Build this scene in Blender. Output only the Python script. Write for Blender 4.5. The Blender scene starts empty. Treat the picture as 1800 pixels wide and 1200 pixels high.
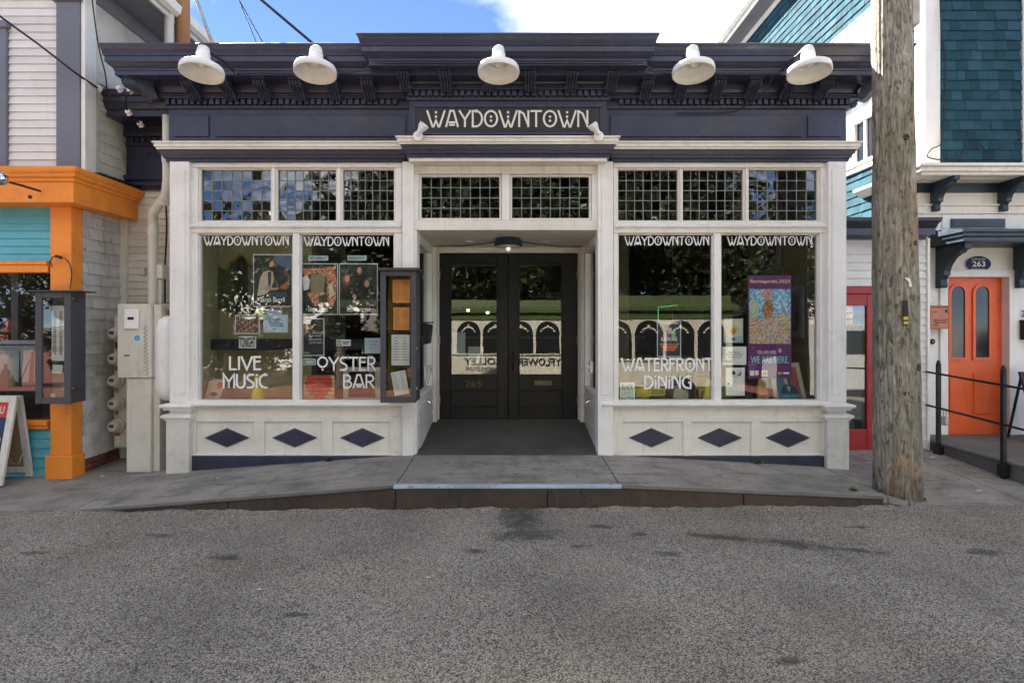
import bpy, bmesh, math, random
from mathutils import Vector, Matrix
R = math.radians
rnd = random.Random(11)
sc = bpy.context.scene
COL = sc.collection

# ---------------------------------------------------------------- camera, sky, sun, exposure
CAMY, CAMZ = -6.06, 1.6
cam_d = bpy.data.cameras.new('camera'); cam = bpy.data.objects.new('camera', cam_d); COL.objects.link(cam)
cam.location = (0, CAMY, CAMZ); cam.rotation_euler = (R(90), 0, 0)
cam_d.lens = 20.0; cam_d.sensor_width = 36.0; cam_d.shift_x = 3/1800; cam_d.shift_y = -29/1800
cam_d.clip_start = 0.05; cam_d.clip_end = 1500
sc.camera = cam
SUN_EL, SUN_AZ = R(40), R(-38)          # behind the shop, to the left
world = bpy.data.worlds.new('World'); sc.world = world; world.use_nodes = True
wn, wl = world.node_tree.nodes, world.node_tree.links
wn.clear()
w_out = wn.new('ShaderNodeOutputWorld'); w_bg = wn.new('ShaderNodeBackground'); w_bg.inputs['Strength'].default_value = 0.05
w_sky = wn.new('ShaderNodeTexSky'); w_sky.sky_type = 'NISHITA'; w_sky.sun_disc = False
w_sky.sun_elevation = SUN_EL; w_sky.sun_rotation = SUN_AZ
w_sky.air_density = 0.36; w_sky.dust_density = 0.0; w_sky.ozone_density = 3.0
w_tc = wn.new('ShaderNodeTexCoord'); w_sep = wn.new('ShaderNodeSeparateXYZ')
wl.new(w_tc.outputs['Generated'], w_sep.inputs[0])
w_den = wn.new('ShaderNodeMath'); w_den.operation = 'ADD'; w_den.inputs[1].default_value = 0.22
w_mx = wn.new('ShaderNodeMath'); w_mx.operation = 'MAXIMUM'; w_mx.inputs[1].default_value = 0.0
wl.new(w_sep.outputs[2], w_mx.inputs[0]); wl.new(w_mx.outputs[0], w_den.inputs[0])
w_div = wn.new('ShaderNodeVectorMath'); w_div.operation = 'DIVIDE'
w_cmb = wn.new('ShaderNodeCombineXYZ')
for i in range(3): wl.new(w_den.outputs[0], w_cmb.inputs[i])
wl.new(w_tc.outputs['Generated'], w_div.inputs[0]); wl.new(w_cmb.outputs[0], w_div.inputs[1])
w_map = wn.new('ShaderNodeMapping'); w_map.inputs['Location'].default_value = (-1.30, 0.88, -5.22)
wl.new(w_div.outputs[0], w_map.inputs[0])
w_noise = wn.new('ShaderNodeTexNoise'); w_noise.inputs['Scale'].default_value = 1.15; w_noise.inputs['Detail'].default_value = 8; w_noise.inputs['Roughness'].default_value = 0.55
wl.new(w_map.outputs[0], w_noise.inputs['Vector'])
w_ramp = wn.new('ShaderNodeValToRGB'); w_ramp.color_ramp.elements[0].position = 0.45; w_ramp.color_ramp.elements[1].position = 0.74
wl.new(w_noise.outputs['Fac'], w_ramp.inputs[0])
w_n2 = wn.new('ShaderNodeTexNoise'); w_n2.inputs['Scale'].default_value = 3.4; w_n2.inputs['Detail'].default_value = 7; wl.new(w_map.outputs[0], w_n2.inputs['Vector'])
w_cr = wn.new('ShaderNodeValToRGB'); wl.new(w_n2.outputs['Fac'], w_cr.inputs[0]); w_cr.color_ramp.elements[0].position = 0.36; w_cr.color_ramp.elements[1].position = 0.62
w_cr.color_ramp.elements[0].color = (0.50, 0.52, 0.56, 1); w_cr.color_ramp.elements[1].color = (1.0, 0.955, 0.88, 1)
w_cs = wn.new('ShaderNodeVectorMath'); w_cs.operation = 'SCALE'; w_cs.inputs['Scale'].default_value = 12.5; wl.new(w_cr.outputs[0], w_cs.inputs[0])
w_mix = wn.new('ShaderNodeMix'); w_mix.data_type = 'RGBA'; wl.new(w_cs.outputs[0], w_mix.inputs[7])
wl.new(w_ramp.outputs[0], w_mix.inputs[0]); wl.new(w_sky.outputs[0], w_mix.inputs[6])
wl.new(w_mix.outputs[2], w_bg.inputs['Color']); wl.new(w_bg.outputs[0], w_out.inputs[0])
sun_d = bpy.data.lights.new('sun', 'SUN'); sun_d.energy = 4.9; sun_d.angle = R(0.5); sun_d.color = (1.0, 0.93, 0.83)
sun = bpy.data.objects.new('sun', sun_d); COL.objects.link(sun)
SDIR = Vector((math.sin(SUN_AZ)*math.cos(SUN_EL), math.cos(SUN_AZ)*math.cos(SUN_EL), math.sin(SUN_EL)))
sun.rotation_euler = SDIR.to_track_quat('Z', 'Y').to_euler(); sun.location = SDIR*40
vs = sc.view_settings; vs.view_transform = 'Standard'; vs.look = 'None'; vs.gamma = 1.0; vs.use_curve_mapping = False
vs.exposure = 3.0
sc.cycles.use_denoising = True
sc.cycles.max_bounces = 8; sc.cycles.diffuse_bounces = 4; sc.cycles.glossy_bounces = 4; sc.cycles.transparent_max_bounces = 24
sc.cycles.sample_clamp_indirect = 3.0

# ---------------------------------------------------------------- helpers: measuring
F, CX, HZ = 1000.0, 897.0, 571.0        # focal length and vanishing point of the photograph, in its pixels
def PX(px, y=0.0): return (px-CX)*(y-CAMY)/F
def PZ(py, y=0.0): return CAMZ-(py-HZ)*(y-CAMY)/F

# ---------------------------------------------------------------- helpers: meshes
class Frame:                            # a wall's own axes: u along it, n out of it, z up
    def __init__(s, o, u, n): s.o, s.u, s.n = Vector(o), Vector(u), Vector(n)
    def p(s, u, n, z): return s.o+s.u*u+s.n*n+Vector((0, 0, z))
def front(y): return Frame((0, y, 0), (1, 0, 0), (0, -1, 0))
def right_of(x): return Frame((x, 0, 0), (0, 1, 0), (1, 0, 0))
def left_of(x): return Frame((x, 0, 0), (0, 1, 0), (-1, 0, 0))
FR = front(0)

class MB:
    def __init__(s): s.v, s.f, s.m = [], [], []
    def add(s, vs_, fs, mi=0):
        b = len(s.v); s.v += [tuple(q) for q in vs_]
        for f in fs: s.f.append([b+i for i in f]); s.m.append(mi)
        return s
    def box(s, x0, x1, y0, y1, z0, z1, mi=0):
        p = [(x, y, z) for x in (x0, x1) for y in (y0, y1) for z in (z0, z1)]
        return s.add(p, [(0, 1, 3, 2), (4, 6, 7, 5), (0, 4, 5, 1), (2, 3, 7, 6), (0, 2, 6, 4), (1, 5, 7, 3)], mi)
    def fbox(s, fr, u0, u1, n0, n1, z0, z1, mi=0):
        p = [fr.p(u, n, z) for u in (u0, u1) for n in (n0, n1) for z in (z0, z1)]
        return s.add(p, [(0, 1, 3, 2), (4, 6, 7, 5), (0, 4, 5, 1), (2, 3, 7, 6), (0, 2, 6, 4), (1, 5, 7, 3)], mi)
    def prism(s, fr, pts, u0, u1, mi=0):            # section (n, z) pulled along u
        k = len(pts); p = [fr.p(u0, a, b) for a, b in pts]+[fr.p(u1, a, b) for a, b in pts]
        return s.add(p, [list(range(k))[::-1], list(range(k, 2*k))]+[(i, (i+1) % k, k+(i+1) % k, k+i) for i in range(k)], mi)
    def plate(s, fr, pts, n0, n1, mi=0):            # outline (u, z) pulled along n
        k = len(pts); p = [fr.p(a, n0, b) for a, b in pts]+[fr.p(a, n1, b) for a, b in pts]
        return s.add(p, [list(range(k))[::-1], list(range(k, 2*k))]+[(i, (i+1) % k, k+(i+1) % k, k+i) for i in range(k)], mi)
    def flat(s, fr, pts, n, mi=0):
        return s.add([fr.p(a, n, b) for a, b in pts], [list(range(len(pts)))], mi)
    def tube(s, path, r, k=8, mi=0, caps=True):
        path = [Vector(q) for q in path]; rs = r if isinstance(r, (list, tuple)) else [r]*len(path)
        vs_, fs = [], []
        prev = None
        for i, q in enumerate(path):
            t = (path[min(i+1, len(path)-1)]-path[max(i-1, 0)]).normalized()
            if prev is None:
                a = t.cross(Vector((0, 0, 1)))
                if a.length < 1e-3: a = t.cross(Vector((1, 0, 0)))
                a.normalize()
            else:
                a = (prev-t*prev.dot(t)).normalized()
            prev = a; b = t.cross(a)
            for j in range(k):
                an = 2*math.pi*j/k
                vs_.append(q+(a*math.cos(an)+b*math.sin(an))*rs[i])
        for i in range(len(path)-1):
            for j in range(k):
                fs.append((i*k+j, i*k+(j+1) % k, (i+1)*k+(j+1) % k, (i+1)*k+j))
        if caps: fs.append(list(range(k))[::-1]); fs.append([(len(path)-1)*k+j for j in range(k)])
        return s.add(vs_, fs, mi)
    def lathe(s, prof, k=24, mat=None, mi=0):       # (r, z) about z
        mat = mat or Matrix(); vs_, fs = [], []
        for r, z in prof:
            for j in range(k):
                an = 2*math.pi*j/k; vs_.append(mat @ Vector((max(r, 1e-4)*math.cos(an), max(r, 1e-4)*math.sin(an), z)))
        for i in range(len(prof)-1):
            for j in range(k): fs.append((i*k+j, i*k+(j+1) % k, (i+1)*k+(j+1) % k, (i+1)*k+j))
        fs.append(list(range(k))[::-1]); fs.append([(len(prof)-1)*k+j for j in range(k)])
        return s.add(vs_, fs, mi)
    def ball(s, c, r, k=10, mi=0, sz=(1, 1, 1)):
        prof = [(r*math.sin(math.pi*i/8), -r*math.cos(math.pi*i/8)) for i in range(9)]
        return s.lathe(prof, k, Matrix.Translation(c) @ Matrix.Diagonal((*sz, 1)), mi)
    def wrap(s, xl, xr, y0, yb, prof, mi=0):        # moulding (out, z) round the front and both ends of a block
        vs_, fs = [], []
        for o, z in prof: vs_ += [(xl-o, yb, z), (xl-o, y0-o, z), (xr+o, y0-o, z), (xr+o, yb, z)]
        for i in range(len(prof)-1):
            for j in range(3): fs.append((i*4+j, i*4+j+1, i*4+4+j+1, i*4+4+j))
        return s.add(vs_, fs, mi)

def WM(o): return ((WM(o.parent) @ o.matrix_parent_inverse) if o.parent else Matrix()) @ o.matrix_basis
def put(o, parent=None, local=False):
    COL.objects.link(o)
    if parent is not None:
        o.parent = parent
        if not local: o.matrix_parent_inverse = WM(parent).inverted()
    return o
def O(name, mb, mats, parent=None, bevel=0.0, smooth=False, local=False, recalc=True, seg=1):
    me = bpy.data.meshes.new(name); me.from_pydata(mb.v, [], mb.f)
    if not isinstance(mats, (list, tuple)): mats = [mats]
    for m in mats: me.materials.append(m)
    if len(mats) > 1: me.polygons.foreach_set('material_index', mb.m)
    if recalc:
        bm = bmesh.new(); bm.from_mesh(me); bmesh.ops.recalc_face_normals(bm, faces=bm.faces); bm.to_mesh(me); bm.free()
    if smooth:
        me.polygons.foreach_set('use_smooth', [True]*len(me.polygons))
        if smooth != 'all': me.set_sharp_from_angle(angle=R(38))
    me.update()
    o = bpy.data.objects.new(name, me)
    if bevel:
        b = o.modifiers.new('bevel', 'BEVEL'); b.width = bevel; b.segments = seg; b.limit_method = 'ANGLE'; b.angle_limit = R(40)
    return put(o, parent, local)
def inst(src, parent, loc=(0, 0, 0), rot=(0, 0, 0), scale=(1, 1, 1), local=False):
    c = src.copy(); c.location = loc; c.rotation_euler = rot; c.scale = scale
    return put(c, parent, local)
def tag(o, label=None, cat=None, group=None, kind=None):
    if label: o['label'] = label
    if cat: o['category'] = cat
    if group: o['group'] = group
    if kind: o['kind'] = kind
    return o
def thing(name, label, cat, loc=(0, 0, 0), group=None, rz=0.0):
    o = bpy.data.objects.new(name, None); COL.objects.link(o); o.empty_display_size = 0.1
    o.location = loc; o.rotation_euler = (0, 0, rz)
    return tag(o, label, cat, group)
def copy_tree(o, parent=None):
    c = o.copy(); COL.objects.link(c); c.parent = parent
    if parent is not None: c.matrix_parent_inverse = o.matrix_parent_inverse.copy()
    for ch in [q for q in bpy.data.objects if q.parent == o]: copy_tree(ch, c)
    return c

# ---------------------------------------------------------------- helpers: lettering
def text_pts(body, bold=False):
    cu = bpy.data.curves.new('t', 'FONT'); cu.body = body; cu.size = 1.0; cu.resolution_u = 3
    if bold: cu.offset = 0.018
    ob = bpy.data.objects.new('t', cu); me = bpy.data.meshes.new_from_object(ob)
    v = [tuple(q.co) for q in me.vertices]; f = [tuple(p.vertices) for p in me.polygons]
    bpy.data.objects.remove(ob); bpy.data.curves.remove(cu); bpy.data.meshes.remove(me)
    return v, f
def letter(mb, fr, body, u0, u1, z0, z1, n, mi=0, bold=False, flip=False):     # flat print fitted to a rectangle
    v, f = text_pts(body, bold)
    xs = [q[0] for q in v]; ys = [q[1] for q in v]
    ax, bx, ay, by = min(xs), max(xs), min(ys), max(ys)
    pts = []
    for q in v:
        t = (q[0]-ax)/(bx-ax or 1); t = 1-t if flip else t
        pts.append(fr.p(u0+(u1-u0)*t, n, z0+(z1-z0)*(q[1]-ay)/(by-ay or 1)))
    mb.add(pts, f, mi)
def arc(cx, cy, rx, ry, a0, a1, k=12): return [(cx+rx*math.cos(R(a0+(a1-a0)*i/k)), cy+ry*math.sin(R(a0+(a1-a0)*i/k))) for i in range(k+1)]
SQ = 'sq'
GL = {   # the shop's own deco capitals, as strokes in a box of height 1: (width, strokes, square dots)
 'W': (.98, [[(0, 1), (.30, .03), (.36, .03), (.49, .40), (.62, .03), (.68, .03), (.98, 1)]], [(.49, .62), (.49, .88)]),
 'A': (.66, [[(0, 0), (.24, .97), (.42, .97), (.66, 0)], [(.14, .28), (.52, .28)], [(.17, .13), (.49, .13)]], []),
 'Y': (.64, [[(0, 1), (.32, .46), (.32, 0)], [(.64, 1), (.32, .46)]], []),
 'D': (.60, [[(.05, .04), (.05, .96), (.22, .96)]+arc(.22, .5, .34, .46, 90, -90, 10)+[(.05, .04)]], []),
 'O': (.78, [arc(.39, .5, .34, .46, 90, 450, 20)], [(.39, .62), (.39, .38)]),
 'Q': (.70, [arc(.35, .62, .30, .36, 90, 450, 20)], [(.35, .06)]),
 'N': (.62, [[(.06, 0), (.06, 1)], [(.06, .96), (.30, .80), (.56, .10)], [(.56, 1), (.56, 0)]], []),
 'T': (.62, [[(0, .95), (.62, .95)], [(.31, .95), (.31, 0)]], []),
 'L': (.46, [[(.06, 1), (.06, .05), (.46, .05)]], []),
 'I': (.16, [[(.08, 1), (.08, 0)]], []),
 'i': (.16, [[(.08, .72), (.08, 0)]], [(.08, .93)]),
 'V': (.66, [[(0, 1), (.33, .04), (.66, 1)]], []),
 'E': (.48, [[(.46, .95), (.06, .95), (.06, .05), (.46, .05)], [(.06, .62), (.42, .62)]], []),
 'M': (.80, [[(.06, 0), (.06, .97), (.40, .45), (.74, .97), (.74, 0)]], [(.40, .10), (.40, .28)]),
 'U': (.62, [[(.06, 1), (.06, .3)]+arc(.31, .3, .25, .26, 180, 360, 10)+[(.56, 1)]], []),
 'S': (.52, [[(.50, .95), (.24, .95)]+arc(.24, .75, .18, .20, 90, 250, 8)+[(.40, .42)]+arc(.28, .25, .19, .20, 40, -90, 8)+[(.02, .05)]], []),
 'C': (.58, [[(.56, .95), (.42, .95)]+arc(.42, .5, .37, .45, 90, 270, 12)+[(.56, .05)]], []),
 'R': (.56, [[(.06, 0), (.06, .96), (.26, .96)]+arc(.26, .72, .22, .24, 90, -90, 8)+[(.10, .48)], [(.22, .48), (.54, 0)]], []),
 'B': (.56, [[(.06, .04), (.06, .96), (.24, .96)]+arc(.24, .74, .19, .22, 90, -90, 8)+[(.10, .52)], [(.10, .52), (.26, .52)]+arc(.26, .28, .24, .24, 90, -90, 8)+[(.06, .04)]], []),
 'F': (.48, [[(.06, 0), (.06, .95), (.48, .95)], [(.06, .62), (.42, .62)]], []),
 'G': (.62, [[(.60, .95), (.44, .95)]+arc(.44, .5, .39, .45, 90, 270, 12)+[(.57, .05), (.57, .48), (.40, .48)]], []),
}
def stroke_word(mb, fr, word, u0, u1, z0, z1, n, wt=.105, mi=0, gap=.06):
    tot = sum(GL[c][0] for c in word)+gap*(len(word)-1); h = z1-z0; sx = (u1-u0)/tot; x = 0.0; k = 0
    for c in word:
        w, strokes, dots = GL[c]
        for st in strokes:
            pts = [Vector(((x+a)*sx, b*h)) for a, b in st]
            closed = (pts[0]-pts[-1]).length < 1e-4
            if closed: pts = pts[:-1]
            t = wt*h/2; L, Rr = [], []; N = len(pts)
            for i, q in enumerate(pts):
                d0 = (q-pts[i-1]).normalized() if (i > 0 or closed) else None
                d1 = (pts[(i+1) % N]-q).normalized() if (i < N-1 or closed) else None
                d0 = d0 or d1; d1 = d1 or d0
                nn = Vector((-d0.y-d1.y, d0.x+d1.x))
                nn = nn.normalized() if nn.length > 1e-4 else Vector((-d0.y, d0.x))
                mlen = min(t/max(.35, nn.dot(Vector((-d0.y, d0.x)))), 2.2*t)
                L.append(q+nn*mlen); Rr.append(q-nn*mlen)
            k += 1; nz = n+.0004*(k % 5)
            vs_ = [fr.p(u0+a.x, nz, z0+a.y) for a in L]+[fr.p(u0+a.x, nz, z0+a.y) for a in Rr]
            mb.add(vs_, [(i, (i+1) % N, N+(i+1) % N, N+i) for i in range(N if closed else N-1)], mi)
        for dx, dz in dots:
            s_ = .065*h; cx_, cz_ = u0+(x+dx)*sx, z0+dz*h
            mb.flat(fr, [(cx_-s_, cz_-s_), (cx_+s_, cz_-s_), (cx_+s_, cz_+s_), (cx_-s_, cz_+s_)], n+.0003, mi)
        x += w+gap
# ---------------------------------------------------------------- materials (all node based, in world metres)
class NT:
    def __init__(s, name):
        s.mat = bpy.data.materials.new(name); s.mat.use_nodes = True
        s.n, s.l = s.mat.node_tree.nodes, s.mat.node_tree.links
        s.b = s.n['Principled BSDF']; s.out = s.n['Material Output']
        s.pos = s.n.new('ShaderNodeNewGeometry').outputs['Position']
    def set(s, sock, v):
        if hasattr(v, 'is_output'): s.l.new(v, sock)
        else: sock.default_value = v
    def mapping(s, scale=(1, 1, 1), loc=(0, 0, 0), vec=None, rot=(0, 0, 0)):
        m = s.n.new('ShaderNodeMapping'); s.l.new(vec or s.pos, m.inputs[0])
        m.inputs['Scale'].default_value = scale; m.inputs['Location'].default_value = loc; m.inputs['Rotation'].default_value = rot
        return m.outputs[0]
    def noise(s, scale, detail=4, rough=.55, vec=None, dist=0.0):
        t = s.n.new('ShaderNodeTexNoise'); s.l.new(vec or s.pos, t.inputs['Vector'])
        t.inputs['Scale'].default_value = scale; t.inputs['Detail'].default_value = detail
        t.inputs['Roughness'].default_value = rough; t.inputs['Distortion'].default_value = dist
        return t.outputs['Fac']
    def voro(s, scale, feat='F1', vec=None, out='Distance', rand=1.0):
        t = s.n.new('ShaderNodeTexVoronoi'); t.feature = feat; s.l.new(vec or s.pos, t.inputs['Vector'])
        t.inputs['Scale'].default_value = scale; t.inputs['Randomness'].default_value = rand
        return t.outputs[out]
    def ramp(s, fac, a, b, ca=(0, 0, 0, 1), cb=(1, 1, 1, 1)):
        r = s.n.new('ShaderNodeValToRGB'); s.l.new(fac, r.inputs[0])
        e = r.color_ramp.elements; e[0].position, e[1].position = a, b; e[0].color, e[1].color = ca, cb
        return r.outputs[0]
    def mix(s, f, a, b, mode='MIX'):
        m = s.n.new('ShaderNodeMix'); m.data_type = 'RGBA'; m.blend_type = mode
        s.set(m.inputs[0], f)
        for i, v in ((6, a), (7, b)): s.set(m.inputs[i], (*v, 1) if isinstance(v, tuple) and len(v) == 3 else v)
        return m.outputs[2]
    def math(s, op, a, b=0.0):
        m = s.n.new('ShaderNodeMath'); m.operation = op; s.set(m.inputs[0], a); s.set(m.inputs[1], b)
        return m.outputs[0]
    def rand(s): return s.n.new('ShaderNodeObjectInfo').outputs['Random']
    def bump(s, h, strength=.3, dist=.01):
        b = s.n.new('ShaderNodeBump'); s.l.new(h, b.inputs['Height']); b.inputs['Strength'].default_value = strength; b.inputs['Distance'].default_value = dist
        s.l.new(b.outputs[0], s.b.inputs['Normal'])
    def done(s, col, rough=.5, spec=None, metal=0.0):
        s.set(s.b.inputs['Base Color'], (*col, 1) if isinstance(col, tuple) and len(col) == 3 else col)
        s.set(s.b.inputs['Roughness'], rough); s.b.inputs['Metallic'].default_value = metal
        if spec is not None: s.b.inputs['Specular IOR Level'].default_value = spec
        return s.mat

def paint(name, col, rough=.5, var=.14, dirt=.25, peel=None, peel_at=.66, bump=.25, bscale=70, streak=.2, spec=.4, piece=0.0, grain=None):
    t = NT(name)
    c = t.mix(t.ramp(t.noise(1.6, 6), .3, .7), tuple(x*(1-var) for x in col), tuple(min(1, x*(1+var*.6)) for x in col))
    if piece:
        c = t.mix(1.0, c, t.mix(t.rand(), (1-piece,)*3, (1+piece*.6,)*3), 'MULTIPLY')
    d = t.ramp(t.noise(7, 8, .68), .52, .78)
    c = t.mix(t.math('MULTIPLY', d, dirt), c, (.10, .085, .065))
    st = t.ramp(t.noise(1.0, 6, .6, t.mapping((16, 16, 1.1))), .55, .8)
    c = t.mix(t.math('MULTIPLY', st, streak), c, (.12, .105, .085))
    if peel:
        pk = t.ramp(t.noise(11, 9, .72, t.mapping((1, 1, .55))), peel_at, peel_at+.03)
        c = t.mix(pk, c, peel)
    h = t.noise(bscale, 5, .6)
    if grain: h = t.math('ADD', h, t.noise(1.0, 5, .6, t.mapping(grain)))
    t.bump(h, bump, .006)
    return t.done(c, t.ramp(t.noise(9, 5), .3, .75, (rough*.8,)*3+(1,), (min(1, rough*1.3),)*3+(1,)), spec)
def plain(name, col, rough=.6, metal=0.0, var=.1, spec=.4):
    t = NT(name); c = t.mix(t.ramp(t.noise(14, 5), .3, .7), tuple(x*(1-var) for x in col), tuple(min(1, x*(1+var)) for x in col))
    return t.done(c, rough, spec, metal)
def glass(name, tint=(.95, .96, .94), boost=1.0, wav=.0):
    t = NT(name); t.n.remove(t.b)
    lw = t.n.new('ShaderNodeLayerWeight'); lw.inputs[0].default_value = .5
    p5 = t.math('POWER', lw.outputs['Facing'], 5.0)
    fac = t.math('MINIMUM', t.math('MULTIPLY', t.math('ADD', t.math('MULTIPLY', p5, .93), .058), boost), 1.0)
    tr = t.n.new('ShaderNodeBsdfTransparent'); tr.inputs[0].default_value = (*tint, 1)
    gl = t.n.new('ShaderNodeBsdfGlossy'); gl.inputs['Roughness'].default_value = .004; gl.inputs[0].default_value = (1, 1, 1, 1)
    if wav:
        b = t.n.new('ShaderNodeBump'); t.l.new(t.noise(3.2, 2), b.inputs['Height']); b.inputs['Strength'].default_value = wav; b.inputs['Distance'].default_value = .02
        t.l.new(b.outputs[0], gl.inputs['Normal'])
    m = t.n.new('ShaderNodeMixShader'); t.l.new(fac, m.inputs[0]); t.l.new(tr.outputs[0], m.inputs[1]); t.l.new(gl.outputs[0], m.inputs[2])
    t.l.new(m.outputs[0], t.out.inputs[0])
    return t.mat

M = {}
M['cream'] = paint('cream_paint', (.77, .73, .645), .5, .1, .22, (.36, .31, .25), .735, .3, 60, .22)
M['white'] = paint('white_paint', (.82, .795, .745), .5, .08, .18, None, .7, .25, 60, .18)
M['white_worn'] = paint('worn_white_paint', (.69, .655, .575), .6, .14, .4, (.27, .22, .17), .655, .5, 40, .45)
M['clap'] = paint('white_clapboard_paint', (.72, .71, .69), .5, .08, .18, (.4, .37, .33), .75, .3, 55, .15, piece=.08, grain=(2, 2, 60))
M['clap_cream'] = paint('cream_clapboard_paint', (.68, .65, .57), .55, .1, .25, (.38, .33, .27), .72, .3, 55, .25, piece=.1, grain=(2, 2, 60))
M['old_shingle'] = paint('weathered_white_shingle', (.56, .545, .50), .7, .2, .5, (.20, .18, .155), .62, .6, 45, .5, piece=.16, grain=(40, 40, 3))
M['navy'] = paint('navy_gloss_paint', (.032, .035, .066), .33, .3, .3, (.075, .06, .055), .735, .5, 38, .22, .5)
M['navy_carved'] = paint('carved_navy_paint', (.038, .040, .066), .3, .25, .2, None, .7, .9, 55, .05, .5)
M['grey_trim'] = paint('slate_grey_trim_paint', (.155, .165, .20), .5, .1, .15, None, .7, .2, 60, .1)
M['orange'] = paint('orange_paint', (.86, .275, .03), .5, .14, .34, (.40, .16, .05), .735, .35, 50, .26)
M['turq'] = paint('turquoise_paint', (.125, .46, .56), .5, .12, .2, None, .7, .25, 60, .12, piece=.08)
M['blue_shingle'] = paint('blue_green_shingle', (.029, .078, .108), .95, .2, .15, None, .7, .5, 40, .15, .06, piece=.3, grain=(60, 60, 3))
M['teal'] = paint('dark_teal_paint', (.018, .036, .056), .4, .15, .15, None, .7, .25, 60, .08, .5)
M['red'] = paint('red_door_paint', (.33, .012, .014), .4, .1, .12, None, .7, .15, 60, .1, .5)
M['door_orange'] = paint('orange_door_paint', (.80, .125, .026), .42, .14, .25, None, .7, .15, 60, .1, .5)
M['black_door'] = paint('blue_black_door_paint', (.0065, .0065, .009), .36, .3, .12, (.05, .045, .04), .76, .5, 50, .06, .35)
M['grey_box'] = paint('dark_grey_cabinet_paint', (.062, .062, .072), .45, .12, .2, None, .7, .2, 60, .1)
M['utility'] = paint('beige_cabinet_paint', (.62, .59, .50), .45, .1, .3, (.16, .07, .03), .745, .2, 60, .35)
M['pvc'] = paint('white_pipe_plastic', (.66, .64, .57), .42, .06, .2, None, .7, .1, 60, .2)
M['enamel'] = paint('white_enamel', (.82, .81, .79), .32, .08, .22, (.35, .25, .17), .78, .08, 60, .1, .5)
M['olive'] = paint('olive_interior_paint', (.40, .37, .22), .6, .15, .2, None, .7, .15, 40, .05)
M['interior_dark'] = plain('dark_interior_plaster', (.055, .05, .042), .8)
M['floor_in'] = plain('dark_red_floorboards', (.12, .045, .03), .5, var=.4)
M['black'] = plain('black_rubber', (.012, .012, .013), .5)
M['iron'] = plain('black_iron', (.02, .02, .022), .45, .3, .3)
M['steel'] = plain('worn_steel', (.38, .37, .35), .4, .8, .2)
M['chrome'] = plain('chrome', (.7, .7, .68), .15, 1.0, .05)
M['brass'] = plain('old_brass', (.17, .125, .065), .45, .8, .3)
M['gold'] = plain('gold_rim', (.38, .24, .08), .35, .7, .2)
M['lead'] = plain('lead_came', (.20, .20, .195), .5, .4, .3)
M['paper'] = plain('paper', (.72, .74, .74), .7, var=.05)
M['paper_blue'] = plain('pale_blue_paper', (.46, .58, .66), .7, var=.06)
M['paper_orange'] = plain('orange_paper', (.80, .30, .07), .7, var=.1)
M['ink'] = plain('black_ink', (.015, .015, .018), .7)
M['letter_white'] = plain('white_vinyl_lettering', (.82, .82, .80), .5, var=.04)
M['letter_cream'] = plain('cream_painted_lettering', (.78, .74, .64), .5, var=.05)
M['sign_black'] = paint('sign_black_paint', (.022, .021, .022), .42, .2, .2, None, .7, .15, 60, .1)
M['yellow'] = plain('yellow_plastic', (.72, .60, .05), .5, var=.25)
M['mustard'] = plain('mustard_board', (.62, .42, .05), .7, var=.15)
M['glass'] = glass('window_glass', boost=.85, wav=.012)
M['pane'] = glass('leaded_pane_glass', (.62, .65, .64), boost=1.7, wav=.25)
M['door_glass'] = glass('door_glass', (.80, .82, .80), boost=1.15, wav=.015)
M['mirror'] = plain('mirror_silver', (.26, .28, .22), .02, 1.0, .05)
M['plywood'] = plain('plywood_board', (.30, .19, .08), .7, var=.25)
M['wood_pale'] = plain('pale_pine', (.68, .46, .23), .65, var=.2)
M['heart'] = plain('red_painted_wood', (.62, .06, .045), .6, var=.2)
M['copper'] = plain('copper_mailbox_paint', (.42, .16, .09), .45, .3, .15)
M['bulb'] = plain('lamp_glass', (.8, .78, .7), .2)
def emit(name, col, s):
    t = NT(name); t.b.inputs['Emission Color'].default_value = (*col, 1); t.b.inputs['Emission Strength'].default_value = s
    return t.done(col, .4)
M['glow'] = emit('lit_bulb', (1.0, .84, .62), .12)

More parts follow.
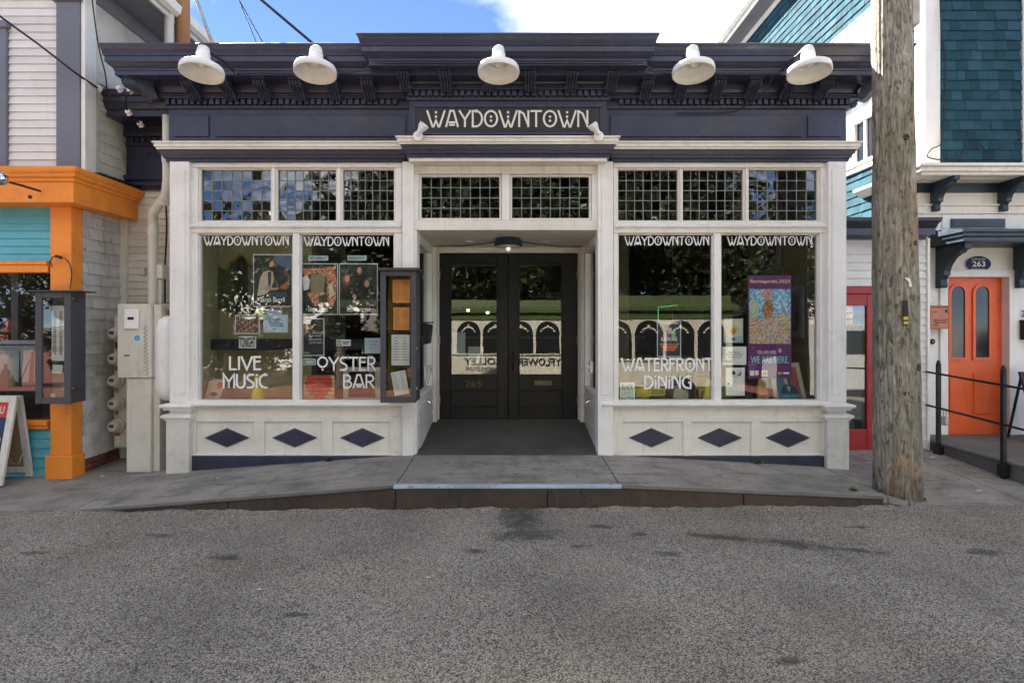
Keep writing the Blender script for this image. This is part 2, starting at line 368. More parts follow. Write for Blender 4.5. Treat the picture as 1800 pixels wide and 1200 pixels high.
def asphalt():
    t = NT('chip_seal_asphalt')
    c1 = t.voro(135, out='Color'); sep = t.n.new('ShaderNodeSeparateColor'); t.l.new(c1, sep.inputs[0])
    dist = t.voro(135)
    base = t.mix(sep.outputs[0], (.085, .078, .067), (.64, .58, .485))
    warm = t.ramp(sep.outputs[1], .80, .84)
    base = t.mix(t.math('MULTIPLY', warm, .75), base, (.52, .40, .27))
    pale = t.ramp(sep.outputs[2], .88, .90)
    base = t.mix(t.math('MULTIPLY', pale, .8), base, (.62, .60, .57))
    gap = t.ramp(dist, .45, .78)
    base = t.mix(t.math('MULTIPLY', gap, .8), base, (.035, .033, .03))
    base = t.mix(t.ramp(t.noise(.7, 6, .6), .38, .62), base, t.mix(1.0, base, (.66, .66, .67), 'MULTIPLY'))
    base = t.mix(t.ramp(t.noise(.45, 4, .6, t.mapping((.5, 2.2, 1), (3, 7, 0))), .5, .66), base, t.mix(1.0, base, (1.16, 1.12, 1.03), 'MULTIPLY'))
    base = t.mix(t.ramp(t.noise(6, 6, .6), .62, .74), base, t.mix(1.0, base, (.62, .61, .60), 'MULTIPLY'))
    stains = [(.08, -1.35, .21, .42), (.12, -1.72, .34, .17), (1.62, -1.80, .34, .075), (2.06, -1.93, .30, .11), (2.45, -2.06, .22, .05),
              (-.25, -2.02, .11, .045), (-1.98, -2.11, .15, .06), (1.10, -2.10, .11, .06), (3.3, -2.1, .15, .07), (.72, -1.55, .13, .06), (1.32, -3.36, .09, .04),
              (.52, -1.95, .10, .04), (-2.7, -1.68, .12, .05), (.98, -1.72, .08, .04), (-1.2, -2.9, .10, .03), (2.7, -1.6, .12, .04), (-3.4, -2.0, .13, .05)]
    wob = t.noise(9, 9, .8); sepp = t.n.new('ShaderNodeSeparateXYZ'); t.l.new(t.pos, sepp.inputs[0])
    tot = None
    for k, (x, y, rx, ry) in enumerate(stains):
        sl = -.28 if k in (2, 3, 4) else 0.0
        dx = t.math('DIVIDE', t.math('SUBTRACT', sepp.outputs[0], x), rx)
        yy = t.math('SUBTRACT', t.math('SUBTRACT', sepp.outputs[1], y), t.math('MULTIPLY', t.math('SUBTRACT', sepp.outputs[0], x), sl))
        dy = t.math('DIVIDE', yy, ry)
        r2 = t.math('ADD', t.math('MULTIPLY', dx, dx), t.math('MULTIPLY', dy, dy))
        v = t.math('SUBTRACT', t.math('ADD', 1.0, t.math('MULTIPLY', t.math('SUBTRACT', wob, .5), 5.0)), r2)
        v = t.math('MINIMUM', t.math('MAXIMUM', v, 0.0), 1.0)
        tot = v if tot is None else t.math('MAXIMUM', tot, v)
    base = t.mix(t.math('MULTIPLY', tot, .74), base, (.03, .029, .028))
    h = t.math('SUBTRACT', 1.0, dist)
    t.bump(t.math('ADD', h, t.math('MULTIPLY', t.noise(160, 3), .3)), .85, .008)
    return t.done(base, .72, .35)
M['asphalt'] = asphalt()
def concrete(name, col=(.36, .335, .295), dark=.0):
    t = NT(name)
    c = t.mix(t.ramp(t.noise(1.3, 7, .6), .32, .7), tuple(x*.66 for x in col), tuple(x*1.08 for x in col))
    c = t.mix(t.math('MULTIPLY', t.ramp(t.noise(110, 3, .8), .40, .66), .62), c, t.mix(1.0, c, (.55, .54, .52), 'MULTIPLY'))
    st = t.ramp(t.noise(1.0, 6, .65, t.mapping((2.2, 9, 1), rot=(0, 0, .12))), .52, .72)
    c = t.mix(t.math('MULTIPLY', st, .8), c, (.095, .086, .073))
    bl = t.ramp(t.noise(3.2, 8, .7), .46, .70); c = t.mix(t.math('MULTIPLY', bl, .7), c, (.10, .092, .08))
    gum = t.ramp(t.voro(6.0, vec=t.mapping((1, 2.7, 1), rot=(0, 0, .15))), .11, .17)
    gk = t.ramp(t.noise(2.6, 3), .45, .52)
    c = t.mix(t.math('MULTIPLY', t.math('MULTIPLY', t.math('SUBTRACT', 1.0, gum), gk), .75), c, (.035, .034, .033))
    warp = t.n.new('ShaderNodeVectorMath'); warp.operation = 'ADD'
    nz = t.n.new('ShaderNodeTexNoise'); nz.inputs['Scale'].default_value = 2.4; nz.inputs['Detail'].default_value = 6; t.l.new(t.pos, nz.inputs['Vector'])
    t.l.new(t.pos, warp.inputs[0]); t.l.new(nz.outputs['Color'], warp.inputs[1])
    cr = t.math('MULTIPLY', t.ramp(t.voro(.42, 'DISTANCE_TO_EDGE', warp.outputs[0]), .0012, .0045, (1, 1, 1, 1), (0, 0, 0, 1)), t.ramp(t.noise(.8, 3), .48, .56))
    c = t.mix(t.math('MULTIPLY', cr, .5), c, (.03, .03, .028))
    t.bump(t.math('SUBTRACT', t.math('ADD', t.noise(120, 4), t.noise(14, 4)), cr), .35, .006)
    return t.done(c, .8, .3)
M['concrete'] = concrete('worn_concrete')
M['concrete_dark'] = concrete('dark_trodden_concrete', (.19, .18, .165))
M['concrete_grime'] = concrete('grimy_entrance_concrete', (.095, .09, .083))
M['olive_shaded'] = paint('shaded_olive_paint', (.17, .155, .08), .6, .15, .2, None, .7, .15, 40, .05)  # olive paint darkened so the deeper interior reads as shaded
M['kerb'] = paint('rusty_dark_kerb', (.066, .045, .033), .7, .35, .4, (.028, .024, .022), .60, .6, 30, .5)
M['strip'] = paint('pale_blue_worn_edging', (.40, .50, .58), .5, .3, .4, (.15, .15, .15), .60, .4, 50, .2)
M['earth'] = plain('dry_ground', (.14, .13, .11), .9, var=.3)

def pole_wood():
    t = NT('weathered_pole_wood')
    g = t.noise(1.0, 10, .74, t.mapping((17, 17, 2.6)), 2.4)
    g2 = t.noise(1.0, 6, .6, t.mapping((55, 55, 2.5)))
    c = t.mix(t.ramp(g, .36, .64), (.15, .125, .092), (.60, .55, .455))
    fl = t.ramp(t.noise(26, 6, .7, t.mapping((1, 1, .45))), .55, .66)
    c = t.mix(t.math('MULTIPLY', fl, .6), c, (.075, .06, .043))
    c = t.mix(t.math('MULTIPLY', t.ramp(g2, .54, .72), .55), c, (.055, .043, .032))
    gr = t.ramp(t.noise(1.3, 5, .6, t.mapping((1, 1, .5))), .46, .66)
    c = t.mix(t.math('MULTIPLY', gr, .5), c, (.17, .165, .075))
    wm = t.ramp(t.noise(2.2, 6, .6, t.mapping((1.6, 1.6, .6), (3, 1, 4))), .54, .68)
    c = t.mix(t.math('MULTIPLY', wm, .6), c, (.46, .27, .125))
    crk = t.ramp(t.noise(1.0, 7, .7, t.mapping((30, 30, .75)), .9), .655, .69)
    c = t.mix(crk, c, (.022, .017, .013))
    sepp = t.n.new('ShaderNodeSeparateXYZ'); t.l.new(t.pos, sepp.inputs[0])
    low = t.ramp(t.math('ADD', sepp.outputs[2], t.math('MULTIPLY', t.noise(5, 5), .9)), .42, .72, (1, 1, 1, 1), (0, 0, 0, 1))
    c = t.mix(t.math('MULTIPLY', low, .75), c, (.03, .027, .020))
    t.bump(t.math('SUBTRACT', t.math('ADD', g, t.math('MULTIPLY', g2, .7)), t.math('ADD', t.math('MULTIPLY', crk, 1.2), t.math('MULTIPLY', fl, .5))), 1.0, .03)
    return t.done(c, .85, .25)
M['pole'] = pole_wood()
M['post_wood'] = paint('brown_post_wood', (.34, .17, .075), .75, .3, .4, (.14, .11, .08), .6, .5, 40, .5, grain=(40, 40, 2))
def leafmat(name, a, b):
    t = NT(name); c = t.mix(t.ramp(t.noise(3.5, 4), .3, .7), a, b)
    t.b.inputs['Subsurface Weight'].default_value = 0.0
    return t.done(c, .5, .4)
M['leaf'] = leafmat('tree_leaf', (.012, .019, .008), (.034, .046, .018))
M['bark'] = plain('tree_bark', (.09, .07, .05), .9, var=.3)
M['weed'] = leafmat('weed_leaf', (.06, .09, .02), (.14, .15, .05))
M['trolley_green'] = plain('dark_green_trolley_paint', (.055, .075, .028), .4, var=.08)
M['trolley_cream'] = plain('cream_trolley_paint', (.46, .43, .35), .4, var=.04)
M['dark_glass'] = plain('dark_vehicle_glass', (.012, .014, .016), .08, .0, .1)
M['van_white'] = plain('white_van_paint', (.42, .42, .42), .3, var=.03)
def brickpave():
    t = NT('red_brick_paving'); b = t.n.new('ShaderNodeTexBrick'); t.l.new(t.pos, b.inputs['Vector'])
    b.inputs['Scale'].default_value = 4.5; b.inputs['Color1'].default_value = (.26, .085, .055, 1); b.inputs['Color2'].default_value = (.19, .06, .042, 1); b.inputs['Mortar'].default_value = (.12, .10, .085, 1)
    return t.done(b.outputs[0], .85, .3)
M['brickpave'] = brickpave()
M['brick'] = paint('red_brick', (.20, .065, .045), .85, .3, .4, (.45, .43, .40), .6, .6, 40, .3, piece=.25)
def spectral(name, cols, scale, rough=.6, detail=3):      # blotchy many-coloured print
    t = NT(name); v = t.voro(scale, out='Color', vec=t.mapping((1, 1, 1))); s_ = t.n.new('ShaderNodeSeparateColor'); t.l.new(v, s_.inputs[0])
    r = t.n.new('ShaderNodeValToRGB'); t.l.new(s_.outputs[0], r.inputs[0]); r.color_ramp.interpolation = 'CONSTANT'
    el = r.color_ramp.elements
    el[0].position = 0; el[0].color = (*cols[0], 1); el[1].position = 1/len(cols); el[1].color = (*cols[1], 1)
    for i, c in enumerate(cols[2:], 2):
        e = el.new(i/len(cols)); e.color = (*c, 1)
    return t.done(r.outputs[0], rough)
_mc = {}
def colour(r, g, b, rough=.65):
    k = (r, g, b)
    if k not in _mc:
        _mc[k] = plain('print_%02x%02x%02x' % tuple(int(255*min(1, x)) for x in k), (r, g, b), rough, var=.08)
    return _mc[k]
# ---------------------------------------------------------------- the setting: ground, road, sidewalk, kerb
def lerp_tab(tab, x):
    if x <= tab[0][0]: return tab[0][1]
    for (a, va), (b, vb) in zip(tab, tab[1:]):
        if x <= b: return va+(vb-va)*(x-a)/(b-a)
    return tab[-1][1]
def road_z(x, y):
    s = min(max((-y-4.6)/4.0, 0), 1); s = s*s*(3-2*s)
    return .0065*max(-6, min(6, x))-.5*s
YK = -1.09
KT = [(-3.84, -.018), (-.99, .203), (.96, .203), (3.26, .106), (3.62, .034), (4.2, .032), (9, .045)]
FT = [(-9, -.01), (-4.6, .005), (-3.66, .035), (-1.0, .232), (.95, .232), (3.6, .082), (4.9, .10), (9, .12)]
def walk_z(x, y):
    t = (y-YK)/(-YK)
    if t <= 1: return lerp_tab(KT, x)+(lerp_tab(FT, x)-lerp_tab(KT, x))*t
    inside = max(0.0, 1-max(0, abs(x+.02)-.98)/.4)
    return lerp_tab(FT, x)+y*(.106*inside+.05*(1-inside))
def grid(name, xs, ys, zf, mat, skirt=0.0, parent=None):
    mb = MB(); nx = len(xs)
    v = [(x, y, zf(x, y)) for y in ys for x in xs]
    f = [(j*nx+i, j*nx+i+1, (j+1)*nx+i+1, (j+1)*nx+i) for j in range(len(ys)-1) for i in range(nx-1)]
    mb.add(v, f)
    if skirt:
        rim = [(x, ys[0]) for x in xs]+[(xs[-1], y) for y in ys[1:]]+[(x, ys[-1]) for x in xs[::-1][1:]]+[(xs[0], y) for y in ys[::-1][1:-1]]
        k = len(rim); vv = [(x, y, zf(x, y)) for x, y in rim]+[(x, y, zf(x, y)-skirt) for x, y in rim]
        mb.add(vv, [(i, (i+1) % k, k+(i+1) % k, k+i) for i in range(k)])
    o = O(name, mb, mat, parent, recalc=False, smooth=False)
    return o
def span(a, b, n): return [a+(b-a)*i/n for i in range(n+1)]
mb = MB(); mb.add([(-400, -400, -.62), (400, -400, -.62), (400, 400, -.62), (-400, 400, -.62)], [(0, 1, 2, 3)])
tag(O('ground', mb, M['earth'], recalc=False), 'dry bare ground stretching away round the street', None, None, 'structure')
road = grid('road', [-70, -40, -20]+span(-10, 10, 40)+[20, 40, 70], [-9.2]+span(-8.8, -1.05, 31), road_z, M['asphalt'])
tag(road, 'grey chip-seal asphalt street with dark oil stains', None, None, 'structure')
plaza = MB(); plaza.add([(-60, -60, -.56), (60, -60, -.56), (60, -9.0, -.52), (-60, -9.0, -.52)], [(0, 1, 2, 3)])
tag(O('plaza', plaza, M['brickpave'], recalc=False), 'red brick paving across the street', None, None, 'structure')
# sidewalk: a bed under separate slabs with open joints
walk = grid('sidewalk', span(-14, -4, 6)+span(-3.8, 3.8, 38)+span(4, 14, 6), [YK+.01]+span(-.9, 2.4, 20), lambda x, y: walk_z(x, y)-.02, M['concrete_dark'], .12)
tag(walk, 'worn concrete sidewalk ramping up to the shop entrance', None, None, 'structure')
g = .005
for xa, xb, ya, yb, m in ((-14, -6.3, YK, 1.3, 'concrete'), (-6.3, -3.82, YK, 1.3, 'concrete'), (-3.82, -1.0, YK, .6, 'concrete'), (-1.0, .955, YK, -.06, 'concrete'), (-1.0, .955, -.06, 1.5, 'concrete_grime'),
                          (.955, 3.30, YK, .6, 'concrete'), (3.30, 4.55, YK, .9, 'concrete'), (4.55, 7.2, YK, 1.2, 'concrete'), (7.2, 14, YK, 1.2, 'concrete')):
    k = max(3, int((xb-xa)/.12)); grid('slab', span(xa+g, xb-g, min(k, 40)), span(ya+(g if ya > YK else 0), yb-g, 14), walk_z, M[m], .05, walk)
# kerb of dark stones, its concrete lip and the pale edging strip before the door
def kerb_piece(name, xa, xb, y0, y1, ztop, zbot, mat, parent=None, bev=.006):
    n = max(2, int((xb-xa)/.15)); xs = span(xa, xb, n); mb = MB(); v = []
    for x in xs: v += [(x, y0, zbot(x)), (x, y1, zbot(x)), (x, y1, ztop(x)), (x, y0, ztop(x))]
    f = [(0, 1, 2, 3), tuple(n*4+i for i in (3, 2, 1, 0))]
    for i in range(n):
        for j in range(4): f.append((i*4+j, i*4+(j+1) % 4, i*4+4+(j+1) % 4, i*4+4+j))
    mb.add(v, f); return O(name, mb, mat, parent, bevel=bev)
kerb = thing('kerb', None, None, (0, YK, 0)); tag(kerb, 'dark rusty kerb that rises towards the shop entrance', None, None, 'structure')
for xa, xb in ((-3.80, -2.45), (-2.445, -1.0), (-.995, .32), (.325, 2.02), (2.026, 3.24)):
    kerb_piece('kerb_stone', xa, xb, YK-.035, YK-.004, lambda x: walk_z(x, YK)-.022, lambda x: road_z(x, YK)-.06, M['kerb'], kerb)
for xa, xb in ((-3.80, -1.02), (.975, 3.24)):
    kerb_piece('kerb_lip', xa, xb, YK-.045, YK-.002, lambda x: walk_z(x, YK)+.003, lambda x: walk_z(x, YK)-.020, M['concrete_dark'], kerb)
wv = [rnd.uniform(0, 6.28) for _ in range(6)]
def wav(x): return .5+.22*math.sin(5.1*x+wv[0])+.16*math.sin(11.3*x+wv[1])+.12*math.sin(23*x+wv[2])+.10*math.sin(47*x+wv[3])
n_ = 240; mb = MB(); v = []
for x in span(-3.95, 3.32, n_):
    z = road_z(x, YK); h = .028*wav(x); v += [(x, YK-.034, z+h), (x, YK-.05-.03*wav(x+9), z+h*.7), (x, YK-.09-.04*wav(x*1.3), z-.002)]
mb.add(v, [(i*3+j, i*3+j+1, i*3+4+j, i*3+3+j) for i in range(n_) for j in range(2)]); O('asphalt_edge', mb, M['asphalt'], road, smooth='all')
kerb_piece('edging_strip', -1.015, .97, YK-.05, YK+.012, lambda x: walk_z(x, YK)+.010, lambda x: walk_z(x, YK)-.020, M['strip'], kerb)

# ---------------------------------------------------------------- the shop
shop = thing('shop_building', 'low cream and navy shop with bracketed cornice and two display windows', 'shop', (0, .5, 0))
XL, XR = PX(297, -.03), PX(1487, -.03)            # frieze ends
CL, CR = PX(720, -.13), PX(1066, -.13)            # sign bay ends
FY, CY = -.03, -.13                               # frieze planes: sides, sign bay
# shell: side walls, back, ceiling, floor, roof
mb = MB(); mb.box(XL+.02, XL+.14, .14, 6.0, .0, 4.30).box(XR-.14, XR-.02, .14, 6.0, .0, 4.30)
O('side_wall', mb, M['clap_cream'], shop)
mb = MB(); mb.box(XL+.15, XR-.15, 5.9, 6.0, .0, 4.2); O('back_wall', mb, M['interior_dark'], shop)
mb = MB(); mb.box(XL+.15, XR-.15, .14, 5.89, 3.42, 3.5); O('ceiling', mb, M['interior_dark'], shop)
mb = MB(); mb.box(XL+.15, XR-.15, 1.56, 5.89, .30, .36).box(XL+.15, -1.12, .14, 1.55, .60, .74).box(1.08, XR-.15, .14, 1.55, .60, .74)
O('interior_floor', mb, M['floor_in'], shop)
mb = MB(); mb.box(XL+.02, XR-.02, -.02, 6.0, 4.305, 4.36); O('roof', mb, M['grey_box'], shop)
# backing of the entablature
mb = MB(); mb.box(XL, XR, FY, .13, 3.33, 4.30); O('frieze', mb, M['navy'], shop)
mb = MB(); mb.box(CL, CR, CY, FY-.003, 3.36, 4.33); O('sign_bay', mb, M['navy'], shop)
# lower cornice: white band over navy moulding
lowp = [(0, 3.325), (.02, 3.325), (.022, 3.35), (.04, 3.36), (.045, 3.385), (.06, 3.40), (.065, 3.43), (.07, 3.437)]
bandp = [(.0, 3.438), (.085, 3.438), (.085, 3.452), (.10, 3.462), (.10, 3.492), (.115, 3.498), (.115, 3.512), (0, 3.524)]
for nm, xl, xr, y0, yb, dz, pr, m in (('lower_moulding', XL, CL-.01, FY, .1, 0, lowp, 'navy'), ('lower_moulding', CR+.01, XR, FY, .1, 0, lowp, 'navy'),
                                ('white_band', XL, CL-.01, FY, .1, 0, bandp, 'cream'), ('white_band', CR+.01, XR, FY, .1, 0, bandp, 'cream'),
                                ('lower_moulding', CL, CR, CY-.05, FY, .005, lowp, 'navy'), ('white_band', CL, CR, CY-.05, FY, .005, bandp, 'cream')):
    mb = MB()
    if nm == 'white_band' and xl == XL: pass
    mb.wrap(xl+(.09 if xl > CL else 0), xr-(.09 if xr < CR-.5 and xr < 0 else 0), y0, yb, [(o, z+dz) for o, z in pr]); O(nm, mb, M[m], shop, smooth=True)
mb = MB(); mb.box(CL+.0, CR-.0, CY-.05, .12, 3.29, 3.328); O('bay_soffit', mb, M['cream'], shop, bevel=.004)
# frieze panels (raised boards with a shadow line)
def panel(fr, x0, x1, z0, z1, n0, parent, m='navy'):
    mb = MB(); mb.plate(fr, [(x0, z0), (x1, z0), (x1, z1), (x0, z1)], n0, n0+.018)
    return O('frieze_panel', mb, M[m], parent, bevel=.007, seg=2)
ff = front(FY)
for a, b in ((307, 368), (380, 714), (1072, 1408), (1419, 1476)): panel(ff, PX(a, FY), PX(b, FY), PZ(241, FY), PZ(203, FY), 0.0, shop)
# cornices
def cornice(xl, xr, y0, yb, dz, parent):
    prof = [(0, 3.885), (.022, 3.885), (.03, 3.897), (.03, 3.912), (.018, 3.915), (.018, 3.968), (.075, 3.972), (.085, 3.985), (.105, 3.99), (.105, 4.0), (.085, 4.005),
            (.075, 4.03), (.085, 4.06), (.11, 4.085), (.11, 4.098), (.375, 4.098), (.375, 4.138), (.385, 4.142), (.385, 4.158), (.40, 4.17), (.425, 4.185), (.44, 4.208), (.45, 4.214),
            (.45, 4.262), (.462, 4.268), (.468, 4.30), (.485, 4.345), (.50, 4.358), (.50, 4.374), (.49, 4.38), (0, 4.41)]
    prof = [(o if o < .2 else .2+(o-.2)*.80, z-.006*(z > 4.2)) for o, z in prof]
    mb = MB(); mb.wrap(xl, xr, y0, yb, [(o, z+dz) for o, z in prof]); return O('cornice', mb, M['navy'], parent, smooth=True)
cornice(XL, XR, FY, 1.2, 0, shop); cornice(CL, CR, CY, FY-.1, .05, shop)
def dentils(fr, x0, x1, n0, z, parent, pitch=.066):
    mb = MB(); k = int((x1-x0)/pitch); p = (x1-x0)/k
    for i in range(k): mb.fbox(fr, x0+i*p+.012, x0+i*p+p-.012+rnd.uniform(-.002, .002), n0, n0+.042, z, z+.050)
    return tag(O('dentil_band', mb, M['navy'], parent), kind='stuff')
dentils(front(FY), XL-.02, CL-.13, .018, 3.917, shop); dentils(front(FY), CR+.13, XR+.02, .018, 3.917, shop)
dentils(front(CY), CL-.02, CR+.02, .018, 3.967, shop)
mb = MB(); fs = left_of(XL); [mb.fbox(fs, .02+i*.066, .062+i*.066, .018, .06, 3.917, 3.967) for i in range(10)]
tag(O('dentil_band', mb, M['navy'], shop), kind='stuff')
# carved corbels
def corbel_mesh():
    mb = MB(); fr = Frame((0, 0, 0), (1, 0, 0), (0, -1, 0))
    prof = [(.06, -.135), (.085, -.148), (.115, -.13), (.14, -.095), (.175, -.075), (.225, -.068), (.262, -.052), (.275, -.030), (.262, -.012), (.10, -.012)]
    mb.prism(fr, prof, -.055, .055)
    mb.fbox(fr, -.068, .068, .09, .29, -.012, .0)
    for u in (-.044, -.0147, .0147, .044):
        mb.tube([fr.p(u, a, b) for a, b in ((.085, -.15), (.118, -.133), (.143, -.098), (.178, -.079), (.226, -.072), (.262, -.057), (.279, -.032), (.268, -.013))], .0125, 6)
    for u in (-.058, .058):
        for (a, b), r in (((.235, -.040), .026), ((.105, -.115), .022)):
            mb.tube([fr.p(u*.8, a, b), fr.p(u*1.12, a, b)], r, 10)
    return mb
cb0 = None
for fr_y, dz, xs in ((FY, 0, [-1.46-.365*i for i in range(6)]+[1.40+.365*i for i in range(6)]), (CY, .05, [-1.075, -.655, -.225, .20, .62, 1.03])):
    for x in xs:
        if cb0 is None:
            cb0 = O('corbel', corbel_mesh(), M['navy_carved'], shop, smooth=True, recalc=True); cb0.location = (x, fr_y+.005, 4.098+dz); cb0.matrix_parent_inverse = WM(shop).inverted()
        else: inst(cb0, shop, (x, fr_y+.005, 4.098+dz))
for x, rz in ((XL-.03, R(-45)), (XR+.03, R(45))): inst(cb0, shop, (x, FY-.02, 4.096), (0, 0, rz), (1.15, 1.3, 1.1))
for sx, x in ((-1, XL), (1, XR)):
    for y in (.34, .72): inst(cb0, shop, (x+sx*.03, y, 4.098), (0, 0, R(90*sx)))

# pilasters
def pilaster(pa, pb, z0, parent, base=True, bx0=None, bx1=None):
    y = -.06; x0, x1 = PX(pa, y), PX(pb, y); zt = 3.322
    mb = MB(); mb.box(x0, x1, y, .12, z0 if not base else .62, zt)
    fr = front(y)
    if x1-x0 > .15: mb.plate(fr, [(x0+.035, .86), (x1-.035, .86), (x1-.035, zt-.09), (x0+.035, zt-.09)], -.0, .008)
    O('pilaster', mb, M['white'], parent, bevel=.005)
    if base:
        mb = MB(); mb.box(bx0 if bx0 else x0-.025, bx1 if bx1 else x1+.015, y-.025, .115, z0, .617)
        O('pilaster_base', mb, M['white_worn'], parent, bevel=.006)
        for zc, o in ((.625, .045), (.735, .055)):
            mb = MB(); mb.wrap((bx0 or x0-.02)+.005, (bx1 or x1)+.0, y-.01, .1, [(0, zc-.03), (o*.5, zc-.03), (o*.55, zc-.012), (o, zc), (o*1.1, zc+.018), (o, zc+.03), (.0, zc+.045)])
            O('base_moulding', mb, M['white'], parent, smooth=True)
pilaster(298, 332, .02, shop); pilaster(1456, 1488, .06, shop)
pilaster(707, 727, .20, shop, False); pilaster(1051, 1078, .20, shop, False)
# wall below the windows, with framed panels, lozenges and navy skirting
def stall(pa, pb, cells, loz, skx0, skx1):
    x0, x1 = PX(pa), PX(pb); zt, zb = PZ(731), PZ(800)
    mb = MB(); mb.box(x0, x1, .0, .12, .02, .735); O('stall_wall', mb, M['cream'], shop)
    ed = [x0]+[PX(c) for ab in cells for c in ab]+[x1]
    mb = MB()
    for i in range(0, len(ed), 2): mb.box(ed[i], ed[i+1], -.024, -.0005, zb, zt)
    mb.box(ed[0]+.001, ed[-1]-.001, -.0225, -.001, PZ(740.5), zt-.001).box(ed[0]+.001, ed[-1]-.001, -.0225, -.001, zb+.001, PZ(796.5))
    O('panel_frame', mb, M['cream'], shop, bevel=.003)
    for cx_ in loz:
        X, Z = PX(cx_), PZ(769); a, b = .243, .104; fr = front(0)
        mb = MB(); v = [fr.p(X-a, .0, Z), fr.p(X, .0, Z-b), fr.p(X+a, .0, Z), fr.p(X, .0, Z+b)]
        k = .86; v += [fr.p(X-a*k, .022, Z), fr.p(X, .022, Z-b*k), fr.p(X+a*k, .022, Z), fr.p(X, .022, Z+b*k)]
        mb.add(v, [(0, 1, 2, 3), (4, 5, 6, 7)]+[(i, (i+1) % 4, 4+(i+1) % 4, 4+i) for i in range(4)])
        O('lozenge', mb, M['navy'], shop)
    n = 12; mb = MB(); v = []
    for x in span(PX(skx0), PX(skx1), n): v += [(x, -.030, walk_z(x, -.03)-.03), (x, .02, walk_z(x, .0)-.03), (x, .02, zb-.0005), (x, -.030, zb-.0005)]
    f = [(0, 1, 2, 3), tuple(n*4+i for i in (3, 2, 1, 0))]+[(i*4+j, i*4+(j+1) % 4, i*4+4+(j+1) % 4, i*4+4+j) for i in range(n) for j in range(4)]
    mb.add(v, f); O('skirting', mb, M['navy'], shop, bevel=.003)
    fr = front(0); mb = MB()
    mb.prism(fr, [(-.04, .735), (.022, .735), (.03, .742), (.072, .745), (.082, .752), (.082, .775), (.07, .785), (-.04, .80)], x0+.02, x1-.02)
    O('window_sill', mb, M['white'], shop, bevel=.002)
stall(332, 727, ((346, 448), (466, 567), (585, 687)), (399, 518, 637), 333, 733)
stall(1053, 1457, ((1094, 1200), (1215, 1319), (1335, 1442)), (1145, 1265, 1385), 1053, 1452)

# window bays: frame, leaded transoms, plate glass
ZT0, ZT1, ZG0, ZG1 = PZ(387), PZ(298), PZ(708.5), PZ(412.5)
pane0 = None
def leaded(x0, x1, z0, z1, nx, nz, y, missing=()):
    global pane0
    tw = O('transom_window', MB().fbox(front(y), x0-.022, x0, -.02, .035, z0-.02, z1+.02).fbox(front(y), x1, x1+.022, -.02, .035, z0-.02, z1+.02)
           .fbox(front(y), x0+.0005, x1-.0005, -.02, .033, z0-.021, z0).fbox(front(y), x0+.0005, x1-.0005, -.02, .033, z1, z1+.021), M['cream'], shop, bevel=.003)
    mb = MB(); dx, dz = (x1-x0)/nx, (z1-z0)/nz
    for i in range(nx+1): mb.fbox(front(y), x0+i*dx-.0045, x0+i*dx+.0045, -.006, .006, z0, z1)
    for j in range(nz+1): mb.fbox(front(y), x0+.0003, x1-.0003, -.005, .0052, z0+j*dz-.0045, z0+j*dz+.0045)
    for i in range(nx+1):
        for j in range(nz+1): mb.fbox(front(y), x0+i*dx-.009, x0+i*dx+.009, -.007, .0075, z0+j*dz-.009, z0+j*dz+.009)
    O('lead_came', mb, M['lead'], tw)
    for i in range(nx):
        for j in range(nz):
            if (i, j) in missing: continue
            loc = (x0+(i+.5)*dx, y, z0+(j+.5)*dz); rot = (R(rnd.uniform(-1.0, 1.0)), 0, R(rnd.uniform(-1.0, 1.0))); s_ = (dx-.009, 1, dz-.009)
            if pane0 is None:
                pane0 = O('pane', MB().box(-.5, .5, -.002, .002, -.5, .5), M['pane'], tw); pane0.location = loc; pane0.rotation_euler = rot; pane0.scale = s_
            else: inst(pane0, tw, loc, rot, s_)
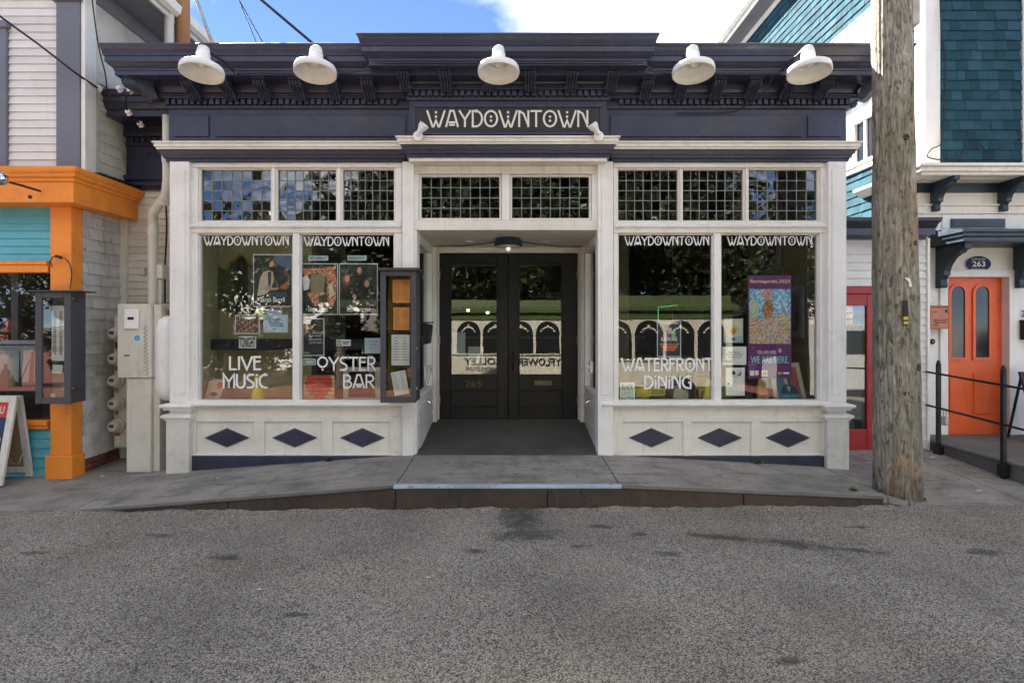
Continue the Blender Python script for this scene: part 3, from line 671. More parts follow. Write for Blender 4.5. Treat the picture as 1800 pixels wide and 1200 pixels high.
def bay(pa, pb, trs, glasses, words, names):
    x0, x1 = PX(pa), PX(pb); fr = front(.0); y = .045
    mb = MB()       # head, rails and stiles, butted end to end
    for za, zb in ((PZ(295), 3.323), (PZ(410), PZ(390)), (.802, PZ(711))): O('window_rail', MB().box(x0, x1, -.02, .09, za, zb), M['cream'], shop, bevel=.004)
    mb = MB(); mb.prism(fr, [(.02, PZ(401)), (.042, PZ(400)), (.046, PZ(397)), (.02, PZ(394))], x0+.01, x1-.01); O('rail_moulding', mb, M['white'], shop)
    def stiles(eds, z0, z1, nm):
        for a, b in eds: O(nm, MB().box(a, b, -.012, .088, z0+.0005, z1-.0005), M['white'], shop, bevel=.004)
    e = [x0]+[PX(c) for t in trs for c in (t[0]-3.4, t[1]+3.4)]+[x1]; stiles([(e[i]+.0005, e[i+1]-.0005) for i in range(0, len(e), 2)], PZ(390), PZ(295), 'window_stile')
    e = [x0]+[PX(c) for t in glasses for c in t]+[x1]; stiles([(e[i]+.0005, e[i+1]-.0005) for i in range(0, len(e), 2)], PZ(711), PZ(410), 'window_stile')
    for t in trs: leaded(PX(t[0]), PX(t[1]), ZT0, ZT1, 7, 5, y, t[2] if len(t) > 2 else ())
    for (a, b), ws, lab in zip(glasses, words, names):
        xa, xb = PX(a), PX(b)
        w = O('display_window', MB().box(xa+.0005, xb-.0005, y-.003, y+.003, PZ(711)+.0005, PZ(410)-.0005), M['glass'], shop); tag(w, lab)
        fr2 = MB(); bw = .012
        for q in ((xa, xa+bw, ZG0, ZG1), (xb-bw, xb, ZG0, ZG1), (xa+bw, xb-bw, ZG0-.013, ZG0), (xa+bw, xb-bw, ZG1, ZG1+.013)): fr2.box(q[0]+.001, q[1]-.001, y-.03, y-.004, q[2]+.0005, q[3]-.0005)
        O('glazing_bead', fr2, M['white'], w)
        for word, p0, p1, q0, q1, wt in ws:
            mb = MB(); stroke_word(mb, front(y), word, PX(p0, y), PX(p1, y), PZ(q1, y), PZ(q0, y), .006, wt); O('lettering', mb, M['letter_white'], w, recalc=False)
bay(332, 707, ((352, 475, {(5, 4)}), (487, 590), (602, 692)), ((348.5, 515), (527, 693)),
    ((('WAYDOWNTOWN', 359, 508, 415.2, 431.2, .13), ('LIVE', 403, 460, 626, 650, .15), ('MUSiC', 392, 471, 657, 682, .14)),
     (('WAYDOWNTOWN', 535, 684, 416.2, 432.2, .13), ('QYSTER', 558, 661, 627, 651, .13), ('BAR', 603, 659, 658, 682, .13))),
    ('shop window lettered LIVE MUSIC under the shop name', 'shop window lettered OYSTER BAR under the shop name'))
bay(1078, 1456, ((1087, 1192), (1201, 1307), (1317, 1438)), ((1086, 1254), (1267, 1440)),
    ((('WAYDOWNTOWN', 1098, 1246, 415.4, 431.2, .13), ('WATERFRONT', 1092, 1253, 629, 652, .14), ('DiNiNG', 1132, 1215, 660, 683, .14)),
     (('WAYDOWNTOWN', 1278, 1427, 415.4, 431.2, .13),)),
    ('shop window lettered WATERFRONT DINING under the shop name', 'shop window lettered only with the shop name'))
# entrance bay: two leaded transoms over a deep recess
RX0, RX1, RZ, RY = PX(733), PX(1053), PZ(405), 1.33
x0, x1 = PX(727.3), PX(1050.7); zb, zt = PZ(383), PZ(310)
for za, zb_ in ((PZ(306), 3.288), (RZ, PZ(387.5))): O('window_rail', MB().box(x0, x1, -.018, .10, za, zb_), M['cream'], shop, bevel=.004)
for a, b in ((x0, PX(736)), (PX(882), PX(896)), (PX(1040), x1)): O('window_stile', MB().box(a+.0005, b-.0005, -.012, .095, PZ(387.5)+.0005, PZ(306)-.0005), M['white'], shop, bevel=.004)
leaded(PX(740), PX(878), zb, zt, 8, 4, .045); leaded(PX(900), PX(1036), zb, zt, 8, 4, .045)
O('jamb', MB().box(x0, RX0, -.015, .10, .20, RZ-.0005), M['white'], shop, bevel=.004); O('jamb', MB().box(RX1, x1, -.015, .10, .20, RZ-.0005), M['white'], shop, bevel=.004)
# recess: ceiling, sides with glazing above boards, door wall
mb = MB(); mb.box(RX0-.08, RX1+.08, .101, RY+.1, RZ, RZ+.05); O('recess_ceiling', mb, M['cream'], shop)
for sgn, X, fr in ((1, RX0, right_of(RX0)), (-1, RX1, left_of(RX1))):
    mb = MB(); mb.fbox(fr, .101, RY, -.06, -.012, .15, .80); O('recess_side', mb, M['cream'], shop)
    for i in range(4):
        mb = MB(); z = .26+i*.135
        mb.prism(fr, [(-.012, z), (.012, z), (-.006, z+.133), (-.012, z+.133)], .102, RY-.12); O('clapboard', mb, M['clap_cream'], shop)
    mb = MB(); mb.fbox(fr, .101, RY-.12, -.06, .012, .802, .84).fbox(fr, .101, RY-.12, -.06, .0, 2.50, RZ-.001).fbox(fr, .101, .19, -.058, -.002, .8405, 2.4995).fbox(fr, RY-.24, RY-.12, -.058, .006, .8405, 2.4995)
    O('side_window_frame', mb, M['white'], shop, bevel=.004)
    O('side_window', MB().fbox(fr, .1905, RY-.2405, -.035, -.030, .8405, 2.4995), M['glass'], shop)
    mb = MB(); mb.fbox(fr, RY-.1195, RY-.001, -.06, .05, .25, RZ-.001); O('door_post', mb, M['cream'], shop, bevel=.006)
DZ0, DZ1 = .372, PZ(445, RY); dl, dm, dr = PX(772, RY), PX(893.5, RY), PX(1016, RY)
mb = MB(); mb.box(RX0-.05, dl-.001, RY, RY+.09, .25, RZ).box(dr+.001, RX1+.05, RY, RY+.09, .25, RZ).box(dl, dr, RY, RY+.09, DZ1+.004, RZ); O('door_frame', mb, M['cream'], shop, bevel=.004)
mb = MB(); mb.box(dl, dr, RY-.03, RY+.1, .30, DZ0-.004); O('threshold', mb, M['steel'], shop, bevel=.004)
def leaf(xa, xb, ga, gb, lab, hinge):
    y0, y1 = RY+.012, RY+.058; fy = front(y0)
    d = O('door', MB().box(xa+.002, ga, y0, y1, DZ0, DZ1).box(gb, xb-.002, y0, y1, DZ0, DZ1).box(ga+.0005, gb-.0005, y0+.001, y1, DZ1-.125, DZ1).box(ga+.0005, gb-.0005, y0+.001, y1, DZ0, PZ(661, RY)), M['black_door'], shop, bevel=.004)
    tag(d, lab); O('door_glass', MB().box(ga+.0005, gb-.0005, y0+.02, y0+.026, PZ(661, RY)+.0005, DZ1-.1255), M['door_glass'], d)
    mb = MB(); a, b, c, e = ga+.0, gb-.0, PZ(716, RY), PZ(685, RY)
    for q in ((a, a+.025, c, e), (b-.025, b, c, e), (a+.0255, b-.0255, c, c+.022), (a+.0255, b-.0255, e-.022, e)): mb.box(q[0], q[1], y0-.014, y0+.0005, q[2], q[3])
    O('panel_moulding', mb, M['black_door'], d, bevel=.005)
    O('glazing_bead', MB().box(ga+.001, ga+.016, y0-.006, y0+.019, PZ(661, RY), DZ1-.126).box(gb-.016, gb-.001, y0-.006, y0+.019, PZ(661, RY), DZ1-.126).box(ga+.0165, gb-.0165, y0-.006, y0+.019, DZ1-.16, DZ1-.1265).box(ga+.0165, gb-.0165, y0-.006, y0+.019, PZ(661, RY)+.0005, PZ(658, RY)), M['black_door'], d)
    for z in (.62, 1.4, 2.25): O('hinge', MB().tube([(hinge, y0-.012, z-.05), (hinge, y0-.012, z+.05)], .011, 8), M['steel'], d, smooth=True)
    return d, y0
d1, y0 = leaf(dl, dm, PX(791, RY), PX(875, RY), 'left door leaf with two papers behind its glass', dl+.004)
d2, y0 = leaf(dm, dr, PX(911.5, RY), PX(989, RY), 'right door leaf with a brass mail slot', dr-.004)
mb = MB(); letter(mb, front(y0), '265', PX(818, RY), PX(846, RY), PZ(680, RY), PZ(669, RY), .003); O('house_number', mb, M['brass'], d1, recalc=False)
mb = MB(); mb.box(PX(939, RY), PX(970, RY), y0-.012, y0, PZ(677, RY), PZ(668.5, RY)).box(PX(942, RY), PX(967, RY), y0-.016, y0-.0125, PZ(675.5, RY), PZ(670, RY)); O('mail_slot', mb, M['brass'], d2, bevel=.003)
mb = MB(); X = PX(902, RY); mb.box(X-.022, X+.022, y0-.01, y0, PZ(655, RY), PZ(612, RY)); mb.tube([(X, y0-.012, PZ(620, RY)), (X, y0-.06, PZ(624, RY)), (X, y0-.065, PZ(640, RY)), (X, y0-.012, PZ(650, RY))], .011, 8); mb.ball((X, y0-.014, PZ(617, RY)), .014)
O('door_handle', mb, M['iron'], d2, smooth=True)
mb = MB(); mb.ball((PX(901, RY), y0-.005, PZ(540, RY)), .012); O('lock', mb, M['brass'], d2, smooth=True)
# name board over the door
sb = front(CY)
mb = MB(); X0, X1, Z0, Z1 = PX(731, CY), PX(1054, CY), PZ(232.5, CY), PZ(190, CY); mb.plate(sb, [(X0, Z0), (X1, Z0), (X1, Z1), (X0, Z1)], .0, .012)
brd = O('sign_board', mb, M['sign_black'], shop, bevel=.003); tag(brd, 'black name board with cream deco lettering')
mb = MB()
for q in ((X0-.03, X1+.03, Z1, Z1+.035), (X0-.03, X1+.03, Z0-.035, Z0), (X0-.03, X0, Z0+.0005, Z1-.0005), (X1, X1+.03, Z0+.0005, Z1-.0005)): mb.fbox(sb, q[0], q[1], 0, .022, q[2], q[3])
O('sign_frame', mb, M['navy'], brd, bevel=.005)
mb = MB(); stroke_word(mb, sb, 'WAYDOWNTOWN', PX(751, CY), PX(1034, CY), PZ(224.5, CY), PZ(195, CY), .0145, .115); O('lettering', mb, M['letter_cream'], brd, recalc=False)
# ---------------------------------------------------------------- left neighbour: white clapboard house over an orange and turquoise shopfront
def boards(parent, fr, u0, u1, z0, z1, pitch, m, t=.022, name='clapboard', jag=None, n0=0.0):
    n = int(round((z1-z0)/pitch)); p = (z1-z0)/n
    for i in range(n):
        z = z0+i*p; w = rnd.uniform(-.0015, .0015); e = jag(z+p/2) if jag else u1
        if e-u0 < .03: continue
        mb = MB(); mb.prism(fr, [(n0, z), (n0+t+w, z), (n0+.005, z+p+.006), (n0, z+p+.006)], u0, e); O(name, mb, M[m], parent)
LX = -4.53                                      # its side wall, facing the shop
LY = -.08                                       # its front wall
lh = thing('clapboard_house', 'white clapboard house with grey corner board above orange shopfront', 'house', (-6.0, 2.0, 0))
O('wall', MB().box(-9.5, LX-.012, LY+.02, 9.0, 2.85, 5.35).box(-9.5, LX-.035, 1.2, 9.0, .0, 2.849), M['white_worn'], lh)
fl = front(LY)
ZF0, ZF1 = 2.84, 3.19
boards(lh, fl, -9.4, PX(103, LY)-.001, ZF1-.02, 5.52, .083, 'clap', n0=-.02)
# grey corner board with stepped cap
cx0, cx1 = PX(103, LY), LX+.03
O('corner_board', MB().fbox(fl, cx0, cx1, -.02, .035, ZF1-.05, 4.98), M['grey_trim'], lh, bevel=.004)
O('corner_cap', MB().fbox(fl, cx0-.035, cx1+.02, -.02, .06, 4.98, 5.12).fbox(fl, cx0-.075, cx1+.05, -.02, .09, 5.12, 5.5), M['grey_trim'], lh, bevel=.005)
O('corner_fillet', MB().fbox(fl, cx1+.0005, cx1+.045, -.14, .02, 3.1, 5.5), M['white'], lh, bevel=.004)
# window trim at the picture's edge
w = O('window', MB().fbox(fl, PX(-40, LY), PX(15, LY), -.02, .03, ZF1-.02, PZ(52, LY)).fbox(fl, PX(-44, LY), PX(19, LY), -.02, .055, PZ(52, LY)+.001, PZ(40, LY)), M['grey_trim'], lh, bevel=.004)
O('window_pane', MB().fbox(fl, PX(-90, LY), PX(-41, LY), -.02, .015, ZF1+.1, PZ(60, LY)), M['dark_glass'], w)
# side wall above the orange fascia: a plain board, clapboards with a ragged end, tall vertical boards behind
fsd = right_of(LX)
O('side_board', MB().fbox(fsd, LY+.07, .20, -.014, .012, 3.06, 4.26), M['white_worn'], lh, bevel=.003)
boards(lh, fsd, .2005, .66, 3.05, 4.20, .115, 'clap_cream', .02, jag=lambda z: min(.60, .30+max(0, 4.22-z)*.42+rnd.uniform(-.012, .012)))
for i in range(9):
    a = LY+.07+i*.62; O('vertical_board', MB().fbox(fsd, a+.003, a+.617, -.016, .008 if i % 2 else .0095, 4.262, 5.30), M['white_worn'], lh, bevel=.003)
# eave running back along the side
fe = Frame((0, 0, 0), (0, 1, 0), (1, 0, 0))
O('soffit', MB().prism(fe, [(LX+.0, 5.22), (-4.02, 5.22), (-4.02, 5.245), (LX, 5.245)], -.3, 9.0), M['grey_trim'], lh)
O('bed_moulding', MB().prism(fe, [(LX+.009, 5.10), (LX+.03, 5.10), (LX+.06, 5.15), (LX+.08, 5.219), (LX+.009, 5.219)], -.05, 9.0), M['grey_trim'], lh)
O('fascia_board', MB().prism(fe, [(-4.019, 5.20), (-3.99, 5.20), (-3.99, 5.36), (-4.019, 5.36)], -.3, 9.0), M['white'], lh)
O('gutter', MB().prism(fe, [(-3.988, 5.26), (-3.95, 5.24), (-3.90, 5.27), (-3.885, 5.36), (-3.895, 5.365), (-3.988, 5.365)], -.35, 9.0), M['white'], lh)
O('roof', MB().prism(fe, [(-3.90, 5.37), (-7.0, 8.0), (-9.9, 5.37), (-9.9, 5.30), (-3.90, 5.345)], -.3, 9.0), M['grey_box'], lh)

of = thing('orange_shopfront', 'orange and turquoise shopfront with dark window beside the alley', 'shopfront', (-5.2, LY, 0))
PXR = PX(145, LY+.08)                            # post's right side
# fascia with crown, wrapping the corner
prof = [(0, 0), (.0, .205), (.02, .21), (.022, .235), (.05, .25), (.055, .275), (.075, .29), (.085, .305), (.085, .33), (.07, .345), (-.3, .36)]
fy0, fx1 = -.33, -4.40
mb = MB(); v = []; ZB = 2.835; FE = .655
for o, z in prof: v += [(-9.5, fy0-o, ZB+z), (fx1+o, fy0-o, ZB+z), (fx1+o, FE, ZB+z)]
mb.add(v, [(i*3+j, i*3+j+1, i*3+3+j+1, i*3+3+j) for i in range(len(prof)-1) for j in range(2)])
mb.add([(-9.5, fy0, ZB), (fx1, fy0, ZB), (fx1, FE, ZB), (LX-.2, FE, ZB), (LX-.2, LY+.3, ZB), (-9.5, LY+.3, ZB)], [(0, 1, 2, 3, 4, 5)])
mb.add([(fx1+o, FE, ZB+z) for o, z in prof[:-1]]+[(LX+.0, FE, ZB+.36), (LX+.0, FE, ZB)], [list(range(len(prof)+1))])
O('fascia', mb, M['orange'], of, smooth=True, recalc=False)
mb = MB()
for i in range(16):
    y = LY+.06+i*.04; mb.box(LX+.012, fx1+.055+rnd.uniform(-.015, .01), y, y+.037, ZB+.352, ZB+.372+rnd.uniform(0, .018))
tag(O('old_roofing_edge', mb, M['black'], of), kind='stuff')
yp = LY+.02; fp = front(yp)
O('wall', MB().box(-9.4, PX(87, yp)-.002, yp+.02, yp+.12, 2.24, 2.83), M['turq'], of)
boards(of, front(yp+.0), -9.4, PX(88.5, yp), PZ(459, yp), 2.834, .083, 'turq', .021, n0=-.019)
O('window_head', MB().fbox(fp, -9.4, PX(88.5, yp), -.05, .035, PZ(479, yp), PZ(466, yp)).fbox(fp, -9.4, PX(88.4, yp), -.05, .05, PZ(466, yp)+.0005, PZ(459.5, yp)), M['orange'], of, bevel=.004)
O('window_sill', MB().fbox(fp, -9.4, PX(88.5, yp), -.05, .06, PZ(746, yp), PZ(738, yp)).fbox(fp, -9.4, PX(88.4, yp), -.05, .04, PZ(753, yp), PZ(746, yp)-.0005), M['orange'], of, bevel=.004)
boards(of, front(yp), -9.4, PX(88.5, yp), .0, PZ(753, yp), .105, 'turq', .024, n0=-.019)
O('window_glass', MB().fbox(fp, -9.4, PX(88.5, yp), -.045, -.04, PZ(738, yp)+.0005, PZ(479, yp)-.0005), M['door_glass'], of)
O('window_bar', MB().fbox(fp, -9.4, PX(88.5, yp)-.001, -.035, -.01, PZ(605, yp), PZ(598, yp)), M['grey_trim'], of, bevel=.003)
O('window_bar', MB().fbox(fp, PX(25, yp+.2), PX(37, yp+.2), -.2, -.16, PZ(605, yp), PZ(478, yp)), M['grey_trim'], of, bevel=.003)
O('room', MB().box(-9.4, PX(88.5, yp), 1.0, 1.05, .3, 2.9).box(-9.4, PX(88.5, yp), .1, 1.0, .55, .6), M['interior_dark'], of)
# corner post with plinth; two faces meeting at a slight angle
xa, xb = PX(88, yp-.06), PX(125, yp-.06)
def post_piece(nm, z0, z1, o, m='orange'):
    mb = MB(); pl = [(xa-o, yp-.06-o), (xb+o, yp-.06-o), (xb+o, .04), (xa-o, .04)]; k = len(pl)
    mb.add([(x, y, z0) for x, y in pl]+[(x, y, z1) for x, y in pl], [list(range(k))[::-1], list(range(k, 2*k))]+[(i, (i+1) % k, k+(i+1) % k, k+i) for i in range(k)])
    O(nm, mb, M[m], of, bevel=.005)
post_piece('post', .24, 2.834, 0); post_piece('post_plinth', -.02, .2395, .03)
O('bolt', MB().lathe([(.0, 0), (.018, 0), (.018, .008), (.0, .01)], 12, Matrix.Translation((PX(53, fy0), fy0-.0, PZ(346, fy0))) @ Matrix.Rotation(R(90), 4, 'X')), M['iron'], of)
# flat print standing in for the harbour view through the dark window
pic = thing('harbour_view_print', 'flat print standing in for the view through the dark window by the orange post', 'picture', (PX(30, .1), .1, PZ(735, .1)))
fpc = front(.06)
O('panel', MB().fbox(fpc, -5.9, PX(73, .06), -.012, 0, PZ(690, .06), PZ(607, .06)), colour(.52, .62, .70), pic)
mb = MB()
mb.flat(fpc, [(-5.9, PZ(690, .06)), (PX(73, .06), PZ(690, .06)), (PX(73, .06), PZ(672, .06)), (-5.9, PZ(668, .06))], .001, 0)
for px_, py_, s_ in ((10, 650, 1.0), (2, 664, .7), (22, 666, .6)):
    X, Z = PX(px_, .06), PZ(py_, .06)
    mb.flat(fpc, arc(X, Z+.045*s_, .02*s_, .026*s_, 0, 330, 9), .0016, 0)
    mb.flat(fpc, [(X-.05*s_, Z-.16*s_), (X+.05*s_, Z-.16*s_), (X+.052*s_, Z-.02), (X+.02*s_, Z+.02*s_), (X-.02*s_, Z+.02*s_), (X-.052*s_, Z-.02)], .0013, 0)
mb.flat(fpc, [(PX(33, .06), PZ(672, .06)), (PX(37, .06), PZ(672, .06)), (PX(35.5, .06), PZ(617, .06)), (PX(34, .06), PZ(617, .06))], .0012, 0)
mb.flat(fpc, [(PX(34, .06), PZ(672, .06)), (PX(52, .06), PZ(630, .06)), (PX(53, .06), PZ(632, .06)), (PX(37, .06), PZ(672, .06))], .0019, 0)
mb.flat(fpc, [(PX(50, .06), PZ(672, .06)), (PX(60, .06), PZ(672, .06)), (PX(60, .06), PZ(616, .06)), (PX(55, .06), PZ(618, .06))], .0022, 1)
O('print', mb, [colour(.03, .035, .045), colour(.30, .06, .04)], pic, recalc=False)
ch = thing('red_chair', 'small red chair glimpsed through the dark window far left', 'chair', (PX(8, .7), .7, .6))
X, Y = PX(6, .7), .7
mb = MB(); mb.fbox(front(Y), X-.10, X+.12, -.1, .1, PZ(596, Y), PZ(588, Y)); O('seat', mb, M['heart'], ch, bevel=.006)
mb = MB(); mb.fbox(front(Y), X-.10, X+.12, -.13, -.10, PZ(586, Y), PZ(560, Y)); O('backrest', mb, M['heart'], ch, bevel=.01)
for dx in (-.09, .11):
    for dn in (-.11, .09): O('leg', MB().tube([front(Y).p(X+dx, dn, .60), front(Y).p(X+dx, dn, PZ(595, Y))], .008, 6), M['iron'], ch)

# side wall of old painted shingles, seen edge on, on a little brick footing
sw = thing('shingle_side_wall', 'weathered white shingle side wall between orange post and meter board', 'wall', (LX, .3, 0))
fsw = right_of(xb-.012); LS = .045
O('sheathing', MB().fbox(fsw, LS, .70, -.03, -.006, .14, 2.83), M['black'], sw)
z = .16
while z < 2.80:
    u = LS-rnd.uniform(0, .15)
    while u < .64:
        wd = rnd.uniform(.13, .24); a, b = max(u, LS), min(u+wd, .645)
        if b-a > .02:
            mb = MB(); t = rnd.uniform(.014, .022); dz = rnd.uniform(-.006, .006)
            mb.prism(fsw, [(-.006, z+dz), (t, z+dz), (.001, z+.135), (-.006, z+.135)], a+.0015, b-.0015); O('shingle', mb, M['old_shingle'], sw)
        u += wd
    z += .125
for i in range(5):
    for j in range(3):
        a = LS-.02+i*.125+(.06 if j % 2 else 0); O('brick', MB().fbox(fsw, a, min(a+.118, .64), -.05, .006+rnd.uniform(-.006, .004), -.02+j*.058, .032+j*.058), M['brick'], sw, bevel=.004)

# ---------------------------------------------------------------- link between the two: recessed wall under a lower navy cornice
LKY = .66
lk = thing('link_building', 'narrow recessed link with navy cornice between white house and shop', 'building', (-4.05, LKY, 0))
flk = front(LKY); la, lb = LX+.013, XL-.001
O('wall', MB().fbox(flk, la, lb, -.3, -.02, .0, 4.02), M['clap_cream'], lk)
boards(lk, flk, PX(225, LKY), lb, .05, 3.19, .083, 'clap_cream', .021, n0=-.02)
O('corner_board', MB().fbox(flk, xb-.03, PX(225, LKY)-.001, -.02, .03, .0, 3.19), M['white_worn'], lk, bevel=.004)
def lkp(nm, pts, m='navy'): O(nm, MB().prism(flk, pts, la, lb), M[m], lk, smooth=True)
lkp('lower_moulding', [(-.02, 3.19), (.03, 3.19), (.035, 3.22), (.06, 3.235), (.06, 3.275), (.085, 3.30), (.09, 3.345), (-.02, 3.36)])
lkp('frieze', [(-.02, 3.3605), (.02, 3.3605), (.02, 3.70), (-.02, 3.70)])
lkp('cornice', [(-.02, 3.7005), (.04, 3.7005), (.05, 3.72), (.05, 3.735), (.03, 3.737), (.03, 3.80), (.08, 3.805), (.09, 3.83), (.07, 3.84), (.07, 3.92), (.10, 3.93), (.36, 3.93), (.36, 4.0), (.38, 4.005),
                (.40, 4.06), (.42, 4.075), (.42, 4.13), (.44, 4.14), (.45, 4.20), (.43, 4.21), (-.02, 4.23)])
dentils(flk, la+.05, lb-.02, .03, 3.74, lk)

# ---------------------------------------------------------------- right neighbours
SX = 5.09                                        # side wall of the blue house
BY = .92                                         # its front
bh = thing('shingled_house', 'tall blue-green shingled house with white corner boards and bracketed ledge', 'house', (7.0, 4.0, 0))
O('wall', MB().box(SX+.012, 10.0, BY+.03, 9.0, 3.36, 8.4).box(SX+.012, 10.0, 1.4, 9.0, .0, 3.359), M['teal'], bh)
fb = front(BY); fsl = left_of(SX)
# shingles: front of the tower and the long side; the ones that show are pieces, the rest one field
shg = []
def shingle_rows(fr, u0, u1, z0, z1, tagname):
    z = z0
    while z < z1:
        u = u0-rnd.uniform(0, .12)
        while u < u1:
            wd = rnd.uniform(.095, .205); a, b = max(u, u0), min(u+wd, u1)
            if b-a > .02: shg.append((fr, a+.0012, b-.0012, z+rnd.uniform(-.003, .003), rnd.uniform(.014, .022)))
            u += wd
        z += .122
shingle_rows(fb, PX(1650, BY)+.001, PX(1795, BY), 3.50, 5.75, 'f')
shingle_rows(fsl, BY+.13, 8.6, 2.75, 3.80, 's'); shingle_rows(fsl, BY+.13, 1.70, 3.96, 5.78, 's'); shingle_rows(fsl, 2.62, 8.6, 3.96, 5.78, 's'); shingle_rows(fsl, BY+.13, 8.6, 6.06, 7.66, 's')
def proj(p): d = p.y-CAMY; return CX+p.x*F/d, HZ-(p.z-CAMZ)*F/d
vis, rest = [], []
for s_ in shg:
    fr, a, b, z, t = s_; px_, py_ = proj(fr.p((a+b)/2, 0, z+.06))
    ok = (-6 < py_ < 288 and px_ > 1648) or (-6 < py_ < 78 and 1290 < px_ < 1540) or (1488 < px_ < 1540 and 300 < py_ < 384) or (1600 < px_ < 1614 and 60 < py_ < 290)
    (vis if ok and px_ < 1802 else rest).append(s_)
vis.sort(key=lambda s_: proj(s_[0].p(s_[1], 0, s_[3]))[0], reverse=True)
rest += vis[300:]; vis = vis[:300]
sm0 = {}
for fr, a, b, z, t in vis:
    mb = MB(); mb.prism(fr, [(-.014, z), (t, z), (.001, z+.133), (-.014, z+.133)], a, b); O('shingle', mb, M['blue_shingle'], bh)
mb = MB()
for fr, a, b, z, t in rest: mb.prism(fr, [(-.014, z), (t, z), (.001, z+.133), (-.014, z+.133)], a, b)
tag(O('shingle_field', mb, M['blue_shingle'], bh), kind='stuff')
# white trim
O('corner_board', MB().fbox(fb, SX-.022, PX(1650, BY), -.15, .03, 3.40, 6.3), M['white'], bh, bevel=.005)
O('corner_board', MB().fbox(fb, PX(1795, BY)+.001, PX(1795, BY)+.2, -.15, .03, 3.50, 6.3), M['white'], bh, bevel=.005)
O('belt_board', MB().fbox(fsl, BY+.13, 8.6, -.014, .03, 5.80, 6.03).fbox(fsl, BY+.13, 8.6, -.014, .045, 6.0305, 6.055), M['white'], bh, bevel=.004)
O('eave_board', MB().fbox(fsl, BY+.13, 8.6, -.014, .03, 7.68, 7.80), M['white'], bh)
O('soffit', MB().fbox(fsl, .3, 8.8, -.1, .33, 7.805, 7.84), M['grey_trim'], bh)
O('eave_fascia', MB().fbox(fsl, .3, 8.8, .3305, .36, 7.80, 7.98).prism(fsl, [(.361, 7.90), (.40, 7.88), (.45, 7.93), (.455, 8.0), (.361, 8.0)], .3, 8.8), M['white'], bh, bevel=.004)
O('roof', MB().prism(fsl, [(.46, 8.01), (-3.0, 11.0), (-5.5, 8.5), (-5.0, 7.85), (-.1, 7.845)], .3, 8.8), M['grey_box'], bh)
# side window with long sill
w = O('window', MB().fbox(fsl, 1.74, 2.50, -.014, .035, 4.53, 4.72).fbox(fsl, 2.30, 2.50, -.014, .033, 3.95, 4.5295).fbox(fsl, 1.74, 1.86, -.014, .033, 3.95, 4.5295).fbox(fsl, 2.06, 2.0605+.04, -.013, .02, 3.951, 4.529), M['white'], bh, bevel=.004)
O('window_pane', MB().fbox(fsl, 1.861, 2.299, -.016, -.008, 3.951, 4.529), M['dark_glass'], w)
O('window_sill', MB().fbox(fsl, 1.2, 2.75, -.014, .05, 3.83, 3.90).fbox(fsl, 1.2, 2.75, -.014, .07, 3.9005, 3.945), M['white'], bh, bevel=.004)
O('small_cornice', MB().prism(fsl, [(-.014, 3.42), (.05, 3.43), (.09, 3.47), (.14, 3.50), (.15, 3.54), (-.014, 3.58)], 1.25, 2.15), M['cream'], bh, smooth=True)
# ledge with brackets, and the cream wall under it
WY = .98
fw = front(WY)
O('ledge', MB().wrap(4.96, 9.8, .74, 1.0, [(0, 3.345), (.0, 3.35), (.16, 3.35), (.17, 3.38), (.19, 3.39), (.19, 3.43), (.22, 3.445), (.22, 3.475), (0, 3.50)]).box(4.96, 9.8, .735, 1.2, 3.346, 3.40), M['cream'], bh, smooth=True, recalc=False)
O('entrance_wall', MB().fbox(fw, SX-.13, PX(1664.5, WY), -.3, 0, .0, 3.30).fbox(fw, PX(1772, WY), 9.8, -.3, 0, .0, 3.30).fbox(fw, PX(1664.5, WY)+.0005, PX(1772, WY)-.0005, -.3, 0, PZ(486, WY), 3.30), M['white'], bh)
O('green_frieze', MB().fbox(fw, SX-.14, 9.8, .0005, .03, 3.23, 3.345), M['teal'], bh, bevel=.003)
O('cream_panel', MB().fbox(fw, SX-.1, 9.8, .0005, .012, PZ(361, WY), 3.229), M['cream'], bh)
O('belt_moulding', MB().prism(fw, [(.0005, PZ(376, WY)), (.03, PZ(376, WY)), (.03, PZ(364, WY)), (.055, PZ(362.5, WY)), (.055, PZ(360, WY)), (.0005, PZ(359, WY))], SX-.15, 9.8), M['cream'], bh)
O('panel_frame', MB().fbox(fw, PX(1655, WY), PX(1772, WY), .0005, .012, PZ(402, WY), PZ(377, WY)), M['white'], bh, bevel=.004)
lv = O('louvre', MB().fbox(fw, PX(1669, WY), PX(1764, WY), .0125, .03, PZ(400.5, WY), PZ(385, WY)), M['teal'], bh, bevel=.004)
for i in range(2): O('slat', MB().fbox(fw, PX(1673, WY), PX(1760, WY), .0305, .038, PZ(397-i*5, WY), PZ(393.5-i*5, WY)), M['teal'], lv)
def bracket(x, w_, zt, depth, h, parent, ros=True):
    fr = Frame((x, WY, 0), (1, 0, 0), (0, -1, 0))
    prof = [(0, zt-h), (.09, zt-h), (.10, zt-h*.93), (.09, zt-h*.80), (.11, zt-h*.72), (.14, zt-h*.70)]
    prof += [(.14+(depth*.62)*(1-math.cos(a)), zt-h*.70+h*.50*math.sin(a)) for a in [R(q) for q in (12, 25, 40, 55, 70, 82)]]
    prof += [(depth*.86, zt-h*.16), (depth, zt-h*.13), (depth, zt), (0, zt)]
    b = O('bracket', MB().prism(fr, prof, -w_/2, w_/2), M['teal'], parent, bevel=.004)
    if ros:
        mb = MB()
        for s_ in (-1, 1):
            mb.lathe([(.0, 0), (.07, 0), (.066, .008), (.04, .006), (.0, .016)], 14, Matrix.Translation(fr.p(s_*w_/2, .15, zt-h*.30)) @ Matrix.Rotation(R(90*s_), 4, 'Y'))
        O('rosette', mb, M['teal'], b, smooth=True)
for x in (5.22, 6.05, 6.9): bracket(x, .07, 3.35, .40, .36, bh, False)
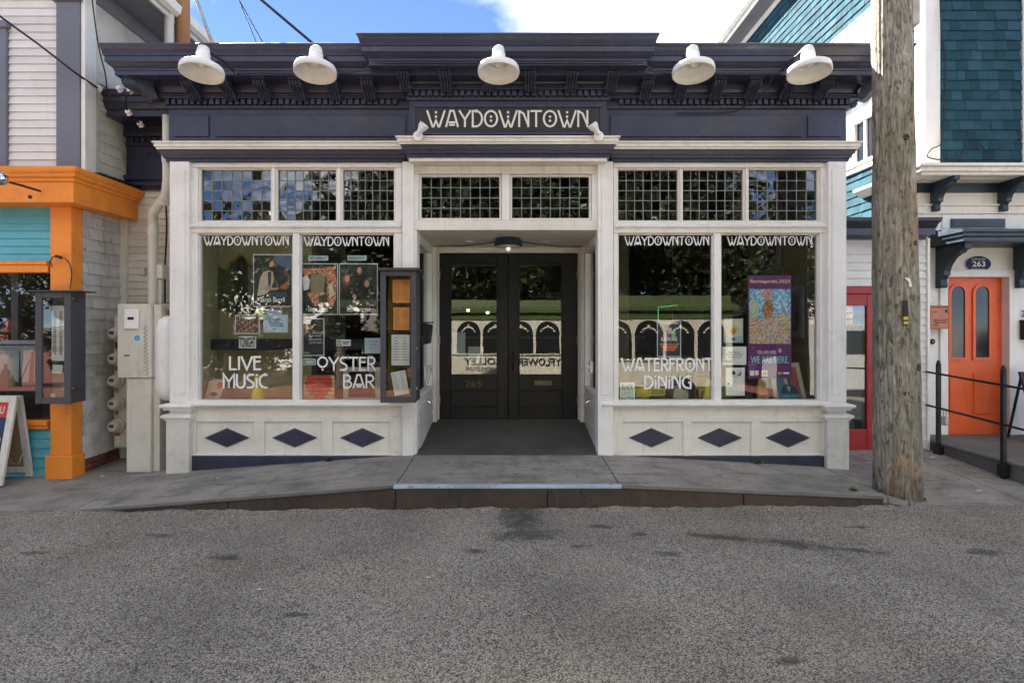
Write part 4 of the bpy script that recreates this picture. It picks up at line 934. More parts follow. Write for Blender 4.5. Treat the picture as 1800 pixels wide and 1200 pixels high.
# door canopy
cn = O('door_canopy', MB().wrap(5.20, 7.4, .46, WY-.001, [(0, 2.55), (.0, 2.555), (.02, 2.56), (.022, 2.60), (.045, 2.615), (.05, 2.645), (.07, 2.66), (.07, 2.685), (0, 2.70)]).box(5.2, 7.4, .465, WY-.001, 2.552, 2.57), M['teal'], bh, recalc=False)
O('canopy_top', MB().add([(5.13, .39, 2.69), (7.4, .39, 2.69), (7.4, WY, 2.76), (5.13, WY, 2.76), (5.13, .39, 2.684), (7.4, .39, 2.684), (7.4, WY, 2.684), (5.13, WY, 2.684)], [(0, 1, 2, 3), (0, 4, 5, 1), (0, 3, 7, 4)]), M['teal'], cn, recalc=False)
for x in (5.30, 6.26): bracket(x, .085, 2.552, .46, .50, bh)
# orange door set back in its frame
DY = WY+.09
dx0, dx1, dz0, dz1 = PX(1664.5, WY), PX(1763, DY), PZ(764, DY), PZ(487, WY)
O('door_jamb', MB().fbox(fw, PX(1772, WY)-.002, PX(1772, WY)+.10, -.12, .025, .2, dz1+.09).fbox(fw, dx0-.10, dx0, -.12, .025, .2, dz1+.09).fbox(fw, dx0+.0005, PX(1772, WY)-.0025, -.12, .022, dz1+.0005, dz1+.09), M['white'], bh, bevel=.004)
O('casing_board', MB().fbox(fw, SX-.13, SX+.03, .0005, .02, .2, 2.55), M['white'], bh, bevel=.004)
fd = front(DY)
def arch_pts(xc, hw, z0, z1, k=10): return [(xc-hw, z0), (xc+hw, z0)]+[(xc+hw*math.cos(R(a)), z1-hw+hw*math.sin(R(a))) for a in [180*i/k for i in range(k+1)]]
od = O('door', MB().fbox(fd, dx0+.001, dx1, -.045, 0, dz0, dz1-.002), M['door_orange'], bh); tag(od, 'orange panelled front door with two arched lights')
for pc in (1682.5, 1725):
    xc = PX(pc, DY); zt_, zb_ = PZ(503, DY), PZ(628, DY); o_, i_ = arch_pts(xc, .118, zb_-.03, zt_+.03), arch_pts(xc, .085, zb_, zt_)
    mb = MB(); k = len(o_); mb.add([fd.p(a, .001, b) for a, b in o_]+[fd.p(a, .02, b) for a, b in o_]+[fd.p(a, .02, b) for a, b in i_]+[fd.p(a, .001, b) for a, b in i_],
           [(q*k+i, q*k+(i+1) % k, (q+1)*k+(i+1) % k, (q+1)*k+i) for q in range(3) for i in range(k)])
    O('arch_frame', mb, M['door_orange'], od, smooth=True)
    O('arched_pane', MB().flat(fd, i_, .006), M['dark_glass'], od)
    O('door_panel', MB().plate(fd, [(xc-.10, PZ(727, DY)), (xc+.10, PZ(727, DY)), (xc+.10, PZ(655, DY)), (xc-.10, PZ(655, DY))], .0, .012), M['door_orange'], od, bevel=.01)
# oval number plate
npl = thing('number_plate', 'oval blue house plate reading 263 over the orange door', 'sign', (PX(1718, WY), WY, PZ(478, WY)))
Xc, Zc = PX(1718, WY), PZ(464, WY)
O('rim', MB().plate(fw, arc(Xc, Zc, .168, .106, 0, 345, 23), .0005, .012), M['paper'], npl); O('plate', MB().plate(fw, arc(Xc, Zc, .158, .097, 0, 345, 23), .0125, .015), colour(.02, .02, .09), npl)
mb = MB(); letter(mb, fw, '263', Xc-.075, Xc+.085, Zc-.035, Zc+.035, .0165, bold=True); letter(mb, fw, 'La Bonnenuitee', Xc-.085, Xc+.085, Zc+.050, Zc+.073, .0165); letter(mb, fw, 'Provincetown', Xc-.085, Xc+.085, Zc-.075, Zc-.052, .0165)
O('lettering', mb, M['letter_white'], npl, recalc=False)

# low wing with the red door
WG = .64
wg = thing('clapboard_wing', 'low white clapboard wing with red glazed door behind the utility pole', 'building', (4.3, WG, 0))
fg = front(WG); wa, wb = XR+.001, PX(1633, WG)
rx0, rx1, rz0, rz1 = wa+.03, PX(1552, WG), PZ(793, WG), PZ(516, WG)
O('wall', MB().fbox(fg, wa, wb, -.5, -.02, 2.2, 2.70).fbox(fg, rx1+.06, wb, -.5, -.02, .0, 2.1995), M['clap_cream'], wg)
boards(wg, fg, wa, wb-.03, rz1+.09, 2.62, .092, 'clap', .022, n0=-.02); boards(wg, fg, rx1+.06, wb-.03, .06, rz1+.09, .092, 'clap', .022, n0=-.02)
O('corner_board', MB().fbox(fg, wb-.0295, wb, -.45, .02, .05, 2.62), M['white'], wg, bevel=.003)
O('cornice', MB().prism(fg, [(-.3, 2.60), (.05, 2.60), (.06, 2.625), (.20, 2.635), (.20, 2.705), (.215, 2.71), (.24, 2.745), (.30, 2.775), (.31, 2.81), (-.3, 2.83)], wa, 4.86), M['navy'], wg, smooth=True)
O('roof', MB().fbox(fg, wa, SX-.02, -3.0, -.301, 2.72, 2.80), M['grey_box'], wg)
O('door_frame', MB().fbox(fg, wa, rx0, -.08, .0, .08, rz1+.085).fbox(fg, rx1, rx1+.059, -.08, .0, .08, rz1+.085).fbox(fg, rx0+.0005, rx1-.0005, -.08, .0, rz1, rz1+.085), M['red'], wg, bevel=.004)
gx1 = PX(1526, WG); gx0 = rx0+.11
rd = O('door', MB().fbox(fg, rx0+.002, gx0, -.07, -.02, rz0, rz1-.002).fbox(fg, gx1, rx1-.002, -.07, -.02, rz0, rz1-.002).fbox(fg, gx0+.0005, gx1-.0005, -.07, -.021, rz1-.14, rz1-.002).fbox(fg, gx0+.0005, gx1-.0005, -.07, -.021, rz0, PZ(755, WG)), M['red'], wg, bevel=.005)
tag(rd, 'red door with one tall glass pane')
O('door_glass', MB().fbox(fg, gx0+.0005, gx1-.0005, -.05, -.045, PZ(755, WG)+.0005, rz1-.1405), M['door_glass'], rd)
O('door_step', MB().fbox(fg, wa, rx1+.06, -.5, .05, .0, rz0-.003), M['concrete'], wg, bevel=.006)
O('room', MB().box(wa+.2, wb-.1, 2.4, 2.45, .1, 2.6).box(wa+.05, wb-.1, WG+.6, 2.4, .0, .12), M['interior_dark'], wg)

# stoop with iron railing
st = thing('stoop', 'raised dark concrete stoop before the orange door', 'steps', (5.8, .3, .1))
SXL = 4.94
O('stoop_body', MB().box(SXL+.005, 10, -.75, WY-.001, .0, .215), M['concrete_dark'], st); O('stoop_top', MB().box(SXL-.012, 10, -.77, WY-.002, .2155, .248), M['concrete_dark'], st, bevel=.006)
rl = thing('iron_railing', 'black iron pipe railing along the stoop edge', 'railing', (SXL+.03, .2, .1))
yA, yB = .34, -.34
for yq in (yA+.12, yB-.06):
    o = O('post', MB().box(SXL-.053, SXL-.013, yq-.02, yq+.02, .06, 1.13).lathe([(.027, 1.13), (.027, 1.15), (.021, 1.165), (.014, 1.19), (.003, 1.20)], 12, Matrix.Translation((SXL-.033, yq, 0))), M['iron'], rl, bevel=.004)
    O('foot_plate', MB().box(SXL-.066, SXL-.003, yq-.045, yq+.045, .10, .215), M['iron'], o, bevel=.004)
for z0_ in (1.02, .63): O('rail', MB().tube([(SXL-.035, .92, z0_+.04), (SXL-.035, yA+.12, z0_+.02), (SXL-.035, yB-.06, z0_-.02), (SXL-.035, -1.0, z0_-.05)], .0125, 8), M['iron'], rl, smooth=True)
pad = thing('padlock', 'small padlock hanging from the lower rail of the iron railing', 'padlock', (SXL-.035, .36, .5))
O('lock_body', MB().box(SXL-.055, SXL-.012, .33, .40, .47, .565), M['steel'], pad, bevel=.006); O('shackle', MB().tube([(SXL-.033, .345, .56), (SXL-.033, .345, .66), (SXL-.033, .385, .66), (SXL-.033, .385, .56)], .007, 6), M['steel'], pad)
mbx = thing('mailbox', 'copper coloured letterbox on white casing beside the orange door', 'mailbox', (PX(1648, WY), WY, PZ(578, WY)))
X0, X1, Z0, Z1 = PX(1630, .86), PX(1668, .86), PZ(578, .86), PZ(538, .86)
bx = O('box', MB().box(X0, X1, .86, WY-.001, Z0, Z1-.01), M['copper'], mbx, bevel=.006); O('lid', MB().box(X0-.008, X1+.008, .845, WY-.002, Z1-.0095, Z1+.008), M['copper'], mbx, bevel=.004)
O('front_plate', MB().box(X0+.035, X1-.008, .855, .8595, Z0+.015, Z1-.025), M['copper'], mbx, bevel=.003)
mb = MB(); fm = front(.855)
for i, (a, b, z_) in enumerate(((.07, .24, .11), (.07, .22, .09), (.09, .23, .07), (.06, .13, .045), (.06, .12, .2))): mb.flat(fm, [(X0+a, Z0+z_), (X0+b, Z0+z_), (X0+b, Z0+z_+.008), (X0+a, Z0+z_+.008)], .001)
mb.flat(fm, [(X1-.05, Z1-.08), (X1-.02, Z1-.08), (X1-.02, Z1-.04), (X1-.05, Z1-.04)], .001); O('print', mb, M['ink'], mbx, recalc=False)
bl = thing('door_bell', 'round black bell push below the copper letterbox', 'bell', (PX(1638, WY), WY, PZ(600, WY)))
O('rim', MB().lathe([(0, 0), (.034, 0), (.034, .012), (.022, .02), (0, .02)], 16, Matrix.Translation((PX(1638, WY-.02), WY-.02, PZ(600, WY))) @ Matrix.Rotation(R(90), 4, 'X')), M['iron'], bl); O('button', MB().ball((PX(1638, WY-.02), WY-.04, PZ(600, WY)), .012), M['steel'], bl)
mb = MB(); letter(mb, fw, '261', PX(1793, WY), PX(1809, WY), PZ(557, WY), PZ(545, WY), .022, bold=True); o = O('house_numerals', mb, M['ink'], bh, recalc=False)
wbx = thing('wall_letterbox', 'black letterbox at the right edge of the picture', 'mailbox', (PX(1800, WY), WY, PZ(600, WY)))
O('box', MB().fbox(fw, PX(1792, WY), PX(1830, WY), .001, .10, PZ(597, WY), PZ(568, WY)), M['black'], wbx, bevel=.006); O('flap', MB().fbox(fw, PX(1791.5, WY), PX(1830.5, WY), .0, .106, PZ(567.8, WY), PZ(562, WY)), M['black'], wbx, bevel=.004)
esl = thing('black_easel', 'black board leaning on the stoop at the right edge', 'easel', (PX(1800, .5), .5, .25))
O('board', MB().add([(5.93, .30, .25), (6.5, .30, .25), (6.5, .62, 1.05), (5.98, .62, 1.05), (5.93, .33, .25), (6.5, .33, .25), (6.5, .65, 1.05), (5.98, .65, 1.05)], [(0, 1, 2, 3), (4, 7, 6, 5), (0, 3, 7, 4), (1, 5, 6, 2), (3, 2, 6, 7), (0, 4, 5, 1)]), M['black'], esl, bevel=.004)
O('leg', MB().tube([(6.0, .62, 1.0), (6.0, .80, .25)], .015, 6), M['black'], esl)
# ---------------------------------------------------------------- lamps over the cornice
def lamp_parts(root, x):
    c = Vector((x, -.95, 3.865)); tilt = Matrix.Translation(c) @ Matrix.Rotation(R(-7), 4, 'X')
    prof = [(.183, -.012), (.186, .002), (.184, .028), (.176, .048), (.150, .068), (.112, .082), (.078, .092), (.074, .098), (.150-.004, .060), (.172, .040), (.178, .022), (.179, .0)]
    outer = [(.179, -.014), (.186, -.012), (.186, .022), (.180, .044), (.155, .060), (.115, .074), (.09, .083), (.072, .088)]
    inner = [(.060, .082), (.110, .068), (.150, .053), (.174, .036), (.179, .018), (.179, -.014)]
    mb = MB(); k = 36; pr = outer+inner; vs_, fs = [], []
    for r, z in pr:
        for j in range(k): vs_.append(tilt @ Vector((r*math.cos(2*math.pi*j/k), r*math.sin(2*math.pi*j/k), z)))
    for i in range(len(pr)-1):
        for j in range(k): fs.append((i*k+j, i*k+(j+1) % k, (i+1)*k+(j+1) % k, (i+1)*k+j))
    mb.add(vs_, fs); O('shade', mb, M['enamel'], root, smooth='all')
    mb = MB(); mb.lathe([(.066, .082), (.068, .094), (.063, .13), (.058, .165), (.062, .17), (.057, .178), (.052, .218), (.044, .226), (.048, .236), (.034, .247), (.0, .25)], 20, tilt); O('neck', mb, M['enamel'], root, smooth=True)
    mb = MB(); mb.lathe([(.0, .045), (.018, .05), (.03, .062), (.04, .078), (.04, .092), (0, .093)], 14, tilt); O('bulb', mb, M['bulb'], root, smooth=True)
    top = tilt @ Vector((0, .0, .23)); y_end = -.36 if abs(x) > 1.2 else -.475
    dz = 0 if abs(x) > 1.2 else .05
    mb = MB(); mb.tube([top, top+Vector((.0, .06, .03)), top+Vector((.0, .16, .02)), Vector((x+.01, (top.y+y_end)/2+.1, 4.14+dz)), Vector((x+.02, y_end, 4.12+dz))], .014, 8); mb.ball((x+.02, y_end-.005, 4.12+dz), .035)
    O('arm', mb, M['navy'], root, smooth=True)
for x, lab in ((-2.77, 'white dome lamp at the left end of the shop cornice'), (-1.752, 'white dome lamp left of the name board, above the OYSTER BAR window'), (-.105, 'white dome lamp hanging above the middle of the name board'),
               (1.645, 'white dome lamp right of the name board, above the WATERFRONT DINING window'), (2.685, 'white dome lamp nearest the utility pole on the shop cornice')):
    t = thing('sign_lamp', lab, 'lamp', (x, -.95, 3.85), 'dome lamps along the shop cornice'); lamp_parts(t, x)
cd = thing('lamp_conduit', 'thin navy conduit strung along the cornice between the lamps', 'conduit', (0, -.43, 4.15))
for pts in ([(-2.75, -.375, 4.12), (-1.95, -.375, 4.115), (-1.74, -.38, 4.115), (-1.45, -.42, 4.12), (-1.36, -.46, 4.17), (-1.2, -.478, 4.172), (-.1, -.478, 4.172), (1.15, -.478, 4.172), (1.32, -.46, 4.165), (1.42, -.41, 4.12), (1.66, -.375, 4.112), (2.69, -.375, 4.115)],):
    O('pipe', MB().tube(pts, .011, 6), M['navy'], cd, smooth=True)
cab = thing('loose_cable', 'loose black cable drooping from the rightmost lamps across the frieze', 'cable', (2.5, -.1, 3.8))
O('cable', MB().tube([(2.62, -.42, 4.09), (2.60, -.30, 3.99), (2.50, -.17, 3.90), (2.36, -.085, 3.84), (2.18, -.075, 3.825), (1.75, -.072, 3.826)], .008, 6), M['black'], cab, smooth=True)
# floodlights beside the name board
for s_, px_, lab in ((-1, 735, 'small white floodlight at the left end of the name board'), (1, 1052, 'small white floodlight at the right end of the name board')):
    X, Y, Z = PX(px_, CY-.17), CY-.17, PZ(240, CY-.17)
    t = thing('floodlight', lab, 'floodlight', (X, Y, Z), 'floodlights beside the name board')
    O('mount', MB().lathe([(0, 0), (.052, 0), (.05, .018), (.02, .03), (0, .03)], 18, Matrix.Translation((X, Y, Z-.0)) @ Matrix.Rotation(R(90), 4, 'X')), M['enamel'], t, smooth=True)
    dr_ = Vector((-s_*.62, -.30, .72)).normalized(); mt = Matrix.Translation(Vector((X, Y-.035, Z+.01))) @ dr_.to_track_quat('Z', 'Y').to_matrix().to_4x4()
    O('head', MB().lathe([(0, 0), (.022, .0), (.026, .03), (.03, .05), (.048, .085), (.052, .12), (.046, .12), (.03, .10), (0, .095)], 18, mt), M['enamel'], t, smooth=True)
# hanging lamp in the entrance
X, Y, Z = PX(893.5, .55), .55, PZ(433, .55)
hl = thing('entrance_lamp', 'small dark green dome lamp hanging in the entrance recess', 'lamp', (X, Y, RZ))
mt = Matrix.Translation((X, Y, Z))
O('shade', MB().lathe([(.158, .0), (.164, .0), (.160, .03), (.150, .075), (.128, .108), (.10, .122), (.04, .128), (.0, .128)], 28, mt), M['teal'], hl, smooth=True)
O('reflector', MB().lathe([(.155, .004), (.14, .0), (.10, -.012), (.05, -.018), (0, -.02)], 28, mt), M['bulb'], hl, smooth=True)
O('bulb', MB().ball((X, Y, Z-.028), .026, 12), M['glow'], hl, smooth=True)
O('stem', MB().tube([(X, Y, Z+.12), (X, Y, RZ-.0)], .014, 8), M['iron'], hl)
O('cable', MB().tube([(RX0+.03, 1.05, RZ-.025), (-.6, .9, RZ-.04), (-.25, .62, RZ-.045), (X, Y+.02, RZ-.012), (.3, .7, RZ-.045), (.6, .95, RZ-.04), (RX1-.03, 1.1, RZ-.02)], .006, 6), M['black'], hl)
for px_, lab in ((825, 'small round recessed fitting left of the entrance lamp'), (960, 'small round recessed fitting right of the entrance lamp')):
    X = PX(px_, .8); t = thing('ceiling_fitting', lab, 'light fitting', (X, .8, RZ), 'fittings in the recess ceiling')
    O('rim', MB().lathe([(0, 0), (.05, 0), (.05, -.012), (.035, -.018), (0, -.01)], 16, Matrix.Translation((X, .8, RZ))), M['enamel'], t, smooth=True)

# ---------------------------------------------------------------- menu case on the pilaster, and other fittings of the entrance
mc = thing('menu_case', 'tall dark menu case with orange and white pages beside the entrance', 'menu case', (PX(700, -.25), -.2, .8))
y0, y1 = -.36, -.075; X0, X1, Z0, Z1 = PX(669, y0), PX(730.5, y0), PZ(707, y0), PZ(476, y0); t = .05
mb = MB(); mb.box(X0, X1, y1-.02, y1, Z0, Z1).box(X0, X0+.02, y0+.03, y1-.0205, Z0, Z1).box(X1-.02, X1, y0+.03, y1-.0205, Z0, Z1).box(X0+.0205, X1-.0205, y0+.03, y1-.0205, Z0, Z0+.02).box(X0+.0205, X1-.0205, y0+.03, y1-.0205, Z1-.02, Z1)
O('case', mb, M['grey_box'], mc, bevel=.003)
mb = MB(); mb.box(X0-.004, X0+t, y0, y0+.029, Z0-.004, Z1+.0).box(X1-t, X1+.004, y0, y0+.029, Z0-.004, Z1).box(X0+t+.0005, X1-t-.0005, y0, y0+.029, Z0-.004, Z0+t+.01).box(X0+t+.0005, X1-t-.0005, y0, y0+.029, Z1-t, Z1)
dr_ = O('case_door', mb, M['grey_box'], mc, bevel=.004)
O('door_pane', MB().box(X0+t+.001, X1-t-.001, y0+.012, y0+.016, Z0+t+.011, Z1-t-.001), M['glass'], dr_)
for z in (.95, 1.35): O('hasp', MB().box(X1-.004, X1+.012, y0+.01, y0+.06, z, z+.03), M['steel'], dr_, bevel=.003)
O('top_board', MB().box(X0-.025, X1+.035, y0-.03, y1+.03, Z1+.001, Z1+.03), M['kerb'], mc, bevel=.004)
O('back_board', MB().box(X0+.021, X1-.021, y1-.026, y1-.021, Z0+.021, Z1-.021), M['mustard'], mc)
fm = front(y0+.10)
def page(parent, a, b, c, e, m, rot=0.0, border=True, lines=8, name='page'):
    xa, xb, za, zb_ = PX(a, y0+.1), PX(b, y0+.1), PZ(e, y0+.1), PZ(c, y0+.1)
    cx_, cz_ = (xa+xb)/2, (za+zb_)/2; hw, hh = (xb-xa)/2, (zb_-za)/2; ca, sa = math.cos(rot), math.sin(rot)
    tr = lambda u, v: (cx_+u*ca-v*sa, cz_+u*sa+v*ca)
    mb = MB()
    if border: mb.plate(fm, [tr(-hw-.012, -hh-.012), tr(hw+.012, -hh-.012), tr(hw+.012, hh+.012), tr(-hw-.012, hh+.012)], -.004, -.0005, 1)
    mb.plate(fm, [tr(-hw, -hh), tr(hw, -hh), tr(hw, hh), tr(-hw, hh)], 0, .002, 0)
    for i in range(lines):
        v = hh*(.78-1.6*i/max(1, lines)); w_ = rnd.uniform(.4, .8)*hw; h_ = hh*.022
        for sgn in (-1, 1): mb.flat(fm, [tr(sgn*hw*.48-w_*.42, v-h_), tr(sgn*hw*.48+w_*.42, v-h_), tr(sgn*hw*.48+w_*.42, v+h_), tr(sgn*hw*.48-w_*.42, v+h_)], .003, 2)
    O(name, mb, [m, M['ink'], colour(.25, .22, .20)], parent)
page(mc, 690, 721, 491, 532, M['paper_orange'], lines=12); page(mc, 691, 720, 540, 580, M['paper_orange'], lines=12)
page(mc, 688, 720, 588, 642, M['paper'], lines=9); page(mc, 690, 716, 652, 694, M['paper'], R(10), lines=7)
# fittings on the recess side
mh = thing('mail_holder', 'black wall pocket on the left side of the entrance recess', 'mail holder', (RX0+.05, .35, 1.4))
yq = .42; O('pocket', MB().prism(Frame((0, yq-.12, 0), (0, 1, 0), (1, 0, 0)), [(RX0+.014, 1.38), (RX0+.075, 1.39), (RX0+.10, 1.60), (RX0+.014, 1.62)], 0, .24), M['black'], mh, bevel=.006); O('rim', MB().fbox(right_of(RX0), yq-.125, yq+.125, .014, .108, 1.6205, 1.635), M['black'], mh, bevel=.003)
ds = thing('door_stay', 'small metal sensor box on the left recess frame', 'fitting', (RX0+.02, .45, 1.0))
O('plate', MB().fbox(right_of(RX0), .42, .56, .013, .03, .98, 1.13), M['pvc'], ds, bevel=.004); O('hook', MB().tube([(RX0+.03, .46, 1.12), (RX0+.07, .48, 1.14), (RX0+.075, .52, 1.06), (RX0+.04, .50, .93)], .006, 6), M['steel'], ds)
dv = thing('entry_sensor', 'small white device on the right side of the entrance recess', 'fitting', (RX1-.03, .45, 1.05))
O('body', MB().fbox(left_of(RX1), .32, .46, .013, .05, 1.06, 1.19), M['enamel'], dv, bevel=.01); O('clip', MB().ball((RX1-.06, .39, 1.12), .02), M['enamel'], dv)
for s_, X, fr, lab in ((1, RX0, right_of(RX0), 'chrome tap on the low boards left of the entrance'), (-1, RX1, left_of(RX1), 'chrome tap on the low boards right of the entrance')):
    t = thing('wall_tap', lab, 'tap', fr.p(.5, .02, .7)); O('spout', MB().tube([fr.p(.5, .0, .72), fr.p(.5, .05, .72), fr.p(.5, .07, .70)], .012, 8), M['chrome'], t, smooth=True); O('handle', MB().tube([fr.p(.46, .04, .735), fr.p(.54, .04, .735)], .008, 6), M['chrome'], t)

# ---------------------------------------------------------------- things in the alley, left
D_ = .2
uc = thing('utility_cabinet', 'beige steel utility cabinet on a pedestal in the alley corner', 'cabinet', (PX(250, D_), .3, .05))
y0 = -.02; X0, X1, Z0, Z1 = PX(206, y0), PX(264, y0), PZ(664, y0), PZ(534, y0)
X2 = -3.74
O('box', MB().box(X0, X1, y0, .40, Z0, Z1), M['utility'], uc, bevel=.006); O('side_box', MB().box(X1+.001, X2, y0+.05, .40, Z0+.002, Z1-.01), M['utility'], uc, bevel=.006)
O('pedestal', MB().box(PX(222, y0+.02), PX(264.5, y0+.02), y0+.02, .38, .03, Z0-.004).box(PX(264.5, y0+.02)+.001, X2-.02, y0+.06, .38, .03, Z0-.005), M['utility'], uc, bevel=.006)
O('meter_hatch', MB().box(PX(220, y0), PX(245, y0), y0-.025, y0-.001, PZ(578, y0), PZ(544, y0)), M['enamel'], uc, bevel=.006)
fm = front(y0)
mb = MB(); mb.flat(fm, [(PX(227, y0), PZ(562, y0)), (PX(238, y0), PZ(562, y0)), (PX(238, y0), PZ(557, y0)), (PX(227, y0), PZ(557, y0))], .0265, 0)
mb.flat(fm, arc(PX(241, y0), PZ(594, y0), .041, .041, 0, 340, 17), .0012, 3); mb.flat(fm, arc(PX(241, y0), PZ(594, y0), .034, .034, 0, 340, 17), .002, 1)
mb.flat(fm, arc(PX(223, y0), PZ(623, y0), .034, .022, 180, 360, 8), .0012, 2)
zz = [(PX(255+(3 if i % 2 else -3)+i*.15, y0), PZ(572+i*3.3, y0)) for i in range(28)]
for (a, b), (c, e) in zip(zz, zz[1:]): mb.flat(fm, [(a-.004, b), (a+.004, b), (c+.004, e), (c-.004, e)], .0012, 0 if rnd.random() < .75 else 4)
O('sticker', mb, [M['ink'], colour(.12, .34, .56), colour(.06, .2, .22), M['paper'], colour(.4, .08, .05)], uc, recalc=False)
tk = thing('white_tank', 'white rounded tank half hidden behind the left pilaster', 'tank', (-3.72, .12, .8))
O('tank_shell', MB().lathe([(0, .77), (.07, .79), (.115, .84), (.135, .93), (.135, 1.56), (.115, 1.65), (.07, 1.69), (0, 1.705)], 24, Matrix.Translation((-3.70, .12, 0))), M['enamel'], tk, smooth=True); O('valve', MB().tube([(-3.70, .12, 1.70), (-3.70, .12, 1.76)], .02, 8), M['brass'], tk)
mbd = thing('meter_board', 'narrow board of electric meters behind the beige cabinet', 'meter board', (PX(208, .44), .5, .2))
y0 = .44; fm = front(y0); O('backboard', MB().fbox(fm, PX(200, y0), PX(226, y0), -.09, 0, PZ(786, y0), PZ(556, y0)), M['utility'], mbd, bevel=.004)
for py_, tx in ((586, ''), (630, '1'), (668, '2'), (708, 'H'), (747, '3')):
    c = fm.p(PX(209.5, y0), 0, PZ(py_, y0))
    m_ = O('meter', MB().lathe([(.0, 0), (.078, 0), (.078, .04), (.068, .045), (.066, .10), (.05, .12), (0, .125)], 22, Matrix.Translation(c) @ Matrix.Rotation(R(90), 4, 'X')), M['pvc'], mbd, smooth=True)
    O('dial', MB().fbox(front(y0-.125), PX(205.5, y0), PX(213, y0), 0, .003, PZ(py_+1, y0), PZ(py_-4, y0)), M['grey_box'], m_)
    if py_ > 600:
        O('number_tag', MB().fbox(fm, PX(201.5, y0), PX(209.5, y0), .0005, .006, PZ(py_-17, y0), PZ(py_-29, y0)), colour(.5, .46, .33), mbd)
        mb = MB(); letter(mb, fm, tx, PX(203.5, y0), PX(207.5, y0), PZ(py_-18.5, y0), PZ(py_-27.5, y0), .0075, bold=True); O('number', mb, M['ink'], mbd, recalc=False)
O('warning_label', MB().fbox(fm, PX(202, y0), PX(211, y0), .0005, .004, PZ(782, y0), PZ(766, y0)), M['paper'], mbd); O('warning_label', MB().fbox(fm, PX(202, y0), PX(211, y0), .0005, .0045, PZ(765.5, y0), PZ(761, y0)), M['heart'], mbd)
dsp = thing('downspout', 'cream plastic downspout bending off the shop corner', 'downspout', (PX(268, .4), .4, 1.8))
y0 = .38; xa, xb = PX(269, y0), PX(295, .10)
pts = [(xb, .10, 3.86), (xb, .10, 3.30), (xb-.01, .12, 3.18), (xb-.08, .20, 3.02), (xa+.03, .33, 2.86), (xa, y0, 2.74), (xa, y0, 1.80)]
O('pipe', MB().tube(pts, .052, 14), M['pvc'], dsp, smooth=True)
for z in (2.66, 3.40): O('coupling', MB().tube([((xa if z < 3 else xb), (y0 if z < 3 else .10), z-.05), ((xa if z < 3 else xb), (y0 if z < 3 else .10), z+.05)], .059, 14), M['pvc'], dsp, smooth=True)
O('coupling', MB().tube([(xb-.085, .205, 3.01), (xb-.125, .245, 2.95)], .058, 14), M['pvc'], dsp, smooth=True)
cdt = thing('white_conduit', 'thin white conduit with junction box beside the downspout', 'conduit', (PX(281, .4), .4, 1.8))
y0 = .42; O('pipe', MB().tube([(PX(281.5, y0), y0, 1.79), (PX(281.5, y0), y0, PZ(492, y0))], .027, 10), M['pvc'], cdt, smooth=True); O('junction_box', MB().fbox(front(y0), PX(273, y0), PX(290, y0), -.06, .05, PZ(490, y0), PZ(466, y0)), M['pvc'], cdt, bevel=.005)
sb_ = thing('small_switch_box', 'tiny white box on the clapboards left of the downspout', 'box', (PX(255, .5), .5, 2.2))
O('cover', MB().fbox(front(LKY), PX(251, LKY), PX(258, LKY), .001, .04, PZ(483, LKY), PZ(471, LKY)), M['pvc'], sb_, bevel=.004); O('screw', MB().ball((PX(254.5, LKY-.04), LKY-.042, PZ(477, LKY)), .006), M['steel'], sb_)

def wire(name, label, pts, r=.008, m='black', cat='wire', extra=None):
    t = thing(name, label, cat, pts[-1]); 
    P = [Vector(p) for p in pts]; out = []
    for i in range(len(P)-1):
        p0, p1, p2, p3 = P[max(i-1, 0)], P[i], P[i+1], P[min(i+2, len(P)-1)]
        for s_ in range(6):
            u = s_/6; out.append(.5*((2*p1)+(p2-p0)*u+(2*p0-5*p1+4*p2-p3)*u*u+(3*p1-p0-3*p2+p3)*u**3))
    out.append(P[-1]); O('cable', MB().tube(out, r, 6), M[m], t, smooth=True)
    if extra: extra(t)
    return t
def Q(px, py, y): return (PX(px, y), y, PZ(py, y))
def insul(t, *cs):
    for c in cs: O('insulator', MB().lathe([(0, -.03), (.02, -.03), (.032, -.02), (.018, 0), (.032, .015), (.022, .03), (0, .035)], 12, Matrix.Translation(c) @ Matrix.Rotation(R(60), 4, 'X')), M['enamel'], t, smooth=True)
wire('service_cable', 'thick black service cable crossing the clapboard house to the link cornice', [Q(-60, -20, -.6), Q(0, 29, -.5), Q(70, 80, -.35), Q(128, 125, -.2), Q(160, 147, -.02), Q(172, 155, .08)], .011, extra=lambda t: insul(t, Q(173, 156, .10)))
wire('drop_wire', 'black wire dropping from above past the cornice corner', [Q(156, -60, -.4), Q(162, 0, -.35), Q(173, 80, -.3), Q(185, 130, -.2), Q(190, 165, -.1), Q(203, 183, -.02), Q(216, 189, .03), Q(222, 172, .05), Q(229, 160, .08)], .007, extra=lambda t: insul(t, Q(229, 160, .10), Q(210, 157, .10)))
wire('wall_cable', 'black cable running down the link frieze to the pipe and on down the wall', [Q(222, 186, .06), Q(226, 199, .1), Q(248, 220, .3), Q(262, 250, .45), Q(286, 293, .46), Q(290, 330, .46), Q(293, 400, .46), Q(290, 470, .46), Q(290, 532, .46)], .011, extra=lambda t: insul(t, Q(226, 198, .1), Q(247, 219, .3)))
wire('tower_cable', 'thin black cable looping over the blue shingles above the ledge', [Q(1652, -10, .86), Q(1655, 60, .86), Q(1662, 110, .86), Q(1659, 200, .86), Q(1655, 250, .86), Q(1638, 262, .82), Q(1630, 275, .8), Q(1652, 281, .8), Q(1682, 281, .84), Q(1698, 262, .86), Q(1712, 253, .86), Q(1722, 254, .86), Q(1740, 269, .86), Q(1755, 262, .86), Q(1775, 253, .86), Q(1798, 253, .86)], .007)
